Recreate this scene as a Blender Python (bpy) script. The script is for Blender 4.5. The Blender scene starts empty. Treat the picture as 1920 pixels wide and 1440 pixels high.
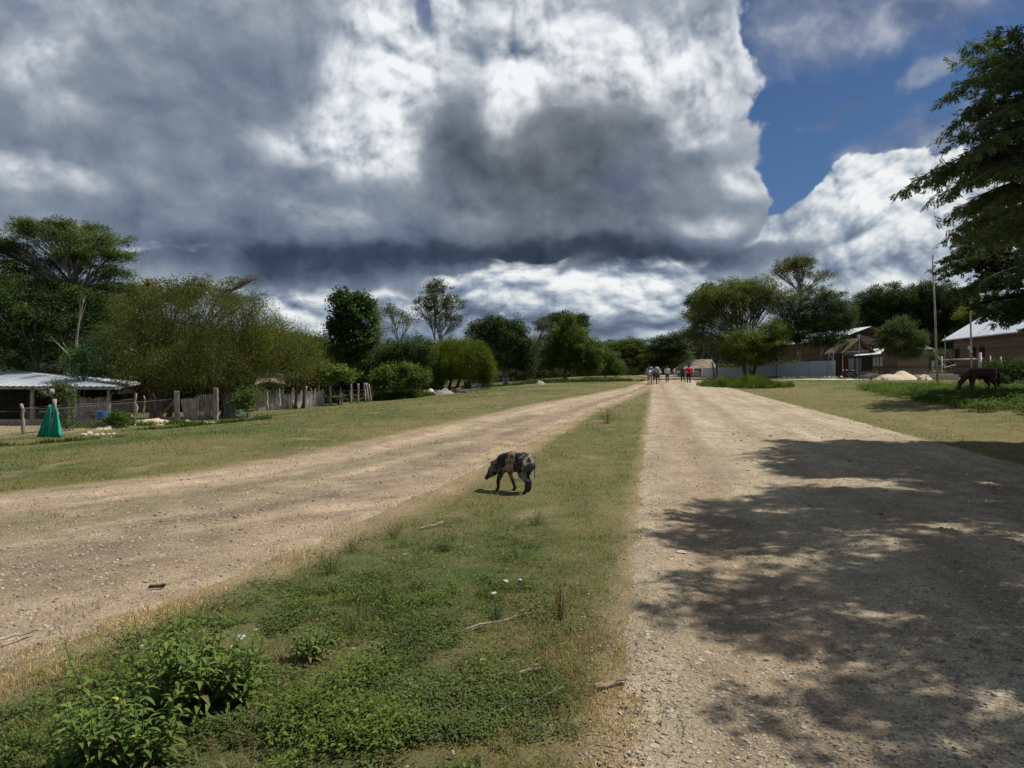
import bpy, bmesh, math, random
import numpy as np
from mathutils import Vector, Matrix, noise as mnoise
R = math.radians
scene = bpy.context.scene
COL = scene.collection
F = 1332.0                      # focal length in photo pixels (1920 wide)
PITCH = math.atan(30.0 / F)     # the camera looks slightly down
CAM = Vector((0.0, 0.0, 1.6))
SUN = Vector((0.60, 0.20, 1.0)).normalized()

cam_d = bpy.data.cameras.new('camera')
cam_d.sensor_width = 36.0
cam_d.lens = F / 1920.0 * 36.0
cam_d.clip_start = 0.05
cam_d.clip_end = 6000.0
cam = bpy.data.objects.new('camera', cam_d)
COL.objects.link(cam)
cam.location = CAM
cam.rotation_euler = (math.pi / 2 - PITCH, 0, 0)
scene.camera = cam
scene.view_settings.view_transform = 'Standard'
scene.view_settings.look = 'None'
scene.view_settings.exposure = 0.0
scene.view_settings.gamma = 1.0
cy = scene.cycles
cy.max_bounces = 5
cy.diffuse_bounces = 3
cy.glossy_bounces = 2
cy.transmission_bounces = 4
cy.transparent_max_bounces = 8
cy.use_adaptive_sampling = True
cy.adaptive_threshold = 0.015

def ang(px, py):
    "azimuth and elevation (radians) of a photo pixel"
    dx, dy, dz = (px - 960) / F, 1.0, (720 - py) / F
    y2 = dy * math.cos(PITCH) + dz * math.sin(PITCH)
    z2 = -dy * math.sin(PITCH) + dz * math.cos(PITCH)
    return math.atan2(dx, y2), math.atan2(z2, math.hypot(dx, y2))
# ------------------------------------------------------------------ sky: Sky Texture behind procedurally computed clouds
def _hash(ix, iy, seed):
    h = (ix.astype(np.int64) * 374761393 + iy.astype(np.int64) * 668265263 + seed * 982451653) & 0xFFFFFFFF
    h = ((h ^ (h >> 13)) * 1274126177) & 0xFFFFFFFF
    h = ((h ^ (h >> 16)) * 2246822519) & 0xFFFFFFFF
    return (h ^ (h >> 15)) & 0xFFFFFFFF

def perlin(x, y, seed):
    xi = np.floor(x); yi = np.floor(y); fx = (x - xi).astype(np.float32); fy = (y - yi).astype(np.float32)
    def g(ix, iy, dx_, dy_):
        a = _hash(ix, iy, seed).astype(np.float32) * np.float32(2 * math.pi / 4294967296.0)
        return np.cos(a) * dx_ + np.sin(a) * dy_
    u = fx * fx * fx * (fx * (fx * 6 - 15) + 10); v = fy * fy * fy * (fy * (fy * 6 - 15) + 10)
    a = g(xi, yi, fx, fy); b = g(xi + 1, yi, fx - 1, fy)
    c = g(xi, yi + 1, fx, fy - 1); d = g(xi + 1, yi + 1, fx - 1, fy - 1)
    return (a + (b - a) * u) * (1 - v) + (c + (d - c) * u) * v

def fbm(x, y, oct_, seed, rough=0.5, lac=2.03):
    t = 0; amp = 1.0; tot = 0.0
    for i in range(oct_):
        t = t + perlin(x, y, seed + i * 17) * amp; tot += amp
        x = x * lac + 13.7; y = y * lac + 7.3; amp *= rough
    return t / tot * 1.4                                  # about -0.7 .. 0.7

def puffs(x, y, oct_, seed, rough=0.5, lac=2.1):
    "rounded billows: high on a puff, creased between"
    t = 0; amp = 1.0; tot = 0.0
    for i in range(oct_):
        xi = np.floor(x); yi = np.floor(y)
        m = np.full(x.shape, 9.0, np.float32)
        for ox in (-1, 0, 1):
            for oy in (-1, 0, 1):
                h = _hash(xi + ox, yi + oy, seed + i * 31)
                px = xi + ox + (h & 0xFFFF) / 65536.0; py = yi + oy + (h >> 16) / 65536.0
                d = ((x - px) ** 2 + (y - py) ** 2).astype(np.float32)
                m = np.minimum(m, d)
        t = t + (1 - np.minimum(m, 1.0)) * amp; tot += amp      # parabola domes
        x = x * lac + 5.1; y = y * lac + 9.2; amp *= rough
    return t / tot - 0.68

def sstep(x, a, b):
    t = np.clip((x - a) / (b - a), 0, 1); return t * t * (3 - 2 * t)
def lin(r, g, b):
    f = lambda c: c / 12.92 / 255 if c <= 10 else ((c / 255 + 0.055) / 1.055) ** 2.4
    return (f(r), f(g), f(b))
def cramp(f, stops):
    xs = [s[0] for s in stops]
    return np.stack([np.interp(f, xs, [lin(*s[1])[k] for s in stops]) for k in range(3)], -1)
def smaxn(a, b, k):
    h = np.clip(0.5 + 0.5 * (a - b) / k, 0, 1); return b + (a - b) * h + k * h * (1 - h)

def clouds(A, E, hi):
    "linear colour and cover of the clouds at azimuth A and elevation E (radians)"
    OC = 1 if hi else 0
    s = 6.0
    wx = fbm(A * 5, E * 6, 3, 11); wy = fbm(A * 5, E * 6, 3, 12)
    vx = fbm(A * 26, E * 30, 3 + 2 * OC, 21); vy = fbm(A * 26, E * 30, 3 + 2 * OC, 22)
    a = A + wx * 0.035 + vx * 0.012; e = E + wy * 0.028 + vy * 0.010
    xa = A + wx * 0.030 + vx * 0.0022; ya = E + wy * 0.025 + vy * 0.0022
    def ell(px, py, rx, ry, rot=0.0):
        ca, ce = ang(px, py); r = R(rot); c, s_ = math.cos(r), math.sin(r)
        u = (a - ca) * c + (e - ce) * s_; v = -(a - ca) * s_ + (e - ce) * c
        k = F / math.cos(ca)
        return np.sqrt((u * k / rx) ** 2 + (v * k / ry) ** 2)
    def union(items, k=0.15):
        out = None
        for g in items:
            t = 1 - ell(*g); out = t if out is None else smaxn(out, t, k)
        return out
    def total(items):
        out = 0
        for w, *g in items: out = out + w * sstep(ell(*g), 1.0, 0.0)
        return out
    P0 = puffs(xa * 9, ya * 12, 4 + OC, 5, 0.42)
    P1 = puffs((xa + 0.010) * 9, (ya + 0.018) * 12, 4 + OC, 5, 0.42)
    rel = P0 - P1                                      # lit from above and the right
    nA = fbm(xa * 9, ya * 11, 6 + 2 * OC, 41, 0.55)
    nB = fbm((xa + 0.012) * 9, (ya + 0.03) * 11, 5, 41, 0.55)
    soft = nA - nB
    PT = puffs(xa * 17, ya * 20, 4 + OC, 55, 0.5); PU = puffs((xa + 0.006) * 17, (ya + 0.011) * 20, 4 + OC, 55, 0.5)
    edge = P0 * 0.35 + PT * 0.50 + nA * 0.45
    nS = fbm(xa * 5, ya * 8, 5, 91, 0.45)
    py_e = lambda py: ang(960, py)[1]

    # far cumulus: the tower on the right and the band above the horizon
    ff = union([(1640, 425, 190, 130), (1500, 455, 120, 85), (1800, 440, 190, 125), (1990, 480, 260, 130), (1440, 525, 170, 90)], 0.15)
    ff = smaxn(ff, (py_e(430) - E) * 8.0, 0.2)
    far_a = sstep(ff + edge * 0.50, 0.0, 0.05)
    F0 = puffs(xa * 13, ya * 30 , 4 + OC, 77, 0.5)
    F1 = puffs((xa + 0.004) * 13, (ya + 0.010) * 30, 4 + OC, 77, 0.5)
    tower = sstep(A, ang(1330, 400)[0], ang(1500, 400)[0]) * sstep(E, py_e(600), py_e(520))
    streak = fbm(xa * 6, ya * 30, 6, 61, 0.45)
    low = sstep(E, py_e(560), py_e(650))
    fl = 0.57 - 0.07 * (1 - tower) + (P0 * 0.4 + PT * 0.6 + (PT - PU) * 1.2) * tower + (F0 * 0.9 + (F0 - F1) * 1.3) * (1 - tower) * (1 - 0.5 * low) + nA * 0.14 + streak * (0.42 - 0.35 * tower) - low * 0.14
    fl = fl * (1.0) + total([(0.24, 1640, 350, 250, 90), (0.20, 1720, 410, 190, 120), (-0.20, 1560, 430, 120, 55), (-0.22, 1730, 500, 120, 40), (0.26, 560, 575, 110, 60), (0.22, 850, 520, 140, 50),
                     (0.26, 1150, 540, 200, 50), (0.18, 760, 560, 160, 40), (-0.2, 800, 615, 260, 30), (-0.12, 300, 590, 400, 40), (-0.16, 960, 610, 400, 50), (-0.24, 1110, 605, 230, 32), (-0.14, 900, 590, 120, 30), (0.20, 1720, 560, 240, 60),
                     (0.20, 970, 520, 100, 40), (-0.26, 1330, 520, 150, 40), (0.20, 1250, 625, 150, 20), (-0.25, 1620, 520, 190, 40)])
    far_c = cramp(fl, [(0.0, (92, 107, 128)), (0.30, (124, 138, 158)), (0.52, (156, 168, 182)), (0.72, (192, 201, 209)), (0.9, (224, 228, 230)), (1.1, (244, 246, 246))])

    # thin veils and wisps over the blue
    vf = union([(1690, 15, 340, 80, 4), (1820, 262, 190, 62, -8), (1500, 30, 130, 62), (1700, 300, 130, 45, -10)], 0.2)
    veil_a = sstep(vf + edge * 0.9, -0.12, 0.65) * 0.78
    wf = union([(1742, 142, 58, 24, 20), (1572, 214, 60, 18, 14)], 0.1)
    wisp_a = sstep(wf + edge * 1.3, -0.1, 0.8) * 0.55
    vc = cramp(0.5 + nA * 0.7 + soft * 0.5, [(0.2, (92, 108, 140)), (0.55, (134, 144, 164)), (0.9, (182, 188, 200))])

    # the great cloud
    m = union([(1120, 125, 290, 195), (1285, 370, 145, 115), (1010, 330, 400, 190), (520, 240, 640, 330), (60, 180, 640, 380),
               (820, -160, 620, 330), (-500, 100, 700, 420)], 0.12)
    m = smaxn(m, (E - 0.62) * 3.0 - 0.15 + 0.5 * np.cos(A * 2.3 + 0.6) * np.cos(E * 4), 0.1)
    m = smaxn(m, sstep(np.abs(A + 1.6), 0.9, 0.5) - 0.3, 0.1)
    bh = (E - py_e(494) - 0.004 * np.sin(A * 9)) * 24.0
    base_n = bh + nA * 0.55 + vx * 0.25
    m = -smaxn(-m, -base_n, 0.15)
    lb = union([(560, 508, 250, 42, -2), (820, 502, 160, 22), (1420, 480, 120, 34), (360, 500, 240, 34), (60, 480, 300, 40)], 0.25) * 0.8
    m = smaxn(m, lb, 0.2)
    holes = sstep(ell(967, 92, 9, 17, 15), 1.8, 0.2) * 0.8 + sstep(ell(800, 25, 10, 34, 20), 1.7, 0.2) * 0.8 + 0.6 * sstep(ell(790, 8, 30, 14), 1.3, 0.2)
    lowz = sstep(E, py_e(440), py_e(480))
    main_a = (1 - 0.75 * np.clip(holes * 1.1, 0, 1)) * sstep(m + edge * 0.34, 0.0, 0.055) * (1 - lowz) + sstep(m + edge * 0.55, -0.12, 0.22) * lowz
    main_a = np.maximum(main_a, sstep(ell(930, 476, 600, 26), 1.0, 0.6))
    L = total([
        (0.50, 750, 130, 190, 210), (0.40, 690, 250, 200, 110, -30), (0.34, 590, 275, 200, 55), (0.52, 1190, 120, 290, 115, 8),
        (0.42, 1010, 60, 210, 120), (0.50, 950, 190, 90, 130), (0.26, 1330, 190, 150, 110), (0.30, 820, 30, 260, 100),
        (0.30, 1320, 415, 80, 28), (0.24, 1390, 320, 80, 55), (0.05, 1120, 240, 150, 60), (0.22, 1390, 110, 60, 90), (0.22, 1300, 250, 80, 50),
        (-0.30, 850, 270, 120, 170, 8), (-0.24, 960, 320, 240, 120), (-0.34, 1150, 340, 290, 130), (-0.24, 1150, 235, 190, 90), (-0.14, 850, 440, 800, 110), (0.12, 690, 150, 130, 120), (-0.38, 890, 75, 80, 50), (-0.16, 985, 215, 80, 50),
        (-0.14, 330, 220, 300, 170, 15), (-0.08, 330, 50, 170, 120), (-0.12, 520, 330, 260, 80), (-0.12, 180, 430, 320, 70),
        (0.24, 90, 110, 140, 70, 25), (0.24, 50, 330, 150, 50), (0.16, 140, 210, 110, 45), (0.14, 200, 20, 220, 60),
        (0.26, 620, 400, 200, 55), (0.12, 350, 420, 110, 60), (0.10, 180, 330, 140, 50), (0.14, 880, 400, 160, 40),
        (-0.30, 900, 470, 680, 62), (-0.36, 1010, 484, 560, 46), (-0.28, 560, 490, 420, 52), (-0.10, 960, 400, 500, 80), (-0.18, 1250, 470, 260, 50),
        (-0.22, 600, 522, 300, 52)])
    L = np.where(L > 0, 0.40 * (1 - np.exp(-L / 0.30)), -0.42 * (1 - np.exp(L / 0.42)))
    pos = np.clip(L, 0, 1)
    L = L - 0.17 * sstep(ell(980, 478, 620, 44), 1.0, 0.1) - 0.10 * sstep(ell(640, 500, 380, 50), 1.0, 0.1)
    # billows with lit shoulders where the cloud is bright, smooth where it is grey
    Q0 = puffs(xa * 7.5, ya * 9, 5 + OC, 303, 0.52); Q1 = puffs((xa + 0.009) * 7.5, (ya + 0.018) * 9, 5 + OC, 303, 0.52)
    ml = 0.50 + L + P0 * (0.06 + pos * 0.6) + (Q0 - Q1) * (0.24 + pos * 2.6) + Q0 * (0.10 + pos * 0.5) + rel * (0.05 + pos * 0.4) + (PT * 0.40 + (PT - PU) * 1.8) * pos + soft * 0.22 + nS * 0.15
    rim = sstep(m + edge * 0.34, 0.16, 0.0) * sstep(bh, 0.8, 3.0)
    ml = ml + rim * 0.22
    warm = sstep(ell(1050, 290, 430, 270), 1.0, 0.1)[..., None]
    cc = cramp(ml, [(-0.05, (44, 55, 72)), (0.12, (62, 74, 93)), (0.32, (101, 114, 134)), (0.50, (130, 142, 157)), (0.68, (168, 176, 187)), (0.86, (209, 214, 221)), (1.06, (243, 245, 248))])
    cw = cramp(ml, [(-0.05, (46, 56, 69)), (0.12, (68, 76, 88)), (0.32, (103, 111, 121)), (0.50, (133, 140, 149)), (0.68, (172, 177, 184)), (0.86, (212, 215, 219)), (1.06, (243, 245, 248))])
    cc = cc * (1 - warm) + cw * warm
    blue = total([(0.3, 1190, 330, 110, 60, 20), (0.35, 60, 60, 90, 160)])[..., None] * np.clip(1.1 - ml, 0, 1)[..., None]
    cc = cc * (1 - blue) + np.array(lin(100, 116, 156)) * blue

    col = vc; al = veil_a + wisp_a * (1 - veil_a)
    def over(c0, a0, c1, a1):
        ao = a1 + a0 * (1 - a1)
        return (c1 * a1[..., None] + c0 * (a0 * (1 - a1))[..., None]) / np.maximum(ao, 1e-5)[..., None], ao
    col, al = over(col, al, far_c, far_a)
    col, al = over(col, al, cc, main_a)
    return col, al

def cloud_map():
    W, H = 5120, 2560
    buf = np.zeros((H, W, 4), np.float32)
    q = 8
    lx = (np.arange(W // q) + 0.5) * q / W * 2 * math.pi - math.pi
    ly = (np.arange(H // q) + 0.5) * q / H * math.pi - math.pi / 2
    A, E = np.meshgrid(lx, ly)
    c, al = clouds(A, E, False)
    lo = np.concatenate([c, al[..., None]], -1).astype(np.float32)
    buf[:] = np.repeat(np.repeat(lo, q, 0), q, 1)
    x0, x1 = int((0.5 - 46 / 360) * W), int((0.5 + 46 / 360) * W)
    y0, y1 = int((0.5 - 3 / 180) * H), int((0.5 + 33 / 180) * H)
    A, E = np.meshgrid((np.arange(x0, x1) + 0.5) / W * 2 * math.pi - math.pi, (np.arange(y0, y1) + 0.5) / H * math.pi - math.pi / 2)
    c, al = clouds(A, E, True)
    buf[y0:y1, x0:x1, :3] = c; buf[y0:y1, x0:x1, 3] = al
    return buf

CLOUD_PIX = cloud_map()

world = bpy.data.worlds.new('World')
scene.world = world
world.use_nodes = True
world.cycles.sampling_method = 'MANUAL'
world.cycles.sample_map_resolution = 512
WT = world.node_tree
WT.nodes.clear()
img = bpy.data.images.new('cloud cover', CLOUD_PIX.shape[1], CLOUD_PIX.shape[0], alpha=True, float_buffer=True)
img.colorspace_settings.name = 'Non-Color'
img.alpha_mode = 'CHANNEL_PACKED'
img.pixels.foreach_set(CLOUD_PIX.ravel()); img.update()
del CLOUD_PIX
tc = WT.nodes.new('ShaderNodeTexCoord')
def wm(op, *a):
    n = WT.nodes.new('ShaderNodeMath'); n.operation = op
    for i, v in enumerate(a):
        if isinstance(v, (int, float)): n.inputs[i].default_value = v
        else: WT.links.new(v, n.inputs[i])
    return n.outputs[0]
sp = WT.nodes.new('ShaderNodeSeparateXYZ'); WT.links.new(tc.outputs['Generated'], sp.inputs[0])
uu = wm('MULTIPLY_ADD', wm('ARCTAN2', sp.outputs[0], sp.outputs[1]), 0.5 / math.pi, 0.5)
vv = wm('MULTIPLY_ADD', wm('ARCSINE', sp.outputs[2]), 1.0 / math.pi, 0.5)
cb = WT.nodes.new('ShaderNodeCombineXYZ'); WT.links.new(uu, cb.inputs[0]); WT.links.new(vv, cb.inputs[1])
env = WT.nodes.new('ShaderNodeTexImage'); env.image = img; env.interpolation = 'Linear'
WT.links.new(cb.outputs[0], env.inputs[0])
nis = WT.nodes.new('ShaderNodeTexSky'); nis.sky_type = 'NISHITA'
nis.sun_disc = False
nis.sun_elevation = math.asin(SUN.z)
nis.sun_rotation = math.atan2(SUN.x, SUN.y)
nis.altitude = 100; nis.air_density = 1.0; nis.dust_density = 0.3; nis.ozone_density = 3.0
b1 = WT.nodes.new('ShaderNodeBackground'); b1.inputs[1].default_value = 0.055
tn = WT.nodes.new('ShaderNodeMix'); tn.data_type = 'RGBA'; tn.blend_type = 'MULTIPLY'; tn.inputs[0].default_value = 1.0
tn.inputs[7].default_value = (0.62, 0.78, 1.0, 1)          # the photograph's deeper blue
WT.links.new(nis.outputs[0], tn.inputs[6]); WT.links.new(tn.outputs[2], b1.inputs[0])
b2 = WT.nodes.new('ShaderNodeBackground'); b2.inputs[1].default_value = 1.0
WT.links.new(env.outputs['Color'], b2.inputs[0])
mx = WT.nodes.new('ShaderNodeMixShader')
WT.links.new(env.outputs['Alpha'], mx.inputs[0])
WT.links.new(b1.outputs[0], mx.inputs[1]); WT.links.new(b2.outputs[0], mx.inputs[2])
wo = WT.nodes.new('ShaderNodeOutputWorld'); WT.links.new(mx.outputs[0], wo.inputs[0])

sun_d = bpy.data.lights.new('sun', 'SUN'); sun_d.energy = 4.9; sun_d.angle = R(0.53)
sun_d.color = (1.0, 0.955, 0.88)
sun = bpy.data.objects.new('sun', sun_d); COL.objects.link(sun)
sun.rotation_euler = (-SUN).to_track_quat('-Z', 'Y').to_euler()
# ------------------------------------------------------------------ helpers
rng = np.random.default_rng(7)
random.seed(5)

def ssm(x, a, b):
    t = np.clip((np.asarray(x, float) - a) / (b - a), 0, 1); return t * t * (3 - 2 * t)

_pts_r = [(-12, -8.5), (0, -3.9), (3.67, -2.65), (5.76, -1.99), (11.2, -0.5), (25, 2.6), (47, 8.5), (71, 14.0), (90, 18.3)]
_pts_l = [(-12, -26), (0, -15.5), (6, -9.4), (8.9, -6.4), (10.6, -4.9), (13.3, -3.6), (20.3, -1.7), (30.4, 0.9), (56, 9.3), (71, 13.2), (90, 18.0)]
def track_r(y): return np.interp(y, [p[0] for p in _pts_r], [p[1] for p in _pts_r])
def track_l(y): return np.interp(y, [p[0] for p in _pts_l], [p[1] for p in _pts_l])
ROAD_W = 6.1
def road_s(x, y): return x - (0.2 * y - 0.15)

def T(x, y):
    "height of the land"
    x = np.asarray(x, float); y = np.asarray(y, float)
    s = -road_s(x, y); r = -s - ROAD_W
    far = ssm(y, 55, 95)
    z = -1.0 * ssm(s, 8, 23) * (1 - 0.55 * far) - 0.35 * ssm(s, 22, 33) * (1 - 0.7 * far)
    z = z + 0.28 * ssm(r, 2.5, 9)
    z = z + 0.62 * ssm(y, 48, 110)
    return z
def T1(x, y): return float(T(x, y))

def ray(px, py):
    a, e = ang(px, py)
    return Vector((math.sin(a) * math.cos(e), math.cos(a) * math.cos(e), math.sin(e)))
def W(px, py, D):
    "the point at depth D (metres ahead) seen at a photo pixel"
    d = ray(px, py); return CAM + d * (D / d.y)
def G(px, py, lift=0.0):
    "the point of the land seen at a photo pixel"
    d = ray(px, py); t = 1.0
    while t < 400:
        p = CAM + d * t
        if p.z < T1(p.x, p.y): break
        t *= 1.006
    lo, hi = t / 1.006, t
    for _ in range(20):
        m = (lo + hi) / 2; p = CAM + d * m
        if p.z < T1(p.x, p.y): hi = m
        else: lo = m
    p = CAM + d * hi
    return Vector((p.x, p.y, T1(p.x, p.y) + lift))
def GX(px, D):
    "on the land at depth D under pixel column px"
    x = (px - 960) / F * D
    return Vector((x, D, T1(x, D)))
def mpp(D): return D / F          # metres per photo pixel at depth D

def tag(o, label=None, cat=None, group=None, kind=None):
    if label: o['label'] = label
    if cat: o['category'] = cat
    if group: o['group'] = group
    if kind: o['kind'] = kind
    return o
def thing(name, label, cat, loc=(0, 0, 0), rz=0.0, group=None):
    o = bpy.data.objects.new(name, None); COL.objects.link(o)
    o.location = loc; o.rotation_euler = (0, 0, rz); o.empty_display_size = 0.2
    return tag(o, label, cat, group)
def obj(name, me, mat=None, parent=None, smooth=False):
    o = bpy.data.objects.new(name, me); COL.objects.link(o)
    if mat is not None:
        for m in (mat if isinstance(mat, (list, tuple)) else [mat]): me.materials.append(m)
    if parent is not None: o.parent = parent
    if smooth: me.polygons.foreach_set('use_smooth', [True] * len(me.polygons))
    return o
def copy_tree(o, parent=None):
    c = o.copy(); COL.objects.link(c)
    if parent is not None: c.parent = parent
    for ch in o.children: copy_tree(ch, c)
    return c

def npmesh(name, verts, faces, k, tint=None):
    "mesh from an (n,3) array and an (m,k) index array; tint: per-vertex rgb"
    me = bpy.data.meshes.new(name)
    verts = np.asarray(verts, np.float32); faces = np.asarray(faces, np.int32)
    me.vertices.add(len(verts)); me.vertices.foreach_set('co', verts.ravel())
    me.loops.add(faces.size); me.loops.foreach_set('vertex_index', faces.ravel())
    me.polygons.add(len(faces))
    me.polygons.foreach_set('loop_start', np.arange(len(faces), dtype=np.int32) * k)
    me.update(calc_edges=True)
    if tint is not None:
        a = me.color_attributes.new('tint', 'FLOAT_COLOR', 'POINT')
        c = np.ones((len(verts), 4), np.float32); c[:, :3] = tint
        a.data.foreach_set('color', c.ravel())
    return me

class MB:
    "collects boxes, tubes and sheets into one mesh"
    def __init__(s): s.v = []; s.f = []
    def add(s, vs, fs):
        b = len(s.v); s.v += [tuple(v) for v in vs]; s.f += [tuple(i + b for i in f) for f in fs]; return s
    def box(s, c, d, rz=0.0, M=None):
        hx, hy, hz = d[0] / 2, d[1] / 2, d[2] / 2
        m = Matrix.Translation(c) @ (M if M is not None else Matrix.Rotation(rz, 4, 'Z'))
        vs = [m @ Vector((sx * hx, sy * hy, sz * hz)) for sz in (-1, 1) for sy in (-1, 1) for sx in (-1, 1)]
        return s.add(vs, [(0, 2, 3, 1), (4, 5, 7, 6), (0, 1, 5, 4), (2, 6, 7, 3), (0, 4, 6, 2), (1, 3, 7, 5)])
    def beam(s, a, b, w, h, up=(0, 0, 1)):
        a = Vector(a); b = Vector(b); d = (b - a).normalized()
        u = Vector(up)
        if abs(d.dot(u)) > 0.98: u = Vector((1, 0, 0))
        x = d.cross(u).normalized() * (w / 2); y = x.cross(d).normalized() * (h / 2)
        vs = [p + sx * x + sy * y for p in (a, b) for sx, sy in ((-1, -1), (1, -1), (1, 1), (-1, 1))]
        return s.add(vs, [(3, 2, 1, 0), (4, 5, 6, 7), (0, 1, 5, 4), (1, 2, 6, 5), (2, 3, 7, 6), (3, 0, 4, 7)])
    def tube(s, pts, rad, n=7, wob=0.0, cap=True):
        pts = [Vector(p) for p in pts]
        if not isinstance(rad, (list, tuple)): rad = [rad] * len(pts)
        b = len(s.v); x = None
        for i, p in enumerate(pts):
            d = (pts[min(i + 1, len(pts) - 1)] - pts[max(i - 1, 0)]).normalized()
            if x is None:
                x = d.cross(Vector((0, 0, 1)) if abs(d.z) < 0.9 else Vector((1, 0, 0))).normalized()
            x = (x - d * x.dot(d)).normalized(); y = d.cross(x)
            for k in range(n):
                a = 2 * math.pi * k / n; r = rad[i] * (1 + random.uniform(-wob, wob))
                s.v.append(tuple(p + (x * math.cos(a) + y * math.sin(a)) * r))
        for i in range(len(pts) - 1):
            for k in range(n):
                a0 = b + i * n + k; a1 = b + i * n + (k + 1) % n
                s.f.append((a0, a1, a1 + n, a0 + n))
        if cap:
            s.f.append(tuple(b + k for k in range(n))[::-1]); e = b + (len(pts) - 1) * n
            s.f.append(tuple(e + k for k in range(n)))
        return s
    def quad(s, a, b, c, d, thick=0.01):
        a, b, c, d = map(Vector, (a, b, c, d)); n = (b - a).cross(d - a).normalized() * thick
        vs = [a, b, c, d, a - n, b - n, c - n, d - n]
        return s.add(vs, [(0, 1, 2, 3), (7, 6, 5, 4), (0, 4, 5, 1), (1, 5, 6, 2), (2, 6, 7, 3), (3, 7, 4, 0)])
    def corr(s, a, b, c, d, pitch=0.2, amp=0.02, thick=0.004):
        "corrugated sheet a-b (bottom edge) to d-c (top edge); ribs run from bottom to top"
        a, b, c, d = map(Vector, (a, b, c, d)); L = (b - a).length; n = max(8, int(L / pitch * 4))
        nr = (b - a).cross(d - a).normalized(); base = len(s.v)
        for i in range(n + 1):
            t = i / n; o = nr * (amp * math.sin(t * L / pitch * 2 * math.pi))
            s.v.append(tuple(a.lerp(b, t) + o)); s.v.append(tuple(d.lerp(c, t) + o))
            s.v.append(tuple(a.lerp(b, t) + o - nr * thick)); s.v.append(tuple(d.lerp(c, t) + o - nr * thick))
        for i in range(n):
            k = base + i * 4
            s.f += [(k, k + 4, k + 5, k + 1), (k + 2, k + 3, k + 7, k + 6), (k, k + 2, k + 6, k + 4), (k + 1, k + 5, k + 7, k + 3)]
        s.f += [(base, base + 1, base + 3, base + 2), (k + 4, k + 6, k + 7, k + 5)]
        return s
    def build(s, name, mat, parent=None, smooth=False, origin=None):
        if parent is not None:
            inv = (Matrix.Translation(parent.location) @ parent.rotation_euler.to_matrix().to_4x4()).inverted()
            vs = [inv @ Vector(v) for v in s.v]
        else: vs = s.v
        me = bpy.data.meshes.new(name); me.from_pydata([tuple(v) for v in vs], [], s.f); me.update()
        return obj(name, me, mat, parent, smooth)
    def solo(s, name, mat, label, cat, group=None, kind=None, smooth=False):
        "a thing that is one mesh, its origin at its own base"
        xs = np.array(s.v); c = Vector(((xs[:, 0].min() + xs[:, 0].max()) / 2, (xs[:, 1].min() + xs[:, 1].max()) / 2, xs[:, 2].min()))
        me = bpy.data.meshes.new(name); me.from_pydata([tuple(Vector(v) - c) for v in s.v], [], s.f); me.update()
        o = obj(name, me, mat, None, smooth); o.location = c
        return tag(o, label, cat, group, kind)

# ------------------------------------------------------------------ materials
MATS = {}
def newmat(name):
    m = bpy.data.materials.new(name); m.use_nodes = True; nt = m.node_tree; nt.nodes.clear()
    out = nt.nodes.new('ShaderNodeOutputMaterial'); p = nt.nodes.new('ShaderNodeBsdfPrincipled')
    nt.links.new(p.outputs[0], out.inputs[0]); MATS[name] = m
    return m, nt, p, out
def nd(nt, typ, **kw):
    n = nt.nodes.new(typ)
    for k, v in kw.items():
        if k in n.inputs: n.inputs[k].default_value = v
        else: setattr(n, k, v)
    return n
def mixn(nt, f, a, b, mode='MIX'):
    n = nt.nodes.new('ShaderNodeMix'); n.data_type = 'RGBA'; n.blend_type = mode
    for i, v in ((0, f), (6, a), (7, b)):
        if isinstance(v, (int, float)): n.inputs[i].default_value = v
        elif isinstance(v, (tuple, list)): n.inputs[i].default_value = (*v[:3], 1)
        else: nt.links.new(v, n.inputs[i])
    return n.outputs[2]
def rampn(nt, f, stops):
    n = nt.nodes.new('ShaderNodeValToRGB'); cr = n.color_ramp
    while len(cr.elements) > 1: cr.elements.remove(cr.elements[-1])
    for i, (p, c) in enumerate(stops):
        e = cr.elements[0] if i == 0 else cr.elements.new(p)
        e.position = p; e.color = (*c, 1) if len(c) == 3 else c
    nt.links.new(f, n.inputs[0]); return n.outputs[0]
def g3(v): return (v, v, v)
def bumpn(nt, p, h, dist=0.01, strength=1.0):
    b = nd(nt, 'ShaderNodeBump', Distance=dist, Strength=strength); nt.links.new(h, b.inputs['Height'])
    nt.links.new(b.outputs[0], p.inputs['Normal']); return b

def mat_plain(name, col, rough=0.8, var=0.25, scale=6.0, metal=0.0, bump=0.0, coord='Object', spec=0.3, stretch=(1, 1, 1), dark=None, ndetail=6):
    "a colour that varies a little over the surface, with dirt and a grain"
    m, nt, p, out = newmat(name)
    tcn = nt.nodes.new('ShaderNodeTexCoord'); mp = nd(nt, 'ShaderNodeMapping'); mp.inputs['Scale'].default_value = stretch
    nt.links.new(tcn.outputs[coord], mp.inputs[0])
    n = nd(nt, 'ShaderNodeTexNoise', Scale=scale, Detail=ndetail, Roughness=0.6); nt.links.new(mp.outputs[0], n.inputs['Vector'])
    dk = dark or tuple(c * (1 - var) * 0.8 for c in col)
    c = rampn(nt, n.outputs[0], [(0.3, dk), (0.52, col), (0.75, tuple(min(1, c * (1 + var * 0.6)) for c in col))])
    nt.links.new(c, p.inputs['Base Color'])
    p.inputs['Roughness'].default_value = rough; p.inputs['Metallic'].default_value = metal; p.inputs['Specular IOR Level'].default_value = spec
    if bump: bumpn(nt, p, n.outputs[0], bump)
    return m

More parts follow.
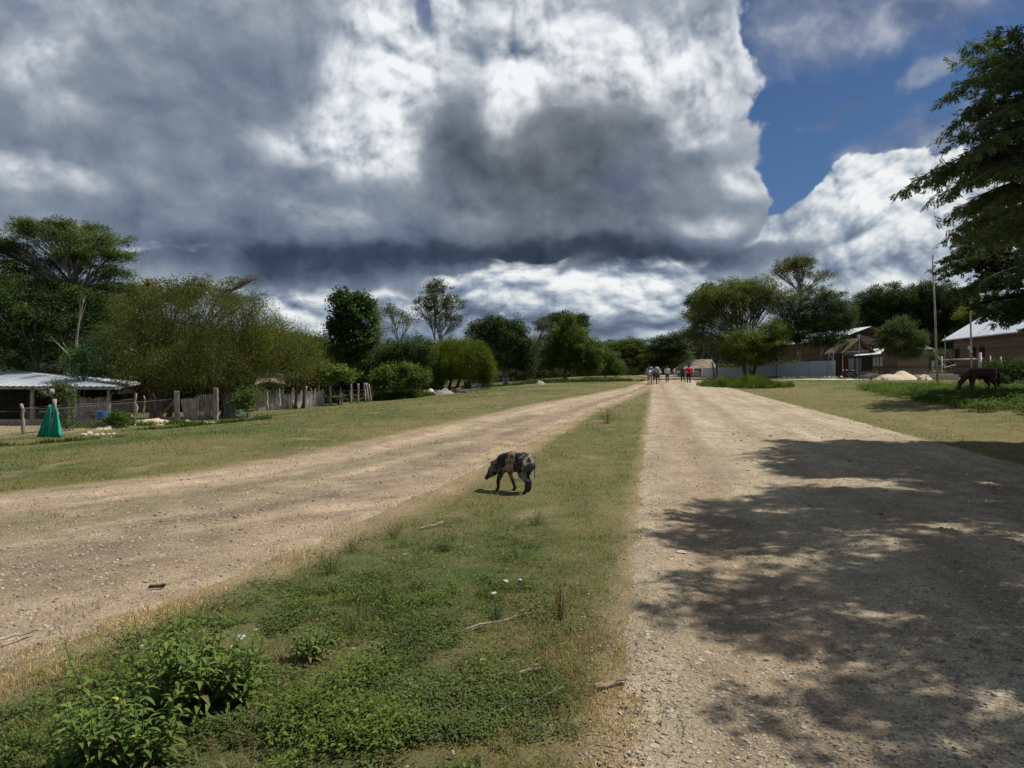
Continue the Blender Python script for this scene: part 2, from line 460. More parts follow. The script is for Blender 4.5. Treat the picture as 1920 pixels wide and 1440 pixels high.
def mat_leaf(name, rough=0.5, trans=0.25, spec=0.35):
    m, nt, p, out = newmat(name)
    at = nd(nt, 'ShaderNodeAttribute', attribute_name='tint')
    nt.links.new(at.outputs['Color'], p.inputs['Base Color'])
    p.inputs['Roughness'].default_value = rough; p.inputs['Specular IOR Level'].default_value = spec
    tr = nt.nodes.new('ShaderNodeBsdfTranslucent')
    tc_ = mixn(nt, 1.0, at.outputs['Color'], (1.25, 1.3, 0.6), 'MULTIPLY'); nt.links.new(tc_, tr.inputs[0])
    mx = nt.nodes.new('ShaderNodeMixShader'); mx.inputs[0].default_value = trans
    nt.links.new(p.outputs[0], mx.inputs[1]); nt.links.new(tr.outputs[0], mx.inputs[2]); nt.links.new(mx.outputs[0], out.inputs[0])
    return m

def mat_bark(name, a, b, scale=5.0):
    m, nt, p, out = newmat(name)
    tcn = nt.nodes.new('ShaderNodeTexCoord'); mp = nd(nt, 'ShaderNodeMapping'); mp.inputs['Scale'].default_value = (1, 1, 0.25)
    nt.links.new(tcn.outputs['Object'], mp.inputs[0])
    n = nd(nt, 'ShaderNodeTexNoise', Scale=scale, Detail=8, Roughness=0.7); nt.links.new(mp.outputs[0], n.inputs['Vector'])
    n2 = nd(nt, 'ShaderNodeTexNoise', Scale=1.3, Detail=3); nt.links.new(tcn.outputs['Object'], n2.inputs['Vector'])
    c = rampn(nt, n.outputs[0], [(0.35, b), (0.6, a)])
    c = mixn(nt, rampn(nt, n2.outputs[0], [(0.5, g3(0)), (0.62, g3(0.5))]), c, tuple(x * 1.5 for x in a))
    nt.links.new(c, p.inputs['Base Color']); p.inputs['Roughness'].default_value = 0.9; p.inputs['Specular IOR Level'].default_value = 0.15
    bumpn(nt, p, n.outputs[0], 0.02)
    return m

LEAF = mat_leaf('leaf', 0.65, 0.28, 0.12); LEAFG = mat_leaf('glossy_leaf', 0.55, 0.25, 0.2); BLADE = mat_leaf('grass_blade', 0.75, 0.25, 0.12)
BARK = mat_bark('brown_bark', (0.13, 0.10, 0.075), (0.05, 0.038, 0.03))
BARK_PALE = mat_bark('pale_bark', (0.36, 0.33, 0.28), (0.17, 0.15, 0.125))
BARK_GREY = mat_bark('grey_bark', (0.24, 0.215, 0.185), (0.10, 0.09, 0.078))
BARK_RED = mat_bark('reddish_peeling_bark', (0.15, 0.075, 0.045), (0.05, 0.028, 0.02), 9)
WOOD_GREY = mat_bark('weathered_wood', (0.42, 0.38, 0.33), (0.16, 0.135, 0.115), 7)
WOOD_WHITE = mat_bark('limewashed_wood', (0.62, 0.59, 0.54), (0.28, 0.25, 0.22), 6)
# ------------------------------------------------------------------ land, track, road
def nz(x, y, sc, oct_, seed): return fbm(np.asarray(x) * sc, np.asarray(y) * sc, oct_, seed, 0.55)

def track_t(x, y):
    l = track_l(y); r = track_r(y); return (x - l) / np.maximum(r - l, 0.3)

def cover(x, y):
    "linear colour of the short grass cover, and how much green stands on it (0..1)"
    x = np.asarray(x, float); y = np.asarray(y, float)
    n1 = nz(x, y, 0.22, 4, 301); n2 = nz(x, y, 1.1, 4, 302); n3 = nz(x, y, 0.07, 3, 303)
    s = road_s(x, y); r = s - ROAD_W
    l = track_l(y); rr = track_r(y)
    olive = np.array([0.150, 0.142, 0.052]); straw = np.array([0.230, 0.185, 0.095]); green = np.array([0.070, 0.105, 0.028]); dirt = np.array([0.400, 0.305, 0.200])
    g = 0.40 + n1 * 0.8 + n2 * 0.55                        # greenness
    med = (x > rr - 0.2) & (s < 0.2)                         # the verge between track and road
    g = g + np.where(med, 0.95 * ssm(y, 9.0, 3.8) * ssm(-(s), 0.2, 1.4) - 0.02, 0)
    left = ssm(l - x, 1.0, 6.0)
    g = g + left * (0.42 + 0.9 * nz(x, y, 0.16, 3, 309))
    right = ssm(r, 0.5, 7)
    g = g + ssm(r, 5, 9) * 0.6 - 0.22 * ssm(r, 0.0, 1.0) * ssm(r, 7, 3)
    near_track = np.minimum(np.abs(x - l), np.abs(x - rr)); near_road = np.minimum(np.abs(s), np.abs(r))
    d = 0.95 * ssm(near_track, 0.7, 0.0) ** 1.5 + 0.8 * ssm(near_road, 0.28, 0.0) ** 1.5 + ssm(n2 + n1 * 0.5, 0.25, 0.6) * 0.35
    g = np.clip(g - d * 0.4, 0, 1)[..., None]; d = d + 0.8 * ssm(-x, 15, 19) * ssm(y, 26, 30) * ssm(y, 42, 39) * (x < -13)
    d = np.clip(d * (1 + n2) + np.maximum(n2, -0.1) * 0.4, 0, 1)[..., None]
    n4 = nz(x, y, 3.2, 4, 304); g = np.clip(g + n4[..., None] * 0.45, 0, 1)
    c = olive * (1 - g) + green * g
    st = np.clip(0.38 - n1 * 0.9 + n3 * 0.6 - n4 * 0.6 + (1 - g[..., 0]) * 0.35, 0, 1)[..., None]
    c = c * (1 - st * 0.55) + straw * st * 0.55
    c = c * (1 - d * 0.85) + dirt * d * 0.85
    return c, np.clip(g[..., 0] * 0.8 + 0.35 - d[..., 0] * 0.25, 0, 1)

def axis(lo, hi, c, d0, grow):
    "coordinates with fine spacing near c growing outwards"
    out = [c]; d = d0; v = c
    while v < hi: v += d; d = max(d0, abs(v - c) * grow); out.append(v)
    v = c
    while v > lo: d = max(d0, abs(v - c) * grow); v -= d; out.append(v)
    return np.array(sorted(out))
def ground_noise(x, y):
    a = ssm(np.hypot(x, y), 60, 20)
    return (nz(x, y, 0.9, 3, 401) * 0.035 + nz(x, y, 5.0, 3, 402) * 0.012) * a + nz(x, y, 0.05, 2, 403) * 0.10 * ssm(np.hypot(x, y), 25, 60)

xs = axis(-900, 900, 0.0, 0.16, 0.014); ys = axis(-60, 1500, 3.0, 0.16, 0.014)
X, Y = np.meshgrid(xs, ys)
inroad = ssm(road_s(X, Y), 0.0, 0.45) * ssm(road_s(X, Y), ROAD_W, ROAD_W - 0.45)
tt = track_t(X, Y); wtr = track_r(Y) - track_l(Y)
intr = ssm(tt * wtr, 0.0, 0.5) * ssm((1 - tt) * wtr, 0.0, 0.5) * (Y < 88) * (wtr > 0.4)
Z = T(X, Y) + ground_noise(X, Y) - 0.16 * np.maximum(inroad * (Y < 205), intr)
c, _ = cover(X, Y)
nx, ny = len(xs), len(ys)
idx = np.arange(nx * ny).reshape(ny, nx)
fc = np.stack([idx[:-1, :-1], idx[:-1, 1:], idx[1:, 1:], idx[1:, :-1]], -1).reshape(-1, 4)
me = npmesh('ground', np.stack([X, Y, Z], -1).reshape(-1, 3), fc, 4, c.reshape(-1, 3))

def soil_material(name, stone=0.5, stone_scale=28.0, bump=0.02, sharp=1.0, pale=(0.52, 0.46, 0.37), dark=(0.16, 0.12, 0.085)):
    m, nt, p, out = newmat(name)
    geo = nt.nodes.new('ShaderNodeNewGeometry'); at = nd(nt, 'ShaderNodeAttribute', attribute_name='tint')
    P = geo.outputs['Position']
    def N(sc, det=6, r=0.6):
        n = nd(nt, 'ShaderNodeTexNoise', Scale=sc, Detail=det, Roughness=r); nt.links.new(P, n.inputs['Vector']); return n.outputs[0]
    def Vr(sc, feat='F1'):
        n = nd(nt, 'ShaderNodeTexVoronoi', Scale=sc); n.feature = feat; nt.links.new(P, n.inputs['Vector']); return n
    nf = N(60, 5, 0.7); nm = N(9, 6, 0.62)
    c = at.outputs['Color']
    c = mixn(nt, rampn(nt, nf, [(0.30, g3(0)), (0.72, g3(1))]), mixn(nt, 1.0, c, g3(0.55), 'MULTIPLY'), mixn(nt, 1.0, c, (1.5, 1.48, 1.42), 'MULTIPLY'))
    c = mixn(nt, rampn(nt, nm, [(0.35, g3(0.35)), (0.6, g3(0))]), c, mixn(nt, 1.0, c, g3(0.55), 'MULTIPLY'))
    nl = N(1.6, 5, 0.65); c = mixn(nt, rampn(nt, nl, [(0.36, g3(0.45)), (0.56, g3(0))]), c, mixn(nt, 1.0, c, g3(0.62), 'MULTIPLY'))
    hs = None
    for sc, th in ((stone_scale, 0.30), (stone_scale * 2.6, 0.36), (stone_scale * 0.42, 0.22)):
        v = Vr(sc)
        sel = nd(nt, 'ShaderNodeSeparateColor'); nt.links.new(v.outputs['Color'], sel.inputs[0])
        pick = nd(nt, 'ShaderNodeMath', operation='LESS_THAN'); nt.links.new(sel.outputs[0], pick.inputs[0]); pick.inputs[1].default_value = stone
        inside = rampn(nt, v.outputs['Distance'], [(th - 0.06, g3(1)), (th + 0.03, g3(0))])
        f = nd(nt, 'ShaderNodeMath', operation='MULTIPLY'); nt.links.new(pick.outputs[0], f.inputs[0]); nt.links.new(inside, f.inputs[1])
        tone = rampn(nt, sel.outputs[1], [(0.0, dark), (0.45, tuple(x * 0.72 for x in pale)), (1.0, pale)])
        fm = nd(nt, 'ShaderNodeMath', operation='MULTIPLY'); nt.links.new(f.outputs[0], fm.inputs[0]); fm.inputs[1].default_value = 0.85
        c = mixn(nt, fm.outputs[0], c, tone)
        if hs is None: hs = f.outputs[0]
        else:
            ad = nd(nt, 'ShaderNodeMath', operation='MAXIMUM'); nt.links.new(hs, ad.inputs[0]); nt.links.new(f.outputs[0], ad.inputs[1]); hs = ad.outputs[0]
    nt.links.new(c, p.inputs['Base Color']); p.inputs['Roughness'].default_value = 0.95; p.inputs['Specular IOR Level'].default_value = 0.08
    h = nd(nt, 'ShaderNodeMath', operation='MULTIPLY_ADD'); nt.links.new(hs, h.inputs[0]); h.inputs[1].default_value = 0.5; nt.links.new(nf, h.inputs[2])
    h2 = nd(nt, 'ShaderNodeMath', operation='ADD'); nt.links.new(h.outputs[0], h2.inputs[0]); nt.links.new(nm, h2.inputs[1])
    bumpn(nt, p, h2.outputs[0], bump, sharp)
    return m
M_GROUND = soil_material('grassy_soil', 0.05, 26, 0.018, pale=(0.40, 0.37, 0.28), dark=(0.10, 0.085, 0.05))
M_TRACK = soil_material('track_dirt', 0.50, 30, 0.020, pale=(0.62, 0.55, 0.43))
M_ROAD = soil_material('road_gravel', 0.55, 24, 0.022, pale=(0.62, 0.56, 0.44))
tag(obj('ground', me, M_GROUND, smooth=True), kind='structure')

def strip(name, mat, lo, hi, ycoords, cols, colf, zf, label=None):
    U, Y = np.meshgrid(np.linspace(0, 1, cols), ycoords)
    L_, H_ = lo(Y), hi(Y)
    X = L_ + (H_ - L_) * U
    ed = np.minimum(X - L_, H_ - X)
    Z = T(X, Y) + zf(X, Y, ed)
    c = colf(X, Y)
    idx = np.arange(X.size).reshape(X.shape)
    fc = np.stack([idx[:-1, :-1], idx[:-1, 1:], idx[1:, 1:], idx[1:, :-1]], -1).reshape(-1, 4)
    o = obj(name, npmesh(name, np.stack([X, Y, Z], -1).reshape(-1, 3), fc, 4, c.reshape(-1, 3)), mat, smooth=True)
    return tag(o, kind='structure')

def road_col(x, y):
    s = road_s(x, y); n1 = nz(x, y, 0.5, 4, 501); n2 = nz(x, y, 2.5, 4, 502)
    sand = np.array([0.480, 0.368, 0.250]); pale = np.array([0.540, 0.450, 0.318]); brown = np.array([0.285, 0.205, 0.138])
    wheel = np.exp(-((s - 0.75) / 0.5) ** 2) + 0.7 * np.exp(-((s - 2.5) / 0.4) ** 2) + 0.4 * np.exp(-((s - 4.7) / 0.6) ** 2)
    w = np.clip(wheel + n1 * 0.5, 0, 1)[..., None]; b = np.clip(0.16 + n2 * 1.1 + n1 * 0.5 + 0.45 * ssm(s, 2.4, 4.4) * ssm(y, 16, 10), 0, 1)[..., None]
    c = pale * (1 - w) + sand * w; c = c * (1 - 0.16 * np.clip(wheel, 0, 1))[..., None]; c = c * (1 + 0.42 * nz(s * 2.2, y * 0.22, 1.0, 4, 503) + 0.10 * nz(s * 9, y * 0.5, 1.0, 3, 504))[..., None]; return c * (1 - b * 0.7) + brown * b * 0.7
def track_col(x, y):
    t = track_t(x, y); n1 = nz(x, y, 0.6, 4, 511); n2 = nz(x, y, 2.0, 5, 512); n3 = nz(x, y * 0.5, 0.35, 3, 513)
    sand = np.array([0.490, 0.378, 0.258]); brown = np.array([0.195, 0.145, 0.102]); gr = np.array([0.150, 0.140, 0.065])
    b = np.clip(0.95 * np.exp(-((t - 0.74) / 0.13) ** 2) + n2 * 1.0 + n1 * 0.7, 0, 1)[..., None]
    g = np.clip(1.3 * np.exp(-((t - 0.45 + n3 * 0.1) / 0.13) ** 2) * (y < 24) * (1 + n2) + n1 * 0.5 - 0.15 + 0.5 * ssm(t, 0.2, 0.0), 0, 1)[..., None]
    c = sand * (1 - b * 0.75) + brown * b * 0.75
    w_ = (track_r(y) - track_l(y)) * t; c = c * (1 + 0.50 * nz(w_ * 2.0, y * 0.35, 1.0, 4, 514) + 0.10 * nz(w_ * 8, y * 0.7, 1.0, 3, 515))[..., None]
    return c * (1 - g * 0.6) + gr * g * 0.6
def rut_z(t, w):
    return -0.03 * (np.exp(-((t - 0.22) / 0.07) ** 2) + np.exp(-((t - 0.9) / 0.05) ** 2)) * np.minimum(w / 4, 1)
yr = axis(-10, 200, 3.0, 0.055, 0.012)
road = strip('gravel_road', M_ROAD, lambda y: 0.2 * y - 0.15 - 0.45, lambda y: 0.2 * y - 0.15 + ROAD_W + 0.55, yr, 170, road_col,
      lambda x, y, ed: -0.10 + 0.10 * ssm(ed, 0.05, 0.55) + 0.012 + nz(x, y, 1.3, 3, 520) * 0.03 + nz(x, y, 7, 4, 521) * 0.018
      - 0.035 * np.exp(-((road_s(x, y) - 0.75) / 0.3) ** 2) + 0.03 * np.exp(-((road_s(x, y) - 3.4) / 1.2) ** 2))
yt = axis(-8, 84, 5.0, 0.08, 0.012)
track = strip('dirt_track', M_TRACK, lambda y: track_l(y) - 0.5, lambda y: track_r(y) + 0.4, yt, 150, track_col,
      lambda x, y, ed: -0.10 + 0.10 * ssm(ed, 0.05, 0.6) * ssm(y, 84, 78) + 0.004 + nz(x, y, 1.1, 3, 530) * 0.035 + nz(x, y, 6, 4, 531) * 0.016
      + rut_z(track_t(x, y), track_r(y) - track_l(y)))

# ------------------------------------------------------------------ grass and ground cover
def on_road(x, y): s = road_s(x, y); return (s > 0) & (s < ROAD_W)
def screen_pts(n, ymax_px, x0=-500, x1=2400, pmin=2.2, seed=0, power=1.0):
    "land points whose density falls off with distance from the photographer"
    r = np.random.default_rng(seed)
    inv0, inv1 = 1.0 / pmin, (ymax_px - 690.0) / (1.6 * F)
    inv = inv1 + (inv0 - inv1) * r.random(n) ** power
    y = 1.0 / inv; x = (r.uniform(x0, x1, n) - 960) / F * y
    return x, y, r

def blades(name, x, y, h, w, lean, col, rr, label, z0=0.0):
    n = len(x)
    z = T(x, y) + ground_noise(x, y) + z0 - 0.01
    a = rr.uniform(0, 2 * math.pi, n); b = rr.uniform(0, 2 * math.pi, n)
    wx, wy = np.cos(a) * w / 2, np.sin(a) * w / 2
    lx, ly = np.cos(b) * h * lean, np.sin(b) * h * lean
    hz = h * np.sqrt(np.maximum(1 - lean ** 2, 0.1))
    v = np.empty((n, 5, 3), np.float32)
    v[:, 0] = np.stack([x - wx, y - wy, z], -1); v[:, 1] = np.stack([x + wx, y + wy, z], -1)
    v[:, 2] = np.stack([x + wx * 0.8 + lx * 0.35, y + wy * 0.8 + ly * 0.35, z + hz * 0.6], -1)
    v[:, 3] = np.stack([x - wx * 0.8 + lx * 0.35, y - wy * 0.8 + ly * 0.35, z + hz * 0.6], -1)
    v[:, 4] = np.stack([x + lx, y + ly, z + hz], -1)
    i = np.arange(n)[:, None] * 5
    tri = np.concatenate([i + [0, 1, 2], i + [0, 2, 3], i + [3, 2, 4]], 0)
    me = npmesh(name, v.reshape(-1, 3), tri, 3, np.repeat(col, 5, 0))
    return tag(obj(name, me, BLADE), kind='stuff', label=label)

x, y, rr = screen_pts(560000, 716, seed=3, power=1.15)
c, dens = cover(x, y)
s = road_s(x, y); t = track_t(x, y); wt_ = track_r(y) - track_l(y)
edge_r = nz(x, y, 1.6, 3, 601) * 0.35
in_r = (s > 0.10 + edge_r) & (s < ROAD_W - 0.10 + edge_r)
in_t = (t * wt_ > 0.15 + edge_r) & ((1 - t) * wt_ > 0.15 + edge_r) & (y < 84)
strip_g = np.exp(-((t - 0.45) / 0.13) ** 2) * (y < 26) * 0.7 + 0.05 + 0.6 * ssm(np.minimum(t * wt_, (1 - t) * wt_), 0.7, 0.1)
keep = (~in_r) & ((~in_t) | (rr.random(len(x)) < strip_g * (nz(x, y, 1.5, 3, 602) > 0.0))) & (rr.random(len(x)) < dens + 0.15)
x, y, c = x[keep], y[keep], c[keep]
n = len(x)
far = np.maximum(y / 6.0, 1.0)
h = (0.018 + 0.040 * rr.random(n) ** 2) * far ** 0.35 * (0.35 + 1.5 * np.clip(nz(x, y, 1.6, 4, 603) * 1.3 + 0.4, 0, 1))
w = 0.0045 * far ** 0.9
v = rr.random((n, 1))
dry = (rr.random((n, 1)) < 0.22)
col = c * (0.95 + 0.8 * v) * np.where(dry, [1.75, 1.5, 1.5], [1.0, 1.05, 0.85])
blades('lawn_grass', x, y, h, w, rr.uniform(0.2, 0.85, n), col, rr, 'short grazed grass with straw coloured blades on the verges')

def patch(cx, cy_, rx, ry, n, hmin, hmax, w, colA, colB, name, label, rot=0.0, seed=1, lean=(0.1, 0.6)):
    rr = np.random.default_rng(seed)
    a = rr.uniform(0, 2 * math.pi, n); q = np.sqrt(rr.random(n))
    u = np.cos(a) * q * rx; v_ = np.sin(a) * q * ry
    x = cx + u * math.cos(rot) - v_ * math.sin(rot); y = cy_ + u * math.sin(rot) + v_ * math.cos(rot)
    k = (nz(x, y, 0.9, 3, 70 + seed) > -0.30 + 1.1 * (q - 0.6)); x, y, q = x[k], y[k], q[k]; n = len(x)
    m = rr.random((n, 1)); c = np.array(colA) * m + np.array(colB) * (1 - m)
    h = (hmin + (hmax - hmin) * rr.random(n)) * (1.1 - 0.7 * q ** 2) * np.clip(0.75 + nz(x, y, 0.9, 3, 90 + seed) * 1.5, 0.25, 1.5); c = c * (1 + 0.5 * nz(x, y, 1.4, 2, seed))[:, None]
    return blades(name, x, y, h, np.full(n, w), rr.uniform(*lean, n), c, rr, label)
GA, GB = (0.075, 0.125, 0.022), (0.035, 0.065, 0.014)
p = G(1412, 728); patch(p.x + 0.4, p.y + 3.5, 3.6, 4.6, 16000, 0.45, 1.05, 0.05, (0.17, 0.235, 0.045), (0.075, 0.115, 0.025), 'tall_grass', 'tall bright green grass clump at the roadside before the white fence', 0.2, 11)
p = G(745, 748); patch(p.x - 0.3, p.y + 3.0, 3.0, 5.2, 13000, 0.4, 0.95, 0.045, (0.13, 0.20, 0.035), (0.06, 0.10, 0.02), 'tall_grass', 'tall green grass beside the last leaning posts of the left fence', 0.15, 12)
p = G(620, 757); patch(p.x - 1.0, p.y + 1.0, 5.5, 1.2, 7000, 0.2, 0.5, 0.035, (0.12, 0.18, 0.035), (0.06, 0.10, 0.02), 'tall_grass', 'green weeds growing along the foot of the left paling fence', 0.9, 13)

p = G(210, 800); patch(p.x, p.y + 0.6, 3.6, 1.1, 4200, 0.15, 0.40, 0.03, (0.12, 0.19, 0.03), (0.055, 0.09, 0.02), 'tall_grass', 'weeds growing over the small mounds beside the shed', 0.1, 14)
p = G(390, 797); patch(p.x, p.y + 0.2, 3.4, 0.6, 2600, 0.12, 0.32, 0.03, (0.12, 0.18, 0.03), (0.05, 0.085, 0.02), 'tall_grass', 'weeds along the foot of the paling gate', 0.25, 15)
p = G(60, 833); patch(p.x, p.y, 3.0, 0.5, 1500, 0.10, 0.25, 0.02, (0.09, 0.14, 0.03), (0.04, 0.07, 0.018), 'tall_grass', 'dark weeds before the crooked post at the left edge', 0.1, 16)
p = G(1120, 717); patch(p.x - 2, p.y + 3, 9, 2.2, 9000, 0.2, 0.5, 0.06, (0.12, 0.16, 0.035), (0.05, 0.08, 0.02), 'tall_grass', 'grass and weeds at the foot of the distant left tree line', 0.3, 17)
# ------------------------------------------------------------------ trees
class Leaves:
    "gathers leaf clumps; every leaf is a small folded face"
    def __init__(s, seed): s.r = np.random.default_rng(seed); s.V = []; s.C = []
    def clumps(s, cen, rad, n, size, col, flat=1.0, hang=0.0, var=0.35, narrow=0.5, up=0.5, colvar=0.25, radial=None):
        "cen (k,3), rad (k,) or float; n leaves per clump"
        r = s.r; cen = np.asarray(cen, float); k = len(cen)
        if k == 0: return
        rad = np.broadcast_to(np.asarray(rad, float), (k,))
        o = np.clip(r.normal(size=(k, n, 3)) * 0.45, -0.85, 0.85)
        o[..., 2] *= flat
        p = cen[:, None] + o * rad[:, None, None]
        if hang: p[..., 2] -= np.abs(r.normal(size=(k, n))) * hang * rad[:, None]
        p = p.reshape(-1, 3); m = len(p)
        nrm = r.normal(size=(m, 3)); nrm[:, 2] = np.abs(nrm[:, 2]) + up; nrm /= np.linalg.norm(nrm, axis=1)[:, None]
        d = r.normal(size=(m, 3))
        if hang: d[:, 2] -= 2.2 * min(hang, 1.5)
        if radial is not None: d += (p - radial) / (np.linalg.norm(p - radial, axis=1)[:, None] + 1e-3) * 1.2
        d -= nrm * (d * nrm).sum(1)[:, None]; d /= np.linalg.norm(d, axis=1)[:, None] + 1e-9
        w = np.cross(nrm, d)
        L = size * (1 + r.uniform(-var, var, (m, 1))); Wd = L * narrow
        q = np.empty((m, 4, 3), np.float32)
        q[:, 0] = p - d * L * 0.5; q[:, 1] = p + w * Wd * 0.5 + nrm * L * 0.05; q[:, 2] = p + d * L * 0.5 - nrm * L * 0.10; q[:, 3] = p - w * Wd * 0.5 + nrm * L * 0.05
        cc = np.asarray(col)
        if cc.ndim == 1: cc = np.broadcast_to(cc, (k, 3))
        cv = np.repeat(cc * (1 + r.normal(size=(k, 1)) * colvar * 0.6), n, 0) * (1 + r.normal(size=(m, 1)) * colvar * 0.5)
        s.V.append(q.reshape(-1, 3)); s.C.append(np.repeat(np.clip(cv * 1.28, 0.004, 0.6), 4, 0))
    def mesh(s, name, origin):
        V = np.concatenate(s.V) - np.asarray(origin, np.float32); C = np.concatenate(s.C)
        return npmesh(name, V, np.arange(len(V)).reshape(-1, 4), 4, C)

def bez(a, b, c, d, n):
    a, b, c, d = map(Vector, (a, b, c, d)); out = []
    for i in range(n):
        t = i / (n - 1); u = 1 - t
        out.append(a * u ** 3 + b * (3 * u * u * t) + c * (3 * u * t * t) + d * t ** 3)
    return out
def jit(v, r): return Vector(v) + Vector((random.uniform(-r, r), random.uniform(-r, r), random.uniform(-r, r)))

def tree(name, label, base_px, D, blobs, leaf=0.14, per=26, clump=0.55, dens=1.0, col=((0.05, 0.075, 0.02), (0.09, 0.115, 0.03)),
         bark=None, trunk=0.16, forks=None, flat=0.8, hang=0.0, narrow=0.5, twigs=3, group=None, mat=None, cat='tree',
         lean=0.0, shell=0.45, limb_n=1, seed=None, base_depth=None, straight=False, twig_r=1.0, up=0.5, many_trunks=0, base_y=None):
    """base_px: pixel column of the trunk's foot; D: depth; blobs: (px, py, rx_px, ry_px[, depth offset in m[, leafiness]])
    turned into ellipsoids of real size round depth D"""
    sd = seed if seed is not None else abs(hash((base_px, D, len(blobs)))) % 99991
    sd = int(base_px * 31 + D * 7) % 99991
    random.seed(sd)
    r = np.random.default_rng(sd)
    b = GX(base_px, D); b.z -= 0.1
    root = thing(name, label, cat, b, 0, group)
    k = mpp(D); E = []
    for q in blobs:
        px, py, rx, ry = q[:4]; off = q[4] if len(q) > 4 else 0.0; lf = q[5] if len(q) > 5 else 1.0
        c = W(px, py, D + off); E.append((c, rx * k, ry * k, lf))
    zc = sum(e[0].z for e in E) / len(E)
    fork = []
    zs = forks or [0.35]
    top = min(e[0].z - e[2] * 0.6 for e in E); top = max(top, b.z + 0.8)
    mb = MB()
    L = Leaves(sd)
    stems = max(1, many_trunks)
    feet = []
    for i in range(stems):
        fo = b + Vector(((i - (stems - 1) / 2) * trunk * 3.0, random.uniform(-0.3, 0.3), 0)) if stems > 1 else b
        ft = Vector((fo.x + lean + random.uniform(-0.2, 0.2) * (0 if straight else 1) + (i - (stems - 1) / 2) * trunk * 3, fo.y + random.uniform(-0.3, 0.3), b.z + (top - b.z) * random.uniform(0.75, 1.0)))
        pts = bez(fo, fo.lerp(ft, 0.33) + Vector((random.uniform(-0.2, 0.2), 0, 0)) * (0 if straight else 1), fo.lerp(ft, 0.66) + Vector((random.uniform(-0.25, 0.25), 0.1, 0)) * (0 if straight else 1), ft, 7)
        mb.tube(pts, [trunk * (1.35 if j == 0 else 1.0) * (1 - 0.35 * j / 6) for j in range(7)], 8, 0.08)
        feet.append(ft)
    for ei, (c, rx, rz, lf) in enumerate(E):
        ry = rx * 0.9 + 0.2
        # limb to the blob, then twigs through it
        ft = min(feet, key=lambda f: (f - c).length)
        tips = []
        for _ in range(limb_n):
            e = Vector((c.x + random.uniform(-0.3, 0.3) * rx, c.y + random.uniform(-0.3, 0.3) * ry, c.z + random.uniform(-0.35, 0.2) * rz))
            st = ft if random.random() < 0.6 or stems > 1 else b.lerp(ft, random.uniform(0.7, 1.0))
            pts = bez(st, st + Vector((0, 0, (e.z - st.z) * 0.45)) + jit((0, 0, 0), 0.15 * rx), e.lerp(st, 0.25) + jit((0, 0, 0.1), 0.12 * rx), e, 7)
            r0 = trunk * 0.5 * min(1, 0.5 + rx / 3); mb.tube(pts, [r0 * (1 - 0.7 * j / 6) for j in range(7)], 6, 0.05)
            tips += [(pts[j], r0 * (1 - 0.7 * j / 6)) for j in (2, 3, 4, 5, 6)]
        ntw = int(twigs * 5)
        ends = []
        for _ in range(ntw):
            p0, r1 = random.choice(tips)
            u = Vector(r.normal(size=3)); u.normalize(); q = random.uniform(0.55, 0.98) * twig_r
            e = Vector((c.x + u.x * rx * q, c.y + u.y * ry * q, c.z + (abs(u.z) if random.random() < 0.55 else u.z) * rz * q))
            pts = bez(p0, p0.lerp(e, 0.35) + jit((0, 0, 0.05), 0.08 * rx), p0.lerp(e, 0.7) + jit((0, 0, 0.1), 0.08 * rx), e, 5)
            rr_ = max(0.010, min(r1 * 0.55, trunk * 0.22)); mb.tube(pts, [rr_ * (1 - 0.75 * j / 4) for j in range(5)], 4, 0, False)
            ends += [pts[3], pts[4]]
        # leaf clumps
        area = 4 * math.pi * ((rx * ry) ** 1.6 / 3 + 2 * (rx * rz) ** 1.6 / 3) ** (1 / 1.6) if rx > 0 else 1
        nc = max(4, int(area * 1.9 * dens * lf / (clump ** 2 * 0.9)))
        u = r.normal(size=(nc, 3)); u /= np.linalg.norm(u, axis=1)[:, None]
        q = r.random(nc) ** shell
        lob = 1 + 0.20 * np.sin(u[:, 0] * 5 + ei * 2 + sd) * np.sin(u[:, 2] * 6 + ei) + 0.12 * np.sin(u[:, 0] * 11 + u[:, 2] * 9 + sd)
        cen = np.stack([c.x + u[:, 0] * rx * q * lob, c.y + u[:, 1] * ry * q * lob, c.z + u[:, 2] * rz * q * lob], -1)
        if len(ends) and lf < 0.8:                       # sparse crowns: leaves only where twigs end
            en = np.array([tuple(v) for v in ends]); cen = en[r.integers(0, len(en), nc)] + r.normal(size=(nc, 3)) * 0.12
        hole = nz(cen[:, 0] + cen[:, 1] * 0.7, cen[:, 2] * 1.3 + cen[:, 1] * 0.3, 0.9 / max(clump, 0.3) * 0.55, 2, sd % 50)
        cen = cen[hole > -0.22]
        cen = cen[cen[:, 2] > b.z + 0.25]
        if len(cen):
            g = np.clip(0.55 + nz(cen[:, 0], cen[:, 2], 0.5, 2, 5 + sd % 40) * 0.9 + r.normal(size=len(cen)) * 0.25, 0, 1.25)[:, None]
            cc = np.array(col[0]) * (1 - g) + np.array(col[1]) * g
            L.clumps(cen, clump * r.uniform(0.6, 1.2, len(cen)), int(per * (1.7 if lf > 0.8 else 1.2)), leaf * 0.82, cc, flat, hang, narrow=narrow, up=up)
    mb.build('trunk', bark or BARK, root, True)
    o = obj('crown', L.mesh('crown', b), mat or LEAF, root)
    return root

DARK = ((0.028, 0.046, 0.014), (0.062, 0.090, 0.024)); MID = ((0.050, 0.074, 0.020), (0.100, 0.128, 0.032))
OLIVE = ((0.070, 0.082, 0.020), (0.130, 0.138, 0.032)); BRIGHT = ((0.070, 0.105, 0.016), (0.125, 0.165, 0.028)); GREYG = ((0.055, 0.070, 0.035), (0.105, 0.118, 0.062))
GL = 'trees behind the left fence'
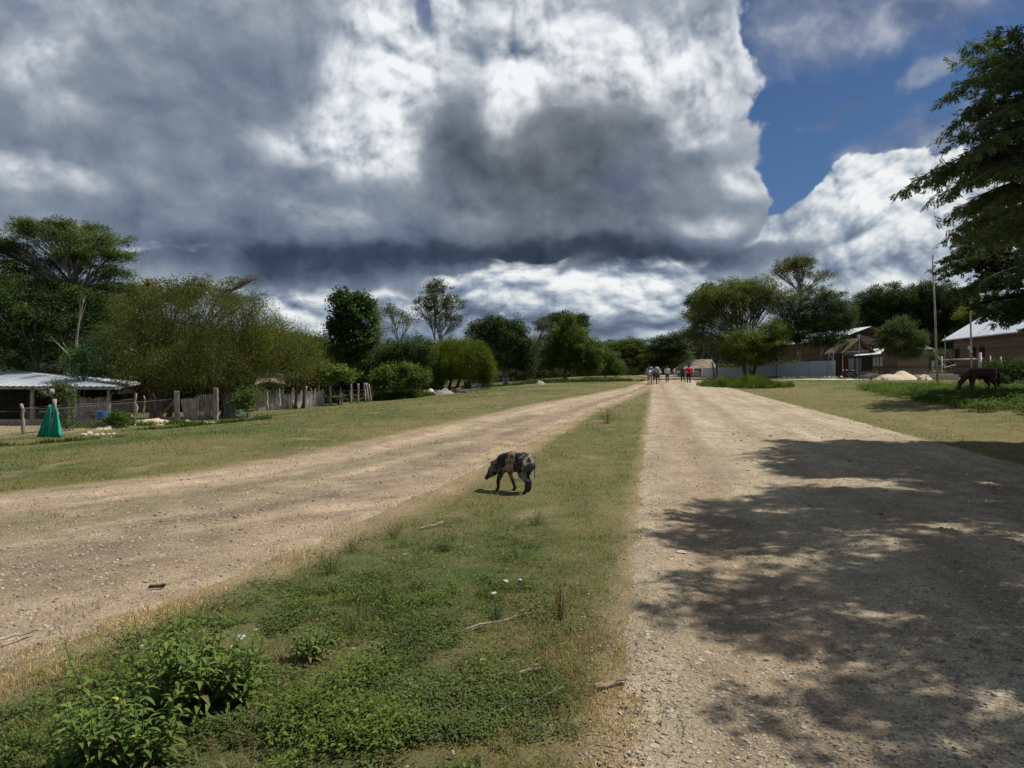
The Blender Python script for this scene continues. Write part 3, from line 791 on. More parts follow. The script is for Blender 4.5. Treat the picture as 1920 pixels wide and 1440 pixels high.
# --- left
tree('spreading_tree', 'tall umbrella crowned tree with flat leaf layers at the far left edge behind the shed', 118, 46,
     [(20, 470, 70, 22), (95, 440, 70, 20, 1), (170, 450, 65, 18), (215, 478, 42, 16), (60, 425, 50, 12, -1), (135, 425, 55, 12, 1), (-40, 450, 70, 25), (30, 505, 60, 14), (120, 492, 60, 14, 1.5), (200, 510, 50, 13), (215, 540, 45, 12), (-60, 510, 60, 20), (160, 475, 60, 14, -1), (60, 530, 90, 22, 2), (170, 545, 70, 20, 2), (100, 560, 90, 24, 2)],
     leaf=0.15, per=26, clump=0.6, flat=0.38, dens=0.85, col=((0.042, 0.066, 0.022), (0.090, 0.118, 0.036)), bark=BARK_PALE, trunk=0.26, lean=0.8, twigs=4, group=GL, up=1.2)
tree('broadleaf_tree', 'dark dense tree low in front of the umbrella tree at the left edge', 60, 42,
     [(40, 600, 70, 55), (40, 545, 80, 30, 2), (130, 555, 70, 30, 2), (120, 600, 60, 40, 1), (-20, 580, 60, 70), (180, 590, 45, 45, 2), (100, 650, 60, 40, 1), (30, 660, 60, 40), (190, 650, 40, 45)],
     leaf=0.16, dens=0.75, col=((0.026, 0.045, 0.014), (0.055, 0.082, 0.024)), bark=BARK_GREY, trunk=0.18, group=GL)
tree('forked_pale_tree', 'pale forked bare trunk rising among the dark leaves behind the shed', 122, 40,
     [(160, 560, 20, 14, 0, 0.4), (100, 640, 15, 10, 0, 0.3)], leaf=0.12, dens=0.25, col=DARK, bark=BARK_PALE, trunk=0.22, lean=0.6, twigs=1, group=GL)
tree('leafy_shrub', 'rounded glossy green shrub beside the shed roof', 152, 38, [(152, 668, 26, 26), (150, 690, 26, 20)], leaf=0.15, dens=0.8,
     col=((0.035, 0.075, 0.02), (0.065, 0.12, 0.035)), trunk=0.07, group=GL, mat=LEAFG, cat='shrub')
tree('thorn_tree', 'broad olive thorn tree with weeping leaves behind the fence posts left of the gate', 300, 40,
     [(300, 600, 75, 65), (240, 640, 55, 50, -1), (360, 590, 70, 60), (300, 680, 90, 40, -2), (220, 690, 40, 30, -1), (380, 660, 70, 50, -1), (330, 555, 70, 34, 1), (265, 570, 60, 36, 1), (420, 560, 50, 34, 1)],
     leaf=0.13, per=34, clump=0.6, flat=0.9, hang=0.8, dens=0.68, narrow=0.28, col=((0.048, 0.060, 0.018), (0.092, 0.104, 0.027)), bark=BARK_RED, trunk=0.16, group=GL, many_trunks=3)
tree('thorn_tree', 'broad olive thorn tree with reddish trunks beside the right gate post', 408, 38,
     [(440, 600, 70, 55), (500, 625, 65, 55), (430, 670, 70, 45, -1), (545, 665, 50, 42), (480, 680, 50, 30, -1), (470, 570, 44, 30, 1)],
     leaf=0.13, per=34, clump=0.6, flat=0.9, hang=0.9, dens=0.68, narrow=0.28, col=((0.052, 0.065, 0.017), (0.104, 0.116, 0.026)), bark=BARK_RED, trunk=0.14, group=GL, many_trunks=4)
tree('thorn_tree', 'lowest olive thorn tree, sloping down behind the paling fence', 560, 46,
     [(560, 640, 40, 45), (585, 665, 26, 38), (530, 620, 40, 38), (515, 590, 14, 22)],
     leaf=0.13, per=30, clump=0.6, hang=0.9, dens=0.7, narrow=0.3, col=((0.066, 0.086, 0.017), (0.125, 0.150, 0.027)), bark=BARK, trunk=0.12, group=GL, many_trunks=2)
tree('pale_leaved_tree', 'yellowish loose tree top showing above the thorn trees', 285, 52,
     [(275, 545, 30, 26), (320, 548, 28, 22), (250, 560, 26, 20), (375, 540, 30, 26), (345, 560, 30, 20)], leaf=0.2, dens=0.6, col=((0.085, 0.09, 0.035), (0.15, 0.14, 0.06)), bark=BARK_PALE, group=GL)
tree('flat_topped_tree', 'thin flat topped tree reaching right above the thorn trees', 400, 50,
     [(450, 530, 36, 9), (475, 522, 14, 6), (420, 545, 30, 10), (440, 560, 40, 10)], leaf=0.12, dens=0.5, flat=0.3, col=GREYG, bark=BARK_GREY, group=GL, twigs=5, up=1.0)
tree('glossy_tree', 'tall dark glossy tree with big leaves left of the airy trees', 655, 54,
     [(650, 565, 34, 22), (665, 590, 38, 34), (640, 610, 28, 20), (675, 635, 34, 34), (645, 660, 38, 30), (628, 620, 18, 14), (680, 570, 18, 16)],
     leaf=0.26, per=18, clump=0.55, dens=0.95, narrow=0.6, col=((0.026, 0.050, 0.014), (0.052, 0.088, 0.022)), trunk=0.2, group=GL, mat=LEAFG)
tree('olive_tree', 'slim yellow green tree with pale twigs leaning on the dark glossy tree', 705, 58,
     [(708, 600, 20, 22, 0, 0.75), (715, 625, 18, 26, 0, 0.6), (700, 575, 12, 12), (700, 660, 22, 26, 0, 0.6)], leaf=0.13, dens=0.9, col=OLIVE, bark=BARK_PALE, trunk=0.1, twigs=8, group=GL)
tree('slender_tree', 'slender tree with straight pale trunk and thin crown between two taller trees', 748, 62,
     [(745, 590, 26, 20, 0, 0.7), (765, 605, 20, 14, 0, 0.6), (735, 610, 16, 12, 0, 0.5), (728, 580, 12, 8, 0, 0.6)], leaf=0.17, dens=0.5, col=GREYG, bark=BARK_PALE, trunk=0.12, twigs=6, straight=True, group=GL)
tree('airy_tree', 'tall airy tree with pale fan of bare branches and leaves only at the tips', 822, 84,
     [(818, 560, 44, 36, 0, 0.7), (793, 580, 28, 28, 0, 0.6), (850, 580, 30, 28, 0, 0.6), (825, 600, 40, 28, 0, 0.25), (860, 605, 18, 22, 0, 0.3), (815, 535, 24, 12, 0, 0.75)],
     leaf=0.20, dens=0.42, col=((0.05, 0.06, 0.03), (0.09, 0.095, 0.045)), bark=BARK_PALE, trunk=0.10, twigs=16, limb_n=3, group=GL, clump=0.5, forks=None, many_trunks=2)
tree('scrub_tree', 'dark thin scrub tree with crossing grey branches behind the leafy shrubs', 780, 58,
     [(780, 650, 34, 26), (720, 680, 30, 30), (770, 700, 40, 22), (745, 660, 28, 26), (800, 665, 24, 30), (735, 690, 34, 20), (690, 690, 24, 30), (775, 685, 34, 20)], leaf=0.15, dens=0.65, col=DARK, bark=BARK_GREY, trunk=0.1, twigs=7, group=GL, many_trunks=2)
tree('weeping_tree', 'domed bright yellow green weeping tree with dark stems', 842, 66,
     [(845, 655, 34, 26), (878, 655, 34, 24), (860, 672, 50, 24), (822, 680, 16, 26), (912, 685, 18, 28), (900, 665, 22, 24), (830, 665, 20, 26)],
     leaf=0.17, per=40, clump=0.5, hang=1.6, narrow=0.22, dens=1.9, col=((0.058, 0.082, 0.011), (0.112, 0.145, 0.017)), trunk=0.16, group=GL, many_trunks=3)
tree('broadleaf_tree', 'dark rounded broadleaf tree right of the weeping tree', 947, 74,
     [(905, 625, 34, 26), (950, 630, 40, 26), (980, 650, 24, 32), (925, 650, 40, 26, 2), (960, 672, 34, 24), (990, 680, 26, 24), (900, 610, 18, 12), (930, 605, 24, 16), (965, 612, 22, 16)],
     leaf=0.22, dens=0.95, per=24, clump=0.7, col=((0.024, 0.042, 0.012), (0.052, 0.078, 0.020)), bark=BARK_GREY, trunk=0.2, group=GL)
tree('feathery_tree', 'dark feathery topped tree standing behind the bare grey tree', 1060, 84,
     [(1050, 600, 36, 16), (1085, 610, 22, 20), (1060, 635, 44, 24), (1020, 610, 16, 14), (1095, 600, 10, 12)], leaf=0.2, dens=0.8, flat=0.5, col=DARK, trunk=0.18, group=GL)
tree('bare_grey_tree', 'half bare grey twigged tree in front of the green one, middle distance', 1004, 76,
     [(1022, 610, 22, 24, 0, 0.25), (1012, 640, 22, 24, 0, 0.3), (1000, 655, 14, 18, 0, 0.3)], leaf=0.14, dens=0.5, col=((0.08, 0.085, 0.05), (0.13, 0.12, 0.08)), bark=BARK_GREY, trunk=0.1, twigs=16, group=GL)
tree('bright_green_tree', 'bright green bushy tree right of the bare grey tree', 1062, 78,
     [(1062, 635, 34, 40), (1085, 665, 36, 34), (1040, 672, 34, 32), (1110, 660, 24, 28), (1068, 605, 14, 18), (1110, 680, 22, 22)], leaf=0.2, dens=0.95, col=((0.055, 0.085, 0.018), (0.105, 0.135, 0.026)), bark=BARK_GREY, group=GL)
tree('round_tree', 'small round grey green tree at the end of the left tree line', 1135, 88, [(1135, 672, 26, 22), (1150, 690, 24, 14)], leaf=0.2, dens=0.9, col=MID, bark=BARK_GREY, trunk=0.1, group=GL)
tree('umbrella_tree', 'flat umbrella topped tree at the far end of the road, left of the gap', 1175, 104,
     [(1150, 646, 30, 8), (1185, 642, 30, 8), (1170, 655, 44, 10), (1200, 655, 18, 7), (1165, 672, 50, 16)], leaf=0.24, dens=0.9, flat=0.4, clump=0.8, col=MID, bark=BARK_GREY, up=1.0, group='trees at the far end of the road')
tree('umbrella_tree', 'flat umbrella topped tree at the far end of the road, right of the gap', 1255, 104,
     [(1240, 638, 26, 8), (1275, 632, 30, 10), (1260, 650, 36, 12), (1232, 655, 18, 8), (1265, 672, 36, 18), (1240, 680, 24, 14)], leaf=0.24, dens=0.95, flat=0.4, clump=0.8, col=DARK, bark=BARK_GREY, up=1.0, group='trees at the far end of the road')
# --- right group
GR = 'trees behind the white fence'
tree('broadleaf_tree', 'dark leaved tree poking out left of the large olive tree above the hut', 1318, 92,
     [(1300, 560, 20, 14), (1325, 545, 22, 16), (1310, 585, 22, 18), (1335, 575, 24, 24)], leaf=0.26, dens=0.95, clump=0.7, col=DARK, group=GR, mat=LEAFG)
tree('olive_tree', 'large spreading olive tree with many pale upright branches behind the white fence', 1405, 82,
     [(1330, 560, 36, 30), (1370, 545, 44, 26), (1420, 540, 40, 24), (1310, 600, 34, 28), (1350, 600, 44, 34, 0, 0.7), (1400, 590, 44, 32, 1, 0.55), (1445, 560, 32, 28), (1300, 630, 26, 22), (1380, 560, 50, 22)],
     leaf=0.18, per=30, clump=0.65, dens=0.70, hang=0.3, col=((0.068, 0.084, 0.022), (0.135, 0.148, 0.032)), bark=BARK_PALE, trunk=0.2, twigs=11, limb_n=2, group=GR, many_trunks=3)
tree('broadleaf_tree', 'lower dense yellow green crown hanging over the middle of the white fence', 1404, 78,
     [(1395, 640, 46, 26), (1440, 650, 44, 24), (1400, 672, 44, 14), (1450, 620, 34, 22), (1370, 660, 26, 16)],
     leaf=0.18, dens=0.9, clump=0.6, col=((0.058, 0.082, 0.016), (0.120, 0.148, 0.026)), bark=BARK, trunk=0.22, group=GR, many_trunks=2)
tree('grey_thicket_tree', 'grey twiggy leafless small tree beside the thatched hut', 1342, 80,
     [(1345, 640, 28, 22, 0, 0.4), (1330, 655, 22, 20, 0, 0.4), (1375, 660, 26, 20, 0, 0.35), (1350, 615, 26, 20, 0, 0.5)], leaf=0.15, dens=0.6, col=((0.075, 0.085, 0.04), (0.12, 0.12, 0.06)), bark=BARK_GREY, trunk=0.12, twigs=12, group=GR, many_trunks=2)
tree('tall_thin_tree', 'tall thin crowned tree rising above its neighbours with sky through it', 1497, 86,
     [(1485, 495, 32, 14, 0, 0.9), (1510, 490, 18, 12), (1455, 510, 18, 10, 0, 0.7), (1500, 515, 34, 18, 0, 0.5), (1545, 515, 22, 10, 0, 0.5), (1500, 545, 34, 18, 0, 0.3)],
     leaf=0.2, dens=0.6, clump=0.6, col=((0.06, 0.072, 0.022), (0.125, 0.125, 0.04)), bark=BARK_PALE, trunk=0.15, twigs=11, group=GR)
tree('broadleaf_tree', 'grey green open tree over the right end of the white fence', 1502, 80,
     [(1490, 570, 36, 26), (1520, 600, 40, 30), (1480, 620, 32, 22), (1500, 640, 30, 16, 0, 0.6), (1465, 590, 26, 26)], leaf=0.17, dens=0.68, col=((0.042, 0.062, 0.022), (0.085, 0.105, 0.040)), bark=BARK_PALE, trunk=0.13, twigs=8, group=GR)
tree('broadleaf_tree', 'blue green dense tree in front of the white roofed house', 1541, 78,
     [(1545, 560, 40, 24), (1575, 575, 30, 24), (1550, 600, 44, 28), (1585, 605, 26, 24), (1540, 635, 34, 20), (1575, 640, 24, 16, 0, 0.7)],
     leaf=0.17, dens=0.74, col=((0.034, 0.058, 0.024), (0.072, 0.100, 0.042)), bark=BARK_PALE, trunk=0.12, twigs=8, group=GR)
for px, lab in ((1412, 'dark double trunk'),): pass
tree('dense_dark_tree', 'wide dark tree behind the houses, left part of the dark mass', 1650, 112,
     [(1630, 570, 30, 30), (1670, 560, 44, 30), (1640, 600, 40, 30), (1690, 590, 40, 40), (1615, 590, 20, 20)], leaf=0.24, per=34, clump=0.8, dens=1.0, col=((0.024, 0.036, 0.012), (0.052, 0.068, 0.022)), group='dark trees behind the houses')
tree('dense_dark_tree', 'wide dark tree behind the tall pole', 1740, 112,
     [(1735, 548, 36, 26), (1775, 560, 40, 28), (1720, 590, 44, 40), (1770, 600, 44, 40), (1820, 590, 40, 40), (1750, 640, 60, 30)], leaf=0.24, per=34, clump=0.8, dens=1.0, col=((0.026, 0.040, 0.012), (0.055, 0.072, 0.022)), group='dark trees behind the houses')
tree('bright_green_tree', 'yellow green tree top showing above the long metal roof', 1840, 100,
     [(1840, 580, 34, 14), (1870, 570, 34, 20), (1810, 590, 24, 10)], leaf=0.26, dens=0.9, clump=0.8, col=((0.07, 0.10, 0.016), (0.135, 0.160, 0.026)), group='dark trees behind the houses')
tree('round_tree', 'small bushy grey green tree between the porch and the log cabin', 1688, 74,
     [(1688, 612, 26, 18), (1700, 635, 36, 24), (1675, 645, 34, 24), (1700, 658, 32, 14), (1722, 640, 16, 14), (1668, 625, 20, 18)],
     leaf=0.16, dens=1.0, clump=0.5, per=26, col=((0.048, 0.065, 0.026), (0.095, 0.112, 0.050)), bark=BARK_GREY, trunk=0.10, group=None)
# --- shrubs of the left side
tree('leafy_shrub', 'light green pinnate leaved shrub above the paling fence', 632, 50, [(635, 698, 22, 14), (655, 708, 18, 12), (615, 705, 20, 14)], leaf=0.28, narrow=0.4, dens=0.9, col=((0.07, 0.105, 0.022), (0.13, 0.17, 0.04)), trunk=0.05, cat='shrub', group='shrubs along the left fence')
tree('brownish_shrub', 'reddish brown dry shrub left of the light green one', 595, 51, [(595, 690, 26, 16), (580, 705, 26, 16), (610, 680, 16, 10)], leaf=0.12, dens=0.9, col=((0.085, 0.062, 0.035), (0.12, 0.095, 0.045)), trunk=0.05, cat='shrub', group='shrubs along the left fence')
tree('leafy_shrub', 'wide pale green shrub with drooping leaf sprays behind the tall grass', 760, 56, [(712, 712, 20, 18), (735, 700, 26, 20), (765, 698, 28, 18), (790, 708, 20, 12), (750, 718, 30, 12)], leaf=0.24, narrow=0.4, dens=0.85, col=((0.065, 0.098, 0.022), (0.115, 0.15, 0.04)), trunk=0.05, cat='shrub', group='shrubs along the left fence')
tree('climbing_shrub', 'dark leafy bush with pale shoots between the gate and the paling fence', 462, 34, [(462, 752, 16, 18), (450, 745, 14, 12), (470, 738, 12, 6)], leaf=0.14, dens=1.0, col=((0.035, 0.06, 0.018), (0.08, 0.12, 0.03)), trunk=0.04, cat='shrub', group='shrubs along the left fence')
tree('sapling', 'thin young tree with a dark vine in front of the shed beside the green net', 127, 30, [(122, 745, 14, 22), (115, 725, 14, 8), (130, 735, 12, 12), (120, 775, 12, 22), (80, 735, 14, 9, 0, 0.5), (128, 800, 10, 14)],
     leaf=0.11, dens=0.7, clump=0.3, per=20, col=((0.03, 0.05, 0.016), (0.07, 0.10, 0.03)), bark=BARK_PALE, trunk=0.03, cat='tree', group=None)
tree('leafy_shrub', 'low green bush in front of the blue drum', 218, 31, [(212, 790, 14, 11), (226, 782, 14, 13), (190, 799, 22, 7), (170, 800, 14, 9), (235, 800, 14, 9)], leaf=0.12, clump=0.3, dens=0.9, col=((0.05, 0.085, 0.016), (0.10, 0.14, 0.026)), trunk=0.02, cat='shrub', group='shrubs along the left fence')
tree('leafy_hedge', 'dark leafy hedge bush at the right edge behind the horse', 1880, 46, [(1860, 690, 26, 14), (1895, 692, 28, 16), (1930, 690, 30, 16), (1880, 705, 40, 14)], leaf=0.16, dens=0.95, col=((0.024, 0.045, 0.012), (0.055, 0.088, 0.02)), trunk=0.05, cat='hedge')
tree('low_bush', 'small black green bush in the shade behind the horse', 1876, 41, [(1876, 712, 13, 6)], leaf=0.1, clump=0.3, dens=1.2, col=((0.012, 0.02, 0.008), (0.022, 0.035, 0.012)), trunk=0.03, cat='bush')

# --- woods beyond and undergrowth: one mass nobody could count
def mass(name, label, segs, n, leaf, col, clump, seed, dmin=0, dmax=0):
    "segs: (px0, py_top, px1, py_top1, D0, D1, thickness) bands of foliage standing on the land"
    r = np.random.default_rng(seed); L = Leaves(seed); tot = sum(abs(s_[2] - s_[0]) for s_ in segs)
    for (a, ta, b_, tb, D0, D1, th) in segs:
        m = int(n * abs(b_ - a) / tot); u = r.random(m)
        D = D0 + (D1 - D0) * u + r.random(m) * th; px = a + (b_ - a) * u
        x = (px - 960) / F * D; g = T(x, D)
        top = 1.6 + (690 - (ta + (tb - ta) * u)) / F * D
        top = top + nz(x, D, 0.35, 4, seed) * 1.8 * (top - g) / 5
        z = g + (top - g) * r.random(m) ** 0.65
        gg = np.clip(0.5 + nz(x, z * 1.5, 0.35, 2, seed + 3) + r.normal(size=m) * 0.1, 0, 1)[:, None]
        L.clumps(np.stack([x, D, z], -1), clump * r.uniform(0.7, 1.3, m), 22, leaf, np.array(col[0]) * (1 - gg) + np.array(col[1]) * gg, 0.75)
    return tag(obj(name, L.mesh(name, (0, 0, 0)), LEAF), kind='stuff', label=label)
mass('distant_woods', 'dark woods closing the view behind the trees and houses',
     [(-700, 560, 250, 560, 75, 75, 10), (250, 600, 620, 640, 78, 85, 10), (620, 650, 900, 645, 95, 98, 10), (900, 650, 1130, 648, 100, 104, 8), (1130, 652, 1290, 650, 112, 112, 8),
      (1290, 640, 1500, 630, 120, 118, 8), (1500, 600, 1800, 590, 124, 120, 8), (1800, 600, 2800, 560, 118, 90, 8)], 30000, 0.30, ((0.036, 0.052, 0.016), (0.078, 0.096, 0.028)), 1.3, 61)
mass('undergrowth', 'dark undergrowth filling the gaps below the trees',
     [(-500, 690, 200, 690, 52, 50, 3), (200, 715, 480, 715, 47, 48, 3), (480, 705, 700, 700, 56, 62, 3), (700, 700, 830, 700, 66, 74, 3), (880, 704, 960, 700, 82, 84, 3), (960, 695, 1205, 690, 84, 102, 4), (1340, 690, 1500, 680, 88, 88, 2), (1200, 704, 1280, 702, 108, 100, 3), (1560, 665, 1900, 655, 103, 101, 4)],
     16000, 0.18, ((0.030, 0.042, 0.016), (0.066, 0.080, 0.028)), 0.6, 62)
# ------------------------------------------------------------------ things on the left
M_TIN = mat_plain('worn_tin', (0.50, 0.53, 0.55), 0.55, 0.12, 0.9, 0.0, coord='Object', spec=0.4, stretch=(1, 0.3, 1))
M_TIN_BR = mat_plain('white_tin', (0.70, 0.73, 0.76), 0.5, 0.10, 0.8, 0.0, spec=0.4)
M_TARP_D = mat_plain('dark_tarpaulin', (0.045, 0.05, 0.06), 0.6, 0.3, 3, bump=0.02)
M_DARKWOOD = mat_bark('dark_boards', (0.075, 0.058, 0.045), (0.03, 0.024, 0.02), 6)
M_CONC = mat_plain('dusty_concrete', (0.30, 0.27, 0.235), 0.95, 0.25, 4, bump=0.01)
M_LIME = mat_plain('limestone', (0.62, 0.54, 0.41), 0.95, 0.25, 9, bump=0.02, dark=(0.34, 0.27, 0.18))
M_SAND = mat_plain('pale_sand', (0.60, 0.49, 0.34), 0.95, 0.22, 14, bump=0.03, dark=(0.36, 0.27, 0.17))
M_GRAVELP = mat_plain('grey_gravel', (0.30, 0.27, 0.23), 0.95, 0.3, 30, bump=0.03)
M_BLUE = mat_plain('blue_plastic', (0.015, 0.12, 0.46), 0.45, 0.15, 5, spec=0.5)
M_NETG = mat_plain('green_net', (0.03, 0.36, 0.25), 0.8, 0.35, 7, stretch=(3, 3, 0.4))
M_ORANGE = mat_plain('orange_cloth', (0.50, 0.19, 0.06), 0.8, 0.2, 5)
M_WIRE = mat_plain('dull_wire', (0.15, 0.14, 0.13), 0.6, 0.2, 8)
M_THATCH = mat_bark('dry_thatch', (0.26, 0.205, 0.15), (0.11, 0.085, 0.06), 14)
M_BLACK = mat_plain('black_rubber', (0.018, 0.018, 0.02), 0.6, 0.3, 8)

def crooked(mb, foot, h, r, lean=(0, 0), bend=0.06, n=7, fork=False):
    foot = Vector(foot); top = foot + Vector((lean[0], lean[1], h))
    pts = [foot + Vector((0, 0, -0.1))]
    for i in range(1, 6):
        t = i / 5; pts.append(foot.lerp(top, t) + Vector((random.uniform(-bend, bend), random.uniform(-bend, bend), 0)) * (0 if i == 5 else 1))
    mb.tube(pts, [r * random.uniform(0.85, 1.12) * (1.1 - 0.25 * i / 5) for i in range(6)], n, 0.10)
    if fork:
        a = pts[3]; mb.tube([a, a.lerp(top, 0.6) + Vector((-0.12, 0, 0)), top + Vector((-0.14, 0, -0.05))], [r * 0.6, r * 0.5, r * 0.4], 6, 0.1)
    return top

# open shed
sh = thing('open_shed', 'open sided shed with a low hipped metal roof at the left edge', 'shed', GX(60, 37))
eR = W(216, 724.5, 36); eL = Vector((eR.x - 15.0, 37.5, eR.z)); rR = W(28, 694, 42); rL = Vector((eL.x, 43.5, rR.z))
bR = Vector((eR.x - 4.6, 47, eR.z + 0.02)); bL = Vector((eL.x, 49, eR.z + 0.02))
mb = MB(); mb.corr(eL, eR, rR, rL, 0.35, 0.018); mb.corr(eR, bR, rR + Vector((0, 0.05, 0)), rR, 0.35, 0.018); mb.corr(bR, bL, rL, rR, 0.35, 0.018)
roof = mb.build('roof', M_TIN, sh)
mb = MB()
for a, b_ in ((eL, eR), (eR, bR)): mb.beam(a - Vector((0, -0.25, 0.10)), b_ - Vector((0, -0.1, 0.10)), 0.10, 0.12)
mb.build('eave_beam', WOOD_GREY, sh)
random.seed(3)
for px, D in ((60, 36.6), (142, 36.4), (203, 36.5), (-60, 36.8)):
    f = GX(px, D); mb = MB(); crooked(mb, f, eR.z - f.z - 0.12, 0.10, bend=0.02); mb.build('post', WOOD_GREY, sh, True)
for px, D in ((150, 44.5), (70, 46)):
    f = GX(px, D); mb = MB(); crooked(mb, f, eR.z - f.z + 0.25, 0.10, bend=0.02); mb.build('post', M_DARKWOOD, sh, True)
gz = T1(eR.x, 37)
mb = MB(); mb.box((eL.x + 6.2, 47.2, gz + 1.0), (12.5, 0.12, 2.2)); mb.build('shade_rear_wall', M_DARKWOOD, sh)  # dark boards added for the shade under the deep roof
a = GX(-260, 36.9); b_ = GX(170, 36.2); mb = MB(); mb.beam(a + Vector((0, 0, 0.08)), b_ + Vector((0, 0, 0.10)), 0.25, 0.28); mb.build('kerb', M_CONC, sh)
# lean-to of dark sheet
lt = thing('tarpaulin_awning', 'dark grey tarpaulin stretched out from the right end of the shed roof', 'awning', GX(228, 37.5))
mb = MB(); a, b_, c_, d_ = W(206, 737, 36.4), W(252, 733.5, 37.2), W(224, 722.5, 41), W(205, 723.5, 38.5)
m1 = (a + b_) / 2 - Vector((0, 0, 0.10)); mb.quad(a, m1, (c_ + d_) / 2, d_, 0.01); mb.quad(m1, b_, c_ + Vector((0.0, 0, 0)), (c_ + d_) / 2, 0.01)
mb.build('sheet', M_TARP_D, lt)
f = GX(252, 37.2); mb = MB(); mb.tube([f, b_], [0.05, 0.04], 6); mb.build('pole', WOOD_GREY, lt)

# short paling rack inside
rk = thing('paling_fence', 'short whitish paling rack under the right end of the shed', 'fence', GX(175, 37.6), 0, 'paling fences of the left yard')
random.seed(9); mb = MB()
for i in range(18):
    px = 146 + i * 3.3; f = GX(px, 37.8); top = W(px + random.uniform(-1, 1), 746 + random.uniform(-2, 7), 37.8)
    mb.beam(f + Vector((0, 0, 0.35 if i > 5 else 0)), top, random.uniform(0.06, 0.10), 0.03, (0, 1, 0))
mb.build('palings', WOOD_WHITE, rk)
mb = MB(); mb.beam(W(145, 748, 37.7), W(171, 746, 37.7), 0.06, 0.06); mb.beam(W(145, 776, 37.75), W(205, 770, 37.75), 0.06, 0.06); mb.build('rail', WOOD_GREY, rk)

# wire fence on crooked live posts
wf = thing('wire_fence', 'chain link fence on crooked grey posts from the shed to the gate', 'fence', GX(150, 33.5))
def hpx(px, yt, yb, r, D=None, lean=0.0, fork=False, parent=None, mat=WOOD_GREY, bend=0.07, name='post'):
    p = GX(px, D) if D else G(px, yb)
    h = (p.y / F) * (yb - yt); mb = MB(); crooked(mb, p, h, r, (lean * h, 0), bend, fork=fork)
    mb.build(name, mat, parent, True); return p
random.seed(21)
fp = []
for px, yt, yb, r, ln, fk in ((45, 757, 814, 0.07, -0.08, False), (103, 748, 818, 0.09, 0.0, False), (158, 745, 794, 0.07, -0.12, False), (167, 744, 790, 0.04, 0, False), (204, 736, 782, 0.07, 0.12, True),
                          (253, 738, 781, 0.08, 0.06, False), (293, 737, 783, 0.08, -0.14, False), (270, 742, 776, 0.05, 0.0, False)):
    fp.append(hpx(px, yt, yb, r, None, ln, fk, wf))
mb = MB(); a = G(315, 783); mb.tube([a + Vector((-0.5, 0, 0)), W(331, 747, a.y)], [0.06, 0.05], 6); mb.tube([G(333, 786), W(324, 750, a.y)], [0.04, 0.04], 6); mb.build('brace', WOOD_GREY, wf, True)
mb = MB()
line = sorted([p for i, p in enumerate(fp) if i in (0, 1, 2, 4, 5, 6)], key=lambda p: p.x); line = [Vector((line[0].x - 9, line[0].y + 1.0, T1(line[0].x - 9, line[0].y + 1)))] + line + [G(332, 786)]
for a, b_ in zip(line[:-1], line[1:]):
    L_ = (b_ - a).length; n = int(L_ / 0.26); hh = 1.0
    for k in range(-6, n):
        t0 = max(0, k) / n; t1 = min(n, k + 6) / n; z0 = hh * (max(0, -k) / 6); z1 = hh * (1 - max(0, k + 6 - n) / 6)
        p0 = a.lerp(b_, t0) + Vector((0, 0, 0.03 + z0)); p1 = a.lerp(b_, t1) + Vector((0, 0, 0.03 + z1))
        mb.tube([p0, p1], 0.0025, 3, cap=False)
        p0 = a.lerp(b_, t0) + Vector((0, 0.01, 0.03 + hh - z0)); p1 = a.lerp(b_, t1) + Vector((0, 0.01, 0.03 + hh - z1))
        mb.tube([p0, p1], 0.0025, 3, cap=False)
    mb.tube([a + Vector((0, 0, 1.05)), b_ + Vector((0, 0, 1.05))], 0.010, 4)
mb.build('chain_link_mesh', M_WIRE, wf)

# green net hung from a post
gp = G(103, 820)
nt_ = thing('green_net', 'green shade net gathered to the top of a crooked post and spread at its foot', 'net', gp + Vector((-0.1, -0.15, 0)))
mb = MB(); n = 40; k = gp.y / F
for part, (ax, spread, sy) in enumerate(((-4, -19, 1.0), (6, 16, 0.8))):
    rows = []
    for j in range(9):
        t = j / 8; row = []
        for i in range(n // 2):
            u = i / (n // 2 - 1)
            cx = (ax + (spread - ax) * 0.5 * t) * k; wd = (1.5 + 10.5 * t * sy) * k
            x = cx + (u - 0.5) * 2 * wd; yy = -0.12 - 0.10 * t * math.sin(u * 22 + part) - 0.15 * t
            z = (62 - 60 * t) * k * (1 if part == 0 else 0.92) - 0.0
            row.append(gp + Vector((x, yy, max(z, 0.02 + 0.02 * math.sin(u * 15)))))
        rows.append(row)
    b0 = len(mb.v)
    for r_ in rows: mb.v += [tuple(v) for v in r_]
    m_ = n // 2
    for j in range(8):
        for i in range(m_ - 1): q = b0 + j * m_ + i; mb.f.append((q, q + 1, q + 1 + m_, q + m_))
o = mb.build('net_cloth', M_NETG, nt_, True); sm = o.modifiers.new('thick', 'SOLIDIFY'); sm.thickness = 0.012
mb = MB(); mb.tube([gp + Vector((-0.03, -0.1, 1.62)), gp + Vector((-0.02, -0.1, 1.82))], [0.10, 0.07], 8, 0.15); mb.build('tied_bundle', WOOD_GREY, nt_, True)

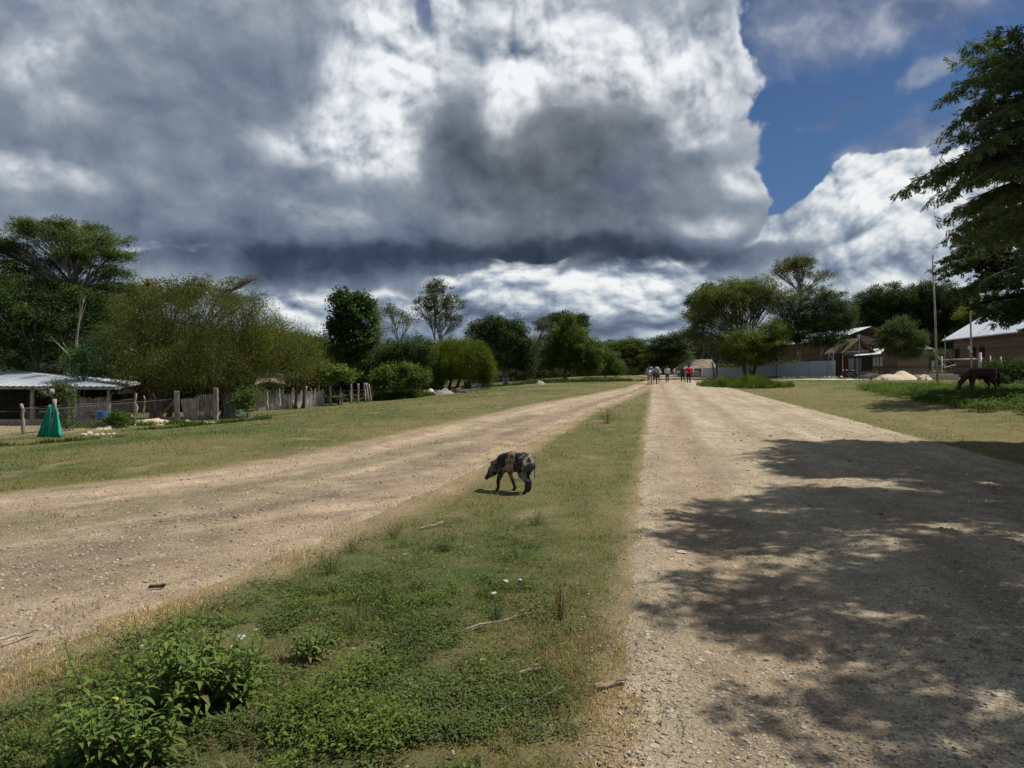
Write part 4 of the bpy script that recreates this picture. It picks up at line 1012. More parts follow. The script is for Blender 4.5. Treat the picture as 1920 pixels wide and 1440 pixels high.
# blue drum
dp = Vector((W(190, 700, 32.5).x, 32.5, T1(W(190, 700, 32.5).x, 32.5) + 0.04))
dr = thing('blue_drum', 'blue open plastic drum standing beyond the bush by the shed', 'drum', dp + Vector((0, 0, 0.12)))
mb = MB(); pr = [(0.19, 0), (0.225, 0.03), (0.235, 0.2), (0.245, 0.22), (0.24, 0.36), (0.25, 0.4), (0.245, 0.52)]
mb.tube([dp + Vector((0, 0, z + 0.12)) for r_, z in pr], [r_ for r_, z in pr], 24, cap=False); mb.build('body', M_BLUE, dr, True)
mb = MB()
for j in range(24):
    a0 = j / 24 * 2 * math.pi; a1 = (j + 1) / 24 * 2 * math.pi
    mb.tube([dp + Vector((0.245 * math.cos(a0), 0.245 * math.sin(a0), 0.645)), dp + Vector((0.245 * math.cos(a1), 0.245 * math.sin(a1), 0.645))], 0.014, 6)
mb.build('rim', M_BLUE, dr, True)
mb = MB(); mb.tube([dp + Vector((0, 0, 0.125)), dp + Vector((0, 0, 0.14))], 0.21, 20); mb.build('bottom', M_BLUE, dr)

# gate between two thick posts
gt = thing('paling_gate', 'grey paling gate standing ajar between two thick square posts', 'gate', G(370, 788))
random.seed(33)
pL = G(332, 788); pR = G(405, 787)
for p, yt, yb in ((pL, 733, 788), (pR, 727, 787)):
    h = p.y / F * (yb - yt); mb = MB()
    vs = []
    mb.beam(p - Vector((0, 0, 0.1)), p + Vector((random.uniform(-0.03, 0.03), 0, h)), 0.22, 0.2, (0, 1, 0)); o = mb.build('post', WOOD_GREY, gt)
    bv = o.modifiers.new('b', 'BEVEL'); bv.width = 0.03; bv.segments = 2
D0 = pL.y
def gpal(px, py, D): return W(px, py, D)
mb = MB()
for i in range(17):
    t = i / 16; px = 341 + t * 30; ln = (1 - t) * 5
    mb.beam(GX(px + ln, D0 - 0.2) , gpal(px - ln * 0.3, 747 + random.uniform(-2, 2), D0 - 0.2), random.uniform(0.035, 0.06), 0.03, (0, 1, 0))
mb.build('loose_palings', WOOD_GREY, gt)
mb = MB()
for i in range(9):
    t = i / 8; px = 370 + t * 31; mb.beam(gpal(px + 1.5, 786 - t * 4, D0 + 0.1), gpal(px - 0.5, 742 - t * 2 + random.uniform(-2, 1), D0 + 0.1), 0.055, 0.03, (0, 1, 0))
mb.build('palings', WOOD_GREY, gt)
mb = MB(); mb.beam(gpal(364, 750, D0), gpal(402, 743, D0), 0.09, 0.05); mb.beam(gpal(372, 780, D0), gpal(402, 777, D0), 0.10, 0.05); mb.beam(gpal(377, 768, D0 - 0.05), gpal(400, 746, D0 - 0.05), 0.06, 0.04); mb.build('rail', WOOD_GREY, gt)

# brushwood stack right of the gate
bs = G(432, 783); random.seed(8); mb = MB()
for i in range(60):
    x = random.uniform(-0.35, 0.3); mb.tube([bs + Vector((x, random.uniform(-0.15, 0.15), 0)), bs + Vector((x * 0.6 + random.uniform(-0.18, 0.18), random.uniform(-0.2, 0.1), random.uniform(0.5, 0.85))), bs + Vector((x + random.uniform(-0.3, 0.3), random.uniform(-0.2, 0.2), random.uniform(0.9, 1.35)))], [0.014, 0.011, 0.006], 4)
mb.solo('brushwood_stack', WOOD_GREY, 'upright bundle of dry grey brushwood just right of the gate', 'brushwood')
mb = MB(); q = G(452, 777); base = len(mb.v)
for j in range(5):
    for i in range(9):
        mb.v.append((q.x + (i - 4) * 0.075, q.y - 0.2 + j * 0.07, q.z + max(0.02, 0.28 - abs(i - 4) * 0.05 - abs(j - 2) * 0.05 + random.uniform(-0.03, 0.03))))
for j in range(4):
    for i in range(8): k_ = base + j * 9 + i; mb.f.append((k_, k_ + 1, k_ + 10, k_ + 9))
o = mb.solo('green_tarpaulin', M_NETG, 'crumpled green plastic sheet lying under the dark leafy bush', 'tarpaulin', smooth=True); sm = o.modifiers.new('t', 'SOLIDIFY'); sm.thickness = 0.01

# paling fence running away
pf = thing('paling_fence', 'long whitish paling fence with crooked posts behind the left lawn', 'fence', G(540, 764), 0, 'paling fences of the left yard')
random.seed(17)
A = G(478, 771); Bq = G(608, 760)
mb = MB(); n = 96
for i in range(n):
    t = i / (n - 1); f = A.lerp(Bq, t); f.z = T1(f.x, f.y)
    h = random.uniform(0.9, 1.35) * (1 - 0.1 * t) * (0.9 if 0.35 < t < 0.5 else 1)
    if random.random() < 0.06: continue
    mb.beam(f - Vector((0, 0, 0.05)), f + Vector((random.uniform(-0.06, 0.06), random.uniform(-0.05, 0.05), h)), random.uniform(0.05, 0.10), 0.03, (0, 1, 0))
mb.build('palings', WOOD_WHITE, pf)
mb = MB(); mb.beam(A + Vector((0, 0.05, 0.65)), Bq + Vector((0, 0.05, 0.6)), 0.05, 0.05); mb.build('rail', WOOD_GREY, pf)
for px, yt, yb, r, ln in ((524, 726, 768, 0.05, 0), (549, 726, 765, 0.05, 0.02), (502, 730, 770, 0.05, 0), (575, 724, 763, 0.04, 0), (597, 723, 760, 0.06, 0.05)):
    hpx(px, yt, yb, r, None, ln, False, pf, WOOD_WHITE, 0.04)
pw = thing('post_fence', 'row of leaning grey posts with wire continuing from the paling fence', 'fence', G(650, 757))
pp = []
for px, yt, yb, r, ln in ((620, 722, 760, 0.08, 0), (636, 728, 759, 0.05, 0.1), (641, 726, 758, 0.05, -0.1), (657, 720, 757, 0.07, 0.04), (672, 719, 756, 0.08, 0), (684, 718, 755, 0.07, 0.0), (692, 718, 754, 0.08, -0.12), (697, 720, 753, 0.05, -0.15)):
    pp.append(hpx(px, yt, yb, r, None, ln, False, pw, WOOD_GREY, 0.05))
mb = MB()
for hgt in (0.35, 0.65, 0.95):
    pr = sorted(pp, key=lambda p: p.x)
    for a, b_ in zip(pr[:-1], pr[1:]): mb.tube([a + Vector((0, 0, hgt)), b_ + Vector((0, 0, hgt))], 0.006, 4)
mb.build('wire', M_WIRE, pw)

# rock, sand and rubble
def rockmesh(r, sx, sy, sz, seed, sub=1):
    me = bpy.data.meshes.new('rock'); bm = bmesh.new(); bmesh.ops.create_icosphere(bm, subdivisions=sub + 1, radius=r)
    o3 = Vector((seed * 1.7, seed * 0.3, 0))
    for v in bm.verts:
        f = 1 + 0.35 * mnoise.noise(v.co * 1.6 / r + o3) + 0.12 * mnoise.noise(v.co * 4 / r + o3)
        v.co = Vector((v.co.x * sx, v.co.y * sy, v.co.z * sz)) * f
    bm.to_mesh(me); bm.free(); return me
ROCKS = [rockmesh(1.0, 1.0, random.uniform(0.6, 0.9), random.uniform(0.45, 0.7), i, 1) for i in range(7)]
def rock(px, py, w_px, label, group, mat=M_LIME, name='rock', cat='rock', i=0, D=None, sink=0.25):
    p = GX(px, D) if D else G(px, py); s_ = w_px * p.y / F / 2
    o = bpy.data.objects.new(name, ROCKS[i % 7]); COL.objects.link(o)
    if not ROCKS[i % 7].materials: ROCKS[i % 7].materials.append(M_LIME)
    o.location = p + Vector((0, 0, s_ * 0.25)); o.scale = (s_, s_, s_); o.rotation_euler = (0, 0, random.uniform(0, 6.28))
    return tag(o, label, cat, group)
random.seed(40)
for i, (px, py, w_) in enumerate(((157, 817, 13), (168, 815, 15), (181, 817, 10), (192, 816, 11), (204, 815, 8), (214, 815, 9), (247, 782, 12), (262, 790, 10), (385, 796, 14), (352, 792, 10), (398, 795, 10), (418, 793, 12))):
    rock(px, py, w_, 'pale limestone rock among the low mounds beside the shed and gate', 'limestone rocks by the shed and gate', i=i)
def heap(name, pxc, pyc, wpx, h, dpt, mat, label, cat, seed=0, rough=0.12, D=None):
    p = GX(pxc, D) if D else G(pxc, pyc); wx = wpx * p.y / F / 2; mb = MB(); n = 26; m_ = 18
    for j in range(m_):
        for i in range(n):
            u = i / (n - 1) * 2 - 1; v = j / (m_ - 1) * 2 - 1
            x = p.x + u * wx; y = p.y + v * dpt; r_ = math.hypot(u, v)
            z = h * max(0, 1 - r_ ** 1.5) * (1 + 0.5 * mnoise.noise(Vector((u * 2.2 + seed, v * 2.2, 0)))) + rough * h * mnoise.noise(Vector((x * 5, y * 5, seed))) * (r_ < 0.97)
            mb.v.append((x, y, T1(x, y) + z - 0.06 + (-0.15 if r_ > 0.99 else 0)))
    for j in range(m_ - 1):
        for i in range(n - 1): k_ = j * n + i; mb.f.append((k_, k_ + 1, k_ + n + 1, k_ + n))
    return mb.solo(name, mat, label, cat, smooth=True)
heap('rubble_mound', 285, 795, 130, 0.26, 1.2, M_SAND, 'long low mound of pale sand and stone before the gate posts', 'mound', 3, 0.5)
heap('rubble_mound', 205, 803, 60, 0.22, 0.8, M_SAND, 'small sandy mound half hidden by weeds near the green net', 'mound', 5, 0.5)
heap('sand_strip', 470, 781, 52, 0.16, 0.7, M_LIME, 'thin strip of pale sand right of the gate', 'sand', 8, 0.6)
heap('gravel_heap', 832, 739, 42, 0.5, 1.5, M_GRAVELP, 'grey brown gravel heap near the weeping tree', 'gravel heap', 11, 0.1)
heap('plaster_heap', 807, 740, 26, 0.55, 0.8, mat_plain('white_plaster', (0.68, 0.62, 0.50), 0.9, 0.15, 4, bump=0.02), 'smooth whitish heap at the left foot of the gravel heap', 'heap', 14, 0.08)
heap('gravel_heap', 1013, 720, 22, 0.38, 1.2, M_GRAVELP, 'small grey gravel heap in front of the bare grey tree', 'gravel heap', 17, 0.1)
heap('sand_heap', 905, 727, 60, 0.35, 1.2, M_SAND, 'flat heap of pale sand behind the low railing', 'sand heap', 19, 0.5, D=74)
mb = MB(); p = G(852, 736); base = 0
for i in range(6):
    for j in range(4): mb.v.append((p.x + (i - 2.5) * 0.22, p.y - 0.5 + j * 0.35, p.z + 0.05 + i * 0.075 + random.uniform(-0.03, 0.05)))
for i in range(5):
    for j in range(3): k_ = i * 4 + j; mb.f.append((k_, k_ + 4, k_ + 5, k_ + 1))
o = mb.solo('orange_tarpaulin', M_ORANGE, 'orange sheet draped over the right side of the gravel heap', 'tarpaulin'); o.modifiers.new('t', 'SOLIDIFY').thickness = 0.02
random.seed(5)
mb = MB(); p = G(870, 737)
for i in range(9): mb.beam(p + Vector((random.uniform(-0.9, -0.2), random.uniform(-0.5, 0.5), 0.04 + i * 0.03)), p + Vector((random.uniform(0.2, 0.9), random.uniform(-0.5, 0.5), 0.05 + i * 0.03)), 0.12, 0.03)
mb.solo('plank_pile', WOOD_GREY, 'scattered pile of grey planks right of the orange sheet', 'planks')
mb = MB(); p = G(713, 748); p = GX(713, 60)
for i in range(14): mb.tube([p + Vector((-1.0 + random.uniform(-0.2, 0.1), (i % 4) * 0.16, 0.5 + (i // 4) * 0.13)), p + Vector((0.7 + random.uniform(-0.2, 0.2), (i % 4) * 0.16, 0.5 + (i // 4) * 0.13))], 0.07, 7)
mb.box((p.x - 0.1, p.y + 0.2, p.z + 0.22), (1.6, 0.5, 0.45))
mb.solo('log_pile', WOOD_GREY, 'pile of cut grey logs behind the tall grass left of the drooping shrub', 'logs')
# little stand with a slanted board roof
sp_ = GX(878, 70); st = thing('small_shelter', 'tiny shelter with a slanted board on thin posts under the weeping tree', 'shelter', sp_)
mb = MB(); mb.quad(W(869, 700.5, 70.2), W(878, 704.5, 69.6), W(887, 703.5, 70.2), W(876, 699, 70.8), 0.05); mb.build('board_roof', WOOD_WHITE, st)
for px, D in ((872, 70.4), (882, 69.8)): f = GX(px, D); mb = MB(); mb.tube([f, W(px, 702.5, D)], 0.06, 6); mb.build('post', M_DARKWOOD, st, True)
mb = MB(); f = GX(877, 70.2); mb.box((f.x, f.y, f.z + 0.35), (0.7, 0.5, 0.7)); mb.build('bin', M_DARKWOOD, st)
# low railing and bench
lr = thing('low_railing', 'low pale rail fence behind the weeping tree', 'fence', GX(920, 73))
mb = MB(); a, b_ = GX(884, 72.5), GX(962, 73.5)
for h in (0.32, 0.62): mb.beam(a + Vector((0, 0, h)), b_ + Vector((0, 0, h)), 0.07, 0.07)
mb.build('rail', WOOD_WHITE, lr)
for i in range(9): f = a.lerp(b_, i / 8); mb = MB(); mb.beam(f, f + Vector((0, 0, 0.75)), 0.09, 0.09); mb.build('post', WOOD_WHITE, lr)
rb = mb.box
# bits of a roof and a thatched lean-to half hidden in the leaves
h1 = thing('small_house', 'small hidden house, only a scrap of white metal roof showing among dark trees', 'house', GX(735, 64))
mb = MB(); mb.corr(W(722, 692, 62), W(745, 701, 62.5), W(738, 689, 66), W(718, 683, 66), 0.3, 0.02); mb.build('roof', M_TIN_BR, h1)
mb = MB(); f = GX(735, 65.5); mb.box((f.x, f.y, (f.z + W(735, 697, 65).z) / 2), (1.6, 2.0, W(735, 697, 65).z - f.z)); mb.build('wall', M_DARKWOOD, h1)
h2 = thing('thatched_shelter', 'old grey thatched shelter in the shade behind the paling fence', 'hut', GX(500, 44.5))
mb = MB(); mb.quad(W(476, 722, 43), W(506, 714, 43.2), W(516, 699, 46), W(488, 699, 46), 0.12); mb.quad(W(506, 714.5, 43.2), W(536, 720, 45), W(530, 701, 47), W(516, 699, 46), 0.12); mb.build('roof', M_THATCH, h2)
for px, D in ((482, 43.2), (530, 45)): f = GX(px, D); mb = MB(); mb.tube([f, W(px, 712, D)], 0.05, 6); mb.build('post', WOOD_GREY, h2, True)
# ------------------------------------------------------------------ houses, fence and poles on the right
def mat_boards(name, a, b, pitch=0.18, axis_z=True, gap=0.05):
    m, nt, p, out = newmat(name)
    tcn = nt.nodes.new('ShaderNodeTexCoord'); sx = nt.nodes.new('ShaderNodeSeparateXYZ'); nt.links.new(tcn.outputs['Object'], sx.inputs[0])
    def mth(op, *v):
        n = nt.nodes.new('ShaderNodeMath'); n.operation = op
        for i, x in enumerate(v):
            if isinstance(x, (int, float)): n.inputs[i].default_value = x
            else: nt.links.new(x, n.inputs[i])
        return n.outputs[0]
    if axis_z: v = mth('DIVIDE', sx.outputs[2], pitch)
    else: v = mth('DIVIDE', mth('ADD', sx.outputs[0], sx.outputs[1]), pitch)
    fr = mth('FRACT', v); fl = mth('FLOOR', v)
    wn = nt.nodes.new('ShaderNodeTexWhiteNoise'); wn.noise_dimensions = '1D'; nt.links.new(fl, wn.inputs['W'])
    mp = nd(nt, 'ShaderNodeMapping'); mp.inputs['Scale'].default_value = (0.6, 0.6, 5) if axis_z else (5, 5, 0.6); nt.links.new(tcn.outputs['Object'], mp.inputs[0])
    n = nd(nt, 'ShaderNodeTexNoise', Scale=2.0, Detail=6, Roughness=0.6); nt.links.new(mp.outputs[0], n.inputs['Vector'])
    f = mth('ADD', mth('MULTIPLY', wn.outputs[0], 0.6), mth('MULTIPLY', n.outputs[0], 0.6))
    c = rampn(nt, f, [(0.25, b), (0.8, a)])
    line = rampn(nt, fr, [(0.0, g3(0.25)), (gap, g3(1)), (1 - gap, g3(1)), (1.0, g3(0.35))])
    nt.links.new(mixn(nt, 1.0, c, line, 'MULTIPLY'), p.inputs['Base Color']); p.inputs['Roughness'].default_value = 0.85; p.inputs['Specular IOR Level'].default_value = 0.15
    bumpn(nt, p, line, 0.02)
    return m
M_REDB = mat_boards('red_brown_boards', (0.20, 0.115, 0.080), (0.11, 0.065, 0.048), 0.22)
M_SUNLITB = mat_boards('sunlit_tan_boards', (0.55, 0.37, 0.26), (0.38, 0.25, 0.17), 0.22)  # paler tone, sunlight painted into the gable band
M_LONGB = mat_boards('brown_house_boards', (0.24, 0.155, 0.118), (0.13, 0.085, 0.066), 0.25)
M_LOGS = mat_boards('stacked_logs', (0.36, 0.27, 0.20), (0.20, 0.14, 0.10), 0.24, gap=0.16)
M_SLATB = mat_boards('upright_dark_slats', (0.13, 0.10, 0.08), (0.07, 0.055, 0.045), 0.12, False, 0.12)
M_SHEET = mat_boards('white_fence_sheet', (0.66, 0.68, 0.70), (0.56, 0.58, 0.61), 0.9, False, 0.02)
M_MOSSY = mat_plain('mossy_roof', (0.20, 0.185, 0.11), 0.9, 0.25, 6, bump=0.02)
M_PINK = mat_boards('pinkish_brick', (0.42, 0.24, 0.16), (0.32, 0.17, 0.11), 0.16)
M_DOORP = mat_plain('pale_grey_panel', (0.42, 0.42, 0.43), 0.6, 0.1, 2)
M_ORG = mat_plain('orange_door', (0.36, 0.075, 0.03), 0.7, 0.2, 2)
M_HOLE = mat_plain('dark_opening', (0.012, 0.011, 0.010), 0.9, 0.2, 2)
M_WHITE = mat_plain('white_sheet_metal', (0.62, 0.66, 0.70), 0.45, 0.08, 1.5, spec=0.4)
M_CLOTHB = mat_plain('pale_blue_cloth', (0.30, 0.52, 0.60), 0.8, 0.15, 6)
UPV = Vector((0, 0, 1))

def wall_poly(mb, pts, nrm, thick=0.12):
    pts = [Vector(p) for p in pts]; n = Vector(nrm).normalized() * thick; k = len(pts)
    vs = pts + [p - n for p in pts]
    fs = [tuple(range(k)), tuple(range(2 * k - 1, k - 1, -1))] + [(i, k + i, k + (i + 1) % k, (i + 1) % k) for i in range(k)]
    return mb.add(vs, fs)

# big wooden house with gable to the road
D0 = 86.0
xa = W(1625, 613, D0); eavz = W(1560, 637, D0).z; xl = W(1562, 637, D0).x; xr = 2 * xa.x - xl; gz = T1(xa.x, D0)
hb = thing('wooden_house', 'large red brown board house with pale metal gable roof behind the small gatehouse', 'house', (xa.x, D0 + 8, gz))
mb = MB(); B2 = D0 + 19
mb.corr((xl - 0.5, D0 - 1.2, eavz - 0.15), (xl - 0.5, B2, eavz - 0.15), (xa.x, B2, xa.z), (xa.x, D0 - 1.2, xa.z), 0.5, 0.03)
mb.corr((xr + 0.5, B2, eavz - 0.15), (xr + 0.5, D0 - 1.2, eavz - 0.15), (xa.x, D0 - 1.2, xa.z), (xa.x, B2, xa.z), 0.5, 0.03)
rf = mb.build('roof', M_TIN_BR, hb)
mb = MB(); mb.beam((xl - 0.55, D0 - 1.25, eavz - 0.25), (xa.x, D0 - 1.25, xa.z - 0.10), 0.06, 0.22); mb.beam((xa.x, D0 - 1.28, xa.z - 0.10), (xr + 0.55, D0 - 1.28, eavz - 0.25), 0.06, 0.22); mb.build('verge_board', M_WHITE, rf)
mb = MB(); wall_poly(mb, [(xl, D0, gz - 0.1), (xr, D0, gz - 0.1), (xr, D0, eavz - 0.1), (xa.x, D0, xa.z - 0.15), (xl, D0, eavz - 0.1)], (0, -1, 0))
mb.box((xl + 0.06, D0 + 9, (gz + eavz) / 2 - 0.1), (0.12, 17.7, eavz - gz - 0.2)); mb.box((xr - 0.06, D0 + 9, (gz + eavz) / 2 - 0.1), (0.12, 17.7, eavz - gz - 0.2)); mb.build('wall', M_REDB, hb)
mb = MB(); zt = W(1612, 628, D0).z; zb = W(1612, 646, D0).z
wall_poly(mb, [(W(1610, 0, D0).x, D0 - 0.9, zb), (W(1652, 0, D0).x, D0 - 0.9, zb), (W(1652, 0, D0).x, D0 - 0.9, W(0, 638, D0).z), (W(1612, 0, D0).x, D0 - 0.9, zt)], (0, -1, 0), 0.8); mb.build('sunlit_gable_band', M_SUNLITB, hb)  # paler boards paint the sunlit strip onto the gable
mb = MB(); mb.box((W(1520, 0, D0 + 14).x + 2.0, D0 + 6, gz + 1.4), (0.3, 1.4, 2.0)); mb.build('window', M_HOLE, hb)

# gatehouse
Dg = 77.0; ap = W(1609, 634, Dg); el = W(1577, 662, Dg); er = W(1638, 660, Dg); gz = T1(ap.x, Dg)
gh = thing('gatehouse', 'small steep gabled gatehouse with mossy roof beside the white fence end', 'hut', (ap.x, Dg + 1.5, gz))
mb = MB(); B2 = Dg + 4.2
mb.quad((el.x, Dg - 0.5, el.z), (ap.x, Dg - 0.5, ap.z), (ap.x, B2, ap.z), (el.x, B2, el.z), 0.10); mb.quad((ap.x + 0.01, Dg - 0.5, ap.z), (er.x, Dg - 0.5, er.z), (er.x, B2, er.z), (ap.x + 0.01, B2, ap.z), 0.10)
rf = mb.build('roof', M_MOSSY, gh)
mb = MB(); mb.beam((el.x - 0.05, Dg - 0.56, el.z - 0.12), (ap.x, Dg - 0.56, ap.z - 0.12), 0.05, 0.16); mb.beam((ap.x, Dg - 0.59, ap.z - 0.12), (er.x + 0.05, Dg - 0.59, er.z - 0.12), 0.05, 0.16); mb.build('barge_board', M_DARKWOOD, rf)
mb = MB(); wl = el.x + 0.25; wr = er.x - 0.15
wall_poly(mb, [(wl, Dg + 0.4, el.z - 0.25), (wr, Dg + 0.4, el.z - 0.25), (ap.x, Dg + 0.4, ap.z - 0.35)], (0, -1, 0), 0.08); mb.build('gable', WOOD_GREY, gh)
mb = MB(); xd = W(1592, 0, Dg + 0.6).x
mb.box(((wl + xd) / 2, Dg + 0.6, (gz + el.z) / 2), (xd - wl, 0.1, el.z - gz - 0.3)); mb.box((wl, Dg + 2.5, (gz + el.z) / 2), (0.1, 3.4, el.z - gz - 0.3)); mb.build('wall', mat_boards('brown_gatehouse_boards', (0.17, 0.10, 0.065), (0.09, 0.055, 0.04), 0.15, False), gh)
mb = MB(); mb.box((W(1595, 0, Dg + 0.7).x, Dg + 0.7, gz + 0.95), (0.36, 0.08, 1.9)); mb.build('door', M_ORG, gh)
mb = MB(); mb.box((W(1604, 0, Dg + 0.3).x, Dg + 0.3, gz + 1.05), (0.66, 0.06, 2.1)); mb.build('panel', M_DOORP, gh)
mb = MB(); mb.box((W(1617, 0, Dg + 0.3).x, Dg + 0.3, gz + 1.15), (0.56, 0.06, 1.9)); mb.build('panel', M_DOORP, gh)
for px, h in ((1587, 2.35), (1610, 2.2)):
    f = Vector((W(px, 0, Dg - 0.3).x, Dg - 0.3, gz)); mb = MB(); mb.tube([f, f + Vector((0.02, 0, h))], 0.06, 7); mb.build('post', WOOD_WHITE if px < 1600 else M_DARKWOOD, gh, True)
mb = MB(); mb.beam(W(1586, 660, Dg - 0.3), W(1628, 658, Dg - 0.3), 0.08, 0.10); mb.build('tie_beam', WOOD_WHITE, gh)
mb = MB(); a, b_ = Vector((W(1622, 0, Dg).x, Dg + 0.2, gz)), Vector((W(1664, 0, Dg).x, Dg + 0.2, gz))
for i in range(26): f = a.lerp(b_, i / 25); mb.box((f.x, f.y, gz + 0.35 + random.uniform(-0.03, 0.03)), (0.06, 0.04, 0.75))
mb.build('picket_rail', WOOD_GREY, gh)
mb = MB(); mb.box((W(1632, 0, Dg + 1.2).x, Dg + 1.2, gz + 1.25), (1.3, 0.08, 2.0)); mb.build('slatted_wall', M_SLATB, gh)
for px, w_, zc, h in ((1647, 0.28, 1.7, 0.9), (1657, 0.62, 1.75, 1.0)):
    mb = MB(); mb.box((W(px, 0, Dg + 0.9).x, Dg + 0.9, gz + zc), (w_, 0.04, h)); mb.build('white_board', M_WHITE, gh)
mb = MB(); mb.corr(W(1600, 667, Dg - 1.3), W(1650, 663.5, Dg - 1.1), W(1663, 651, Dg + 1.8), W(1634, 655, Dg + 1.8), 0.2, 0.02); mb.build('awning', M_WHITE, gh)
for px, D in ((1611, Dg - 1.2), (1649, Dg - 1.0)): f = GX(px, D); mb = MB(); mb.tube([f, W(px, 665.5, D)], 0.045, 6); mb.build('awning_post', M_DARKWOOD, gh)
# flag on a thin pole
fp_ = GX(1611, Dg - 1.0); fg = thing('flag_pole', 'thin pole with a pale blue cloth tied at the gatehouse gable', 'flag', fp_)
mb = MB(); mb.tube([fp_, W(1611, 627, Dg - 1.0)], 0.03, 6); mb.build('pole', WOOD_GREY, fg, True)
mb = MB(); t0 = W(1609, 628, Dg - 1.0); base = 0
for j in range(7):
    for i in range(4): mb.v.append((t0.x - 0.03 + (i - 1.5) * 0.055 * (1.2 if j < 4 else 0.6) + 0.02 * j, t0.y + 0.04 * math.sin(i * 2 + j), t0.z - j * 0.095))
for j in range(6):
    for i in range(3): k_ = j * 4 + i; mb.f.append((k_, k_ + 1, k_ + 5, k_ + 4))
o = mb.build('cloth', M_CLOTHB, fg); o.modifiers.new('t', 'SOLIDIFY').thickness = 0.01

# log cabin behind the bushy tree
Dc = 78.0; lc = thing('log_cabin', 'log walled cabin with dark roof half hidden by the bushy tree', 'cabin', GX(1725, Dc + 2))
x0, x1 = W(1690, 0, Dc).x, W(1750, 0, Dc).x; gz = T1(x1, Dc); ez = W(0, 654, Dc).z
mb = MB(); mb.box(((x0 + x1) / 2, Dc, (gz + ez) / 2), (x1 - x0, 0.2, ez - gz)); mb.box((x1, Dc + 2.6, (gz + ez) / 2), (0.2, 4.99, ez - gz)); mb.box((x0, Dc + 2.6, (gz + ez) / 2), (0.2, 4.99, ez - gz)); mb.build('log_wall', M_LOGS, lc)
mb = MB(); rz = W(0, 632, Dc).z
mb.quad((x0 - 0.4, Dc - 0.5, ez - 0.05), (x1 + 0.45, Dc - 0.5, ez - 0.05), (x1 - 1.3, Dc + 2.6, rz), (x0 - 0.4, Dc + 2.6, rz), 0.08)
mb.quad((x1 + 0.45, Dc - 0.5, ez - 0.05), (x1 + 0.45, Dc + 5.7, ez - 0.05), (x1 - 1.3, Dc + 2.65, rz), (x1 - 1.31, Dc + 2.6, rz), 0.08)
mb.quad((x1 + 0.45, Dc + 5.7, ez - 0.05), (x0 - 0.4, Dc + 5.7, ez - 0.05), (x0 - 0.4, Dc + 2.6, rz), (x1 - 1.3, Dc + 2.6, rz), 0.08); mb.build('roof', M_TARP_D, lc)
# picket fence in front of it
pk = thing('picket_fence', 'weathered picket fence below the log cabin with a pale corner post', 'fence', GX(1720, 75.6))
mb = MB(); a, b_ = GX(1668, 75.6), GX(1748, 75.4); random.seed(4)
for i in range(52): f = a.lerp(b_, i / 51); mb.box((f.x, f.y, f.z + 0.36 + random.uniform(-0.04, 0.04)), (0.055, 0.03, 0.8 + random.uniform(-0.05, 0.05)))
mb.build('pickets', WOOD_GREY, pk)
mb = MB()
for h in (0.22, 0.62): mb.beam(a + Vector((0, 0.05, h)), b_ + Vector((0, 0.05, h)), 0.05, 0.07)
mb.build('rail', WOOD_GREY, pk)
mb = MB(); f = b_ + Vector((0.05, 0, 0)); mb.box((f.x, f.y, f.z + 0.9), (0.2, 0.2, 1.9)); mb.build('post', WOOD_WHITE, pk)

# long house with white corrugated roof
A_ = Vector((W(1766, 638, 92).x, 92, W(1766, 638, 92).z)); B_ = Vector((W(1908, 623, 70).x, 70, A_.z))
lh = thing('long_house', 'long brown board house with big white metal roof at the right edge', 'house', (A_.x + 2, 82, T1(A_.x, 82)))
d = (B_ - A_).normalized(); nr = Vector((-d.y, d.x, 0)); nr = nr if nr.x > 0 else -nr
R1 = A_ + nr * 4.3 + Vector((0, 0, W(1822, 598, 93.5).z - A_.z)); R2 = R1 + (B_ - A_)
mb = MB(); mb.corr(A_, B_, R2, R1, 0.55, 0.035); mb.corr(B_ + nr * 8.6, A_ + nr * 8.6, R1, R2, 0.55, 0.035); mb.build('roof', M_TIN_BR, lh)
a = A_ + d * 2.2 + nr * 0.7; b_ = B_ + nr * 0.7 - d * 0.3; gz = T1(a.x, 82) - 0.15; mid = (a + b_) / 2
def hwall(p, q, z0, z1, mat, nm, th=0.15, off=0.0):
    mb = MB(); n = Vector((-(q - p).y, (q - p).x, 0)).normalized()
    p0, q0 = Vector((p.x, p.y, z0)), Vector((q.x, q.y, z0)); h = Vector((0, 0, z1 - z0))
    if n.x > 0: n = -n
    p0 += n * off; q0 += n * off
    return wall_poly(mb, [p0, q0, q0 + h, p0 + h], n, th).build(nm, mat, lh)
hwall(a, b_, gz, A_.z - 0.08, M_LONGB, 'wall')
mb = MB(); e = b_ + nr * 7.2; top = (b_ + e) / 2
wall_poly(mb, [(b_.x, b_.y, gz), (e.x, e.y, gz), (e.x, e.y, A_.z - 0.08), (top.x, top.y, R1.z - 0.25), (b_.x, b_.y, A_.z - 0.08)], -(-d) if d.y > 0 else d, 0.15); mb.build('end_wall', M_PINK, lh)
mb = MB(); f = a + nr * 7.2; wall_poly(mb, [(a.x, a.y, gz), (f.x, f.y, gz), (f.x, f.y, A_.z - 0.08), ((a + f) / 2).to_tuple()[:2] + (R1.z - 0.25,), (a.x, a.y, A_.z - 0.08)], (0, 1, 0), 0.15); mb.build('end_wall', M_LONGB, lh)
def on_wall(px):
    t0, t1 = 0.0, 1.0
    for _ in range(40):
        m_ = (t0 + t1) / 2; p = a.lerp(b_, m_)
        if 960 + F * p.x / p.y < px: t0 = m_
        else: t1 = m_
    return a.lerp(b_, (t0 + t1) / 2)
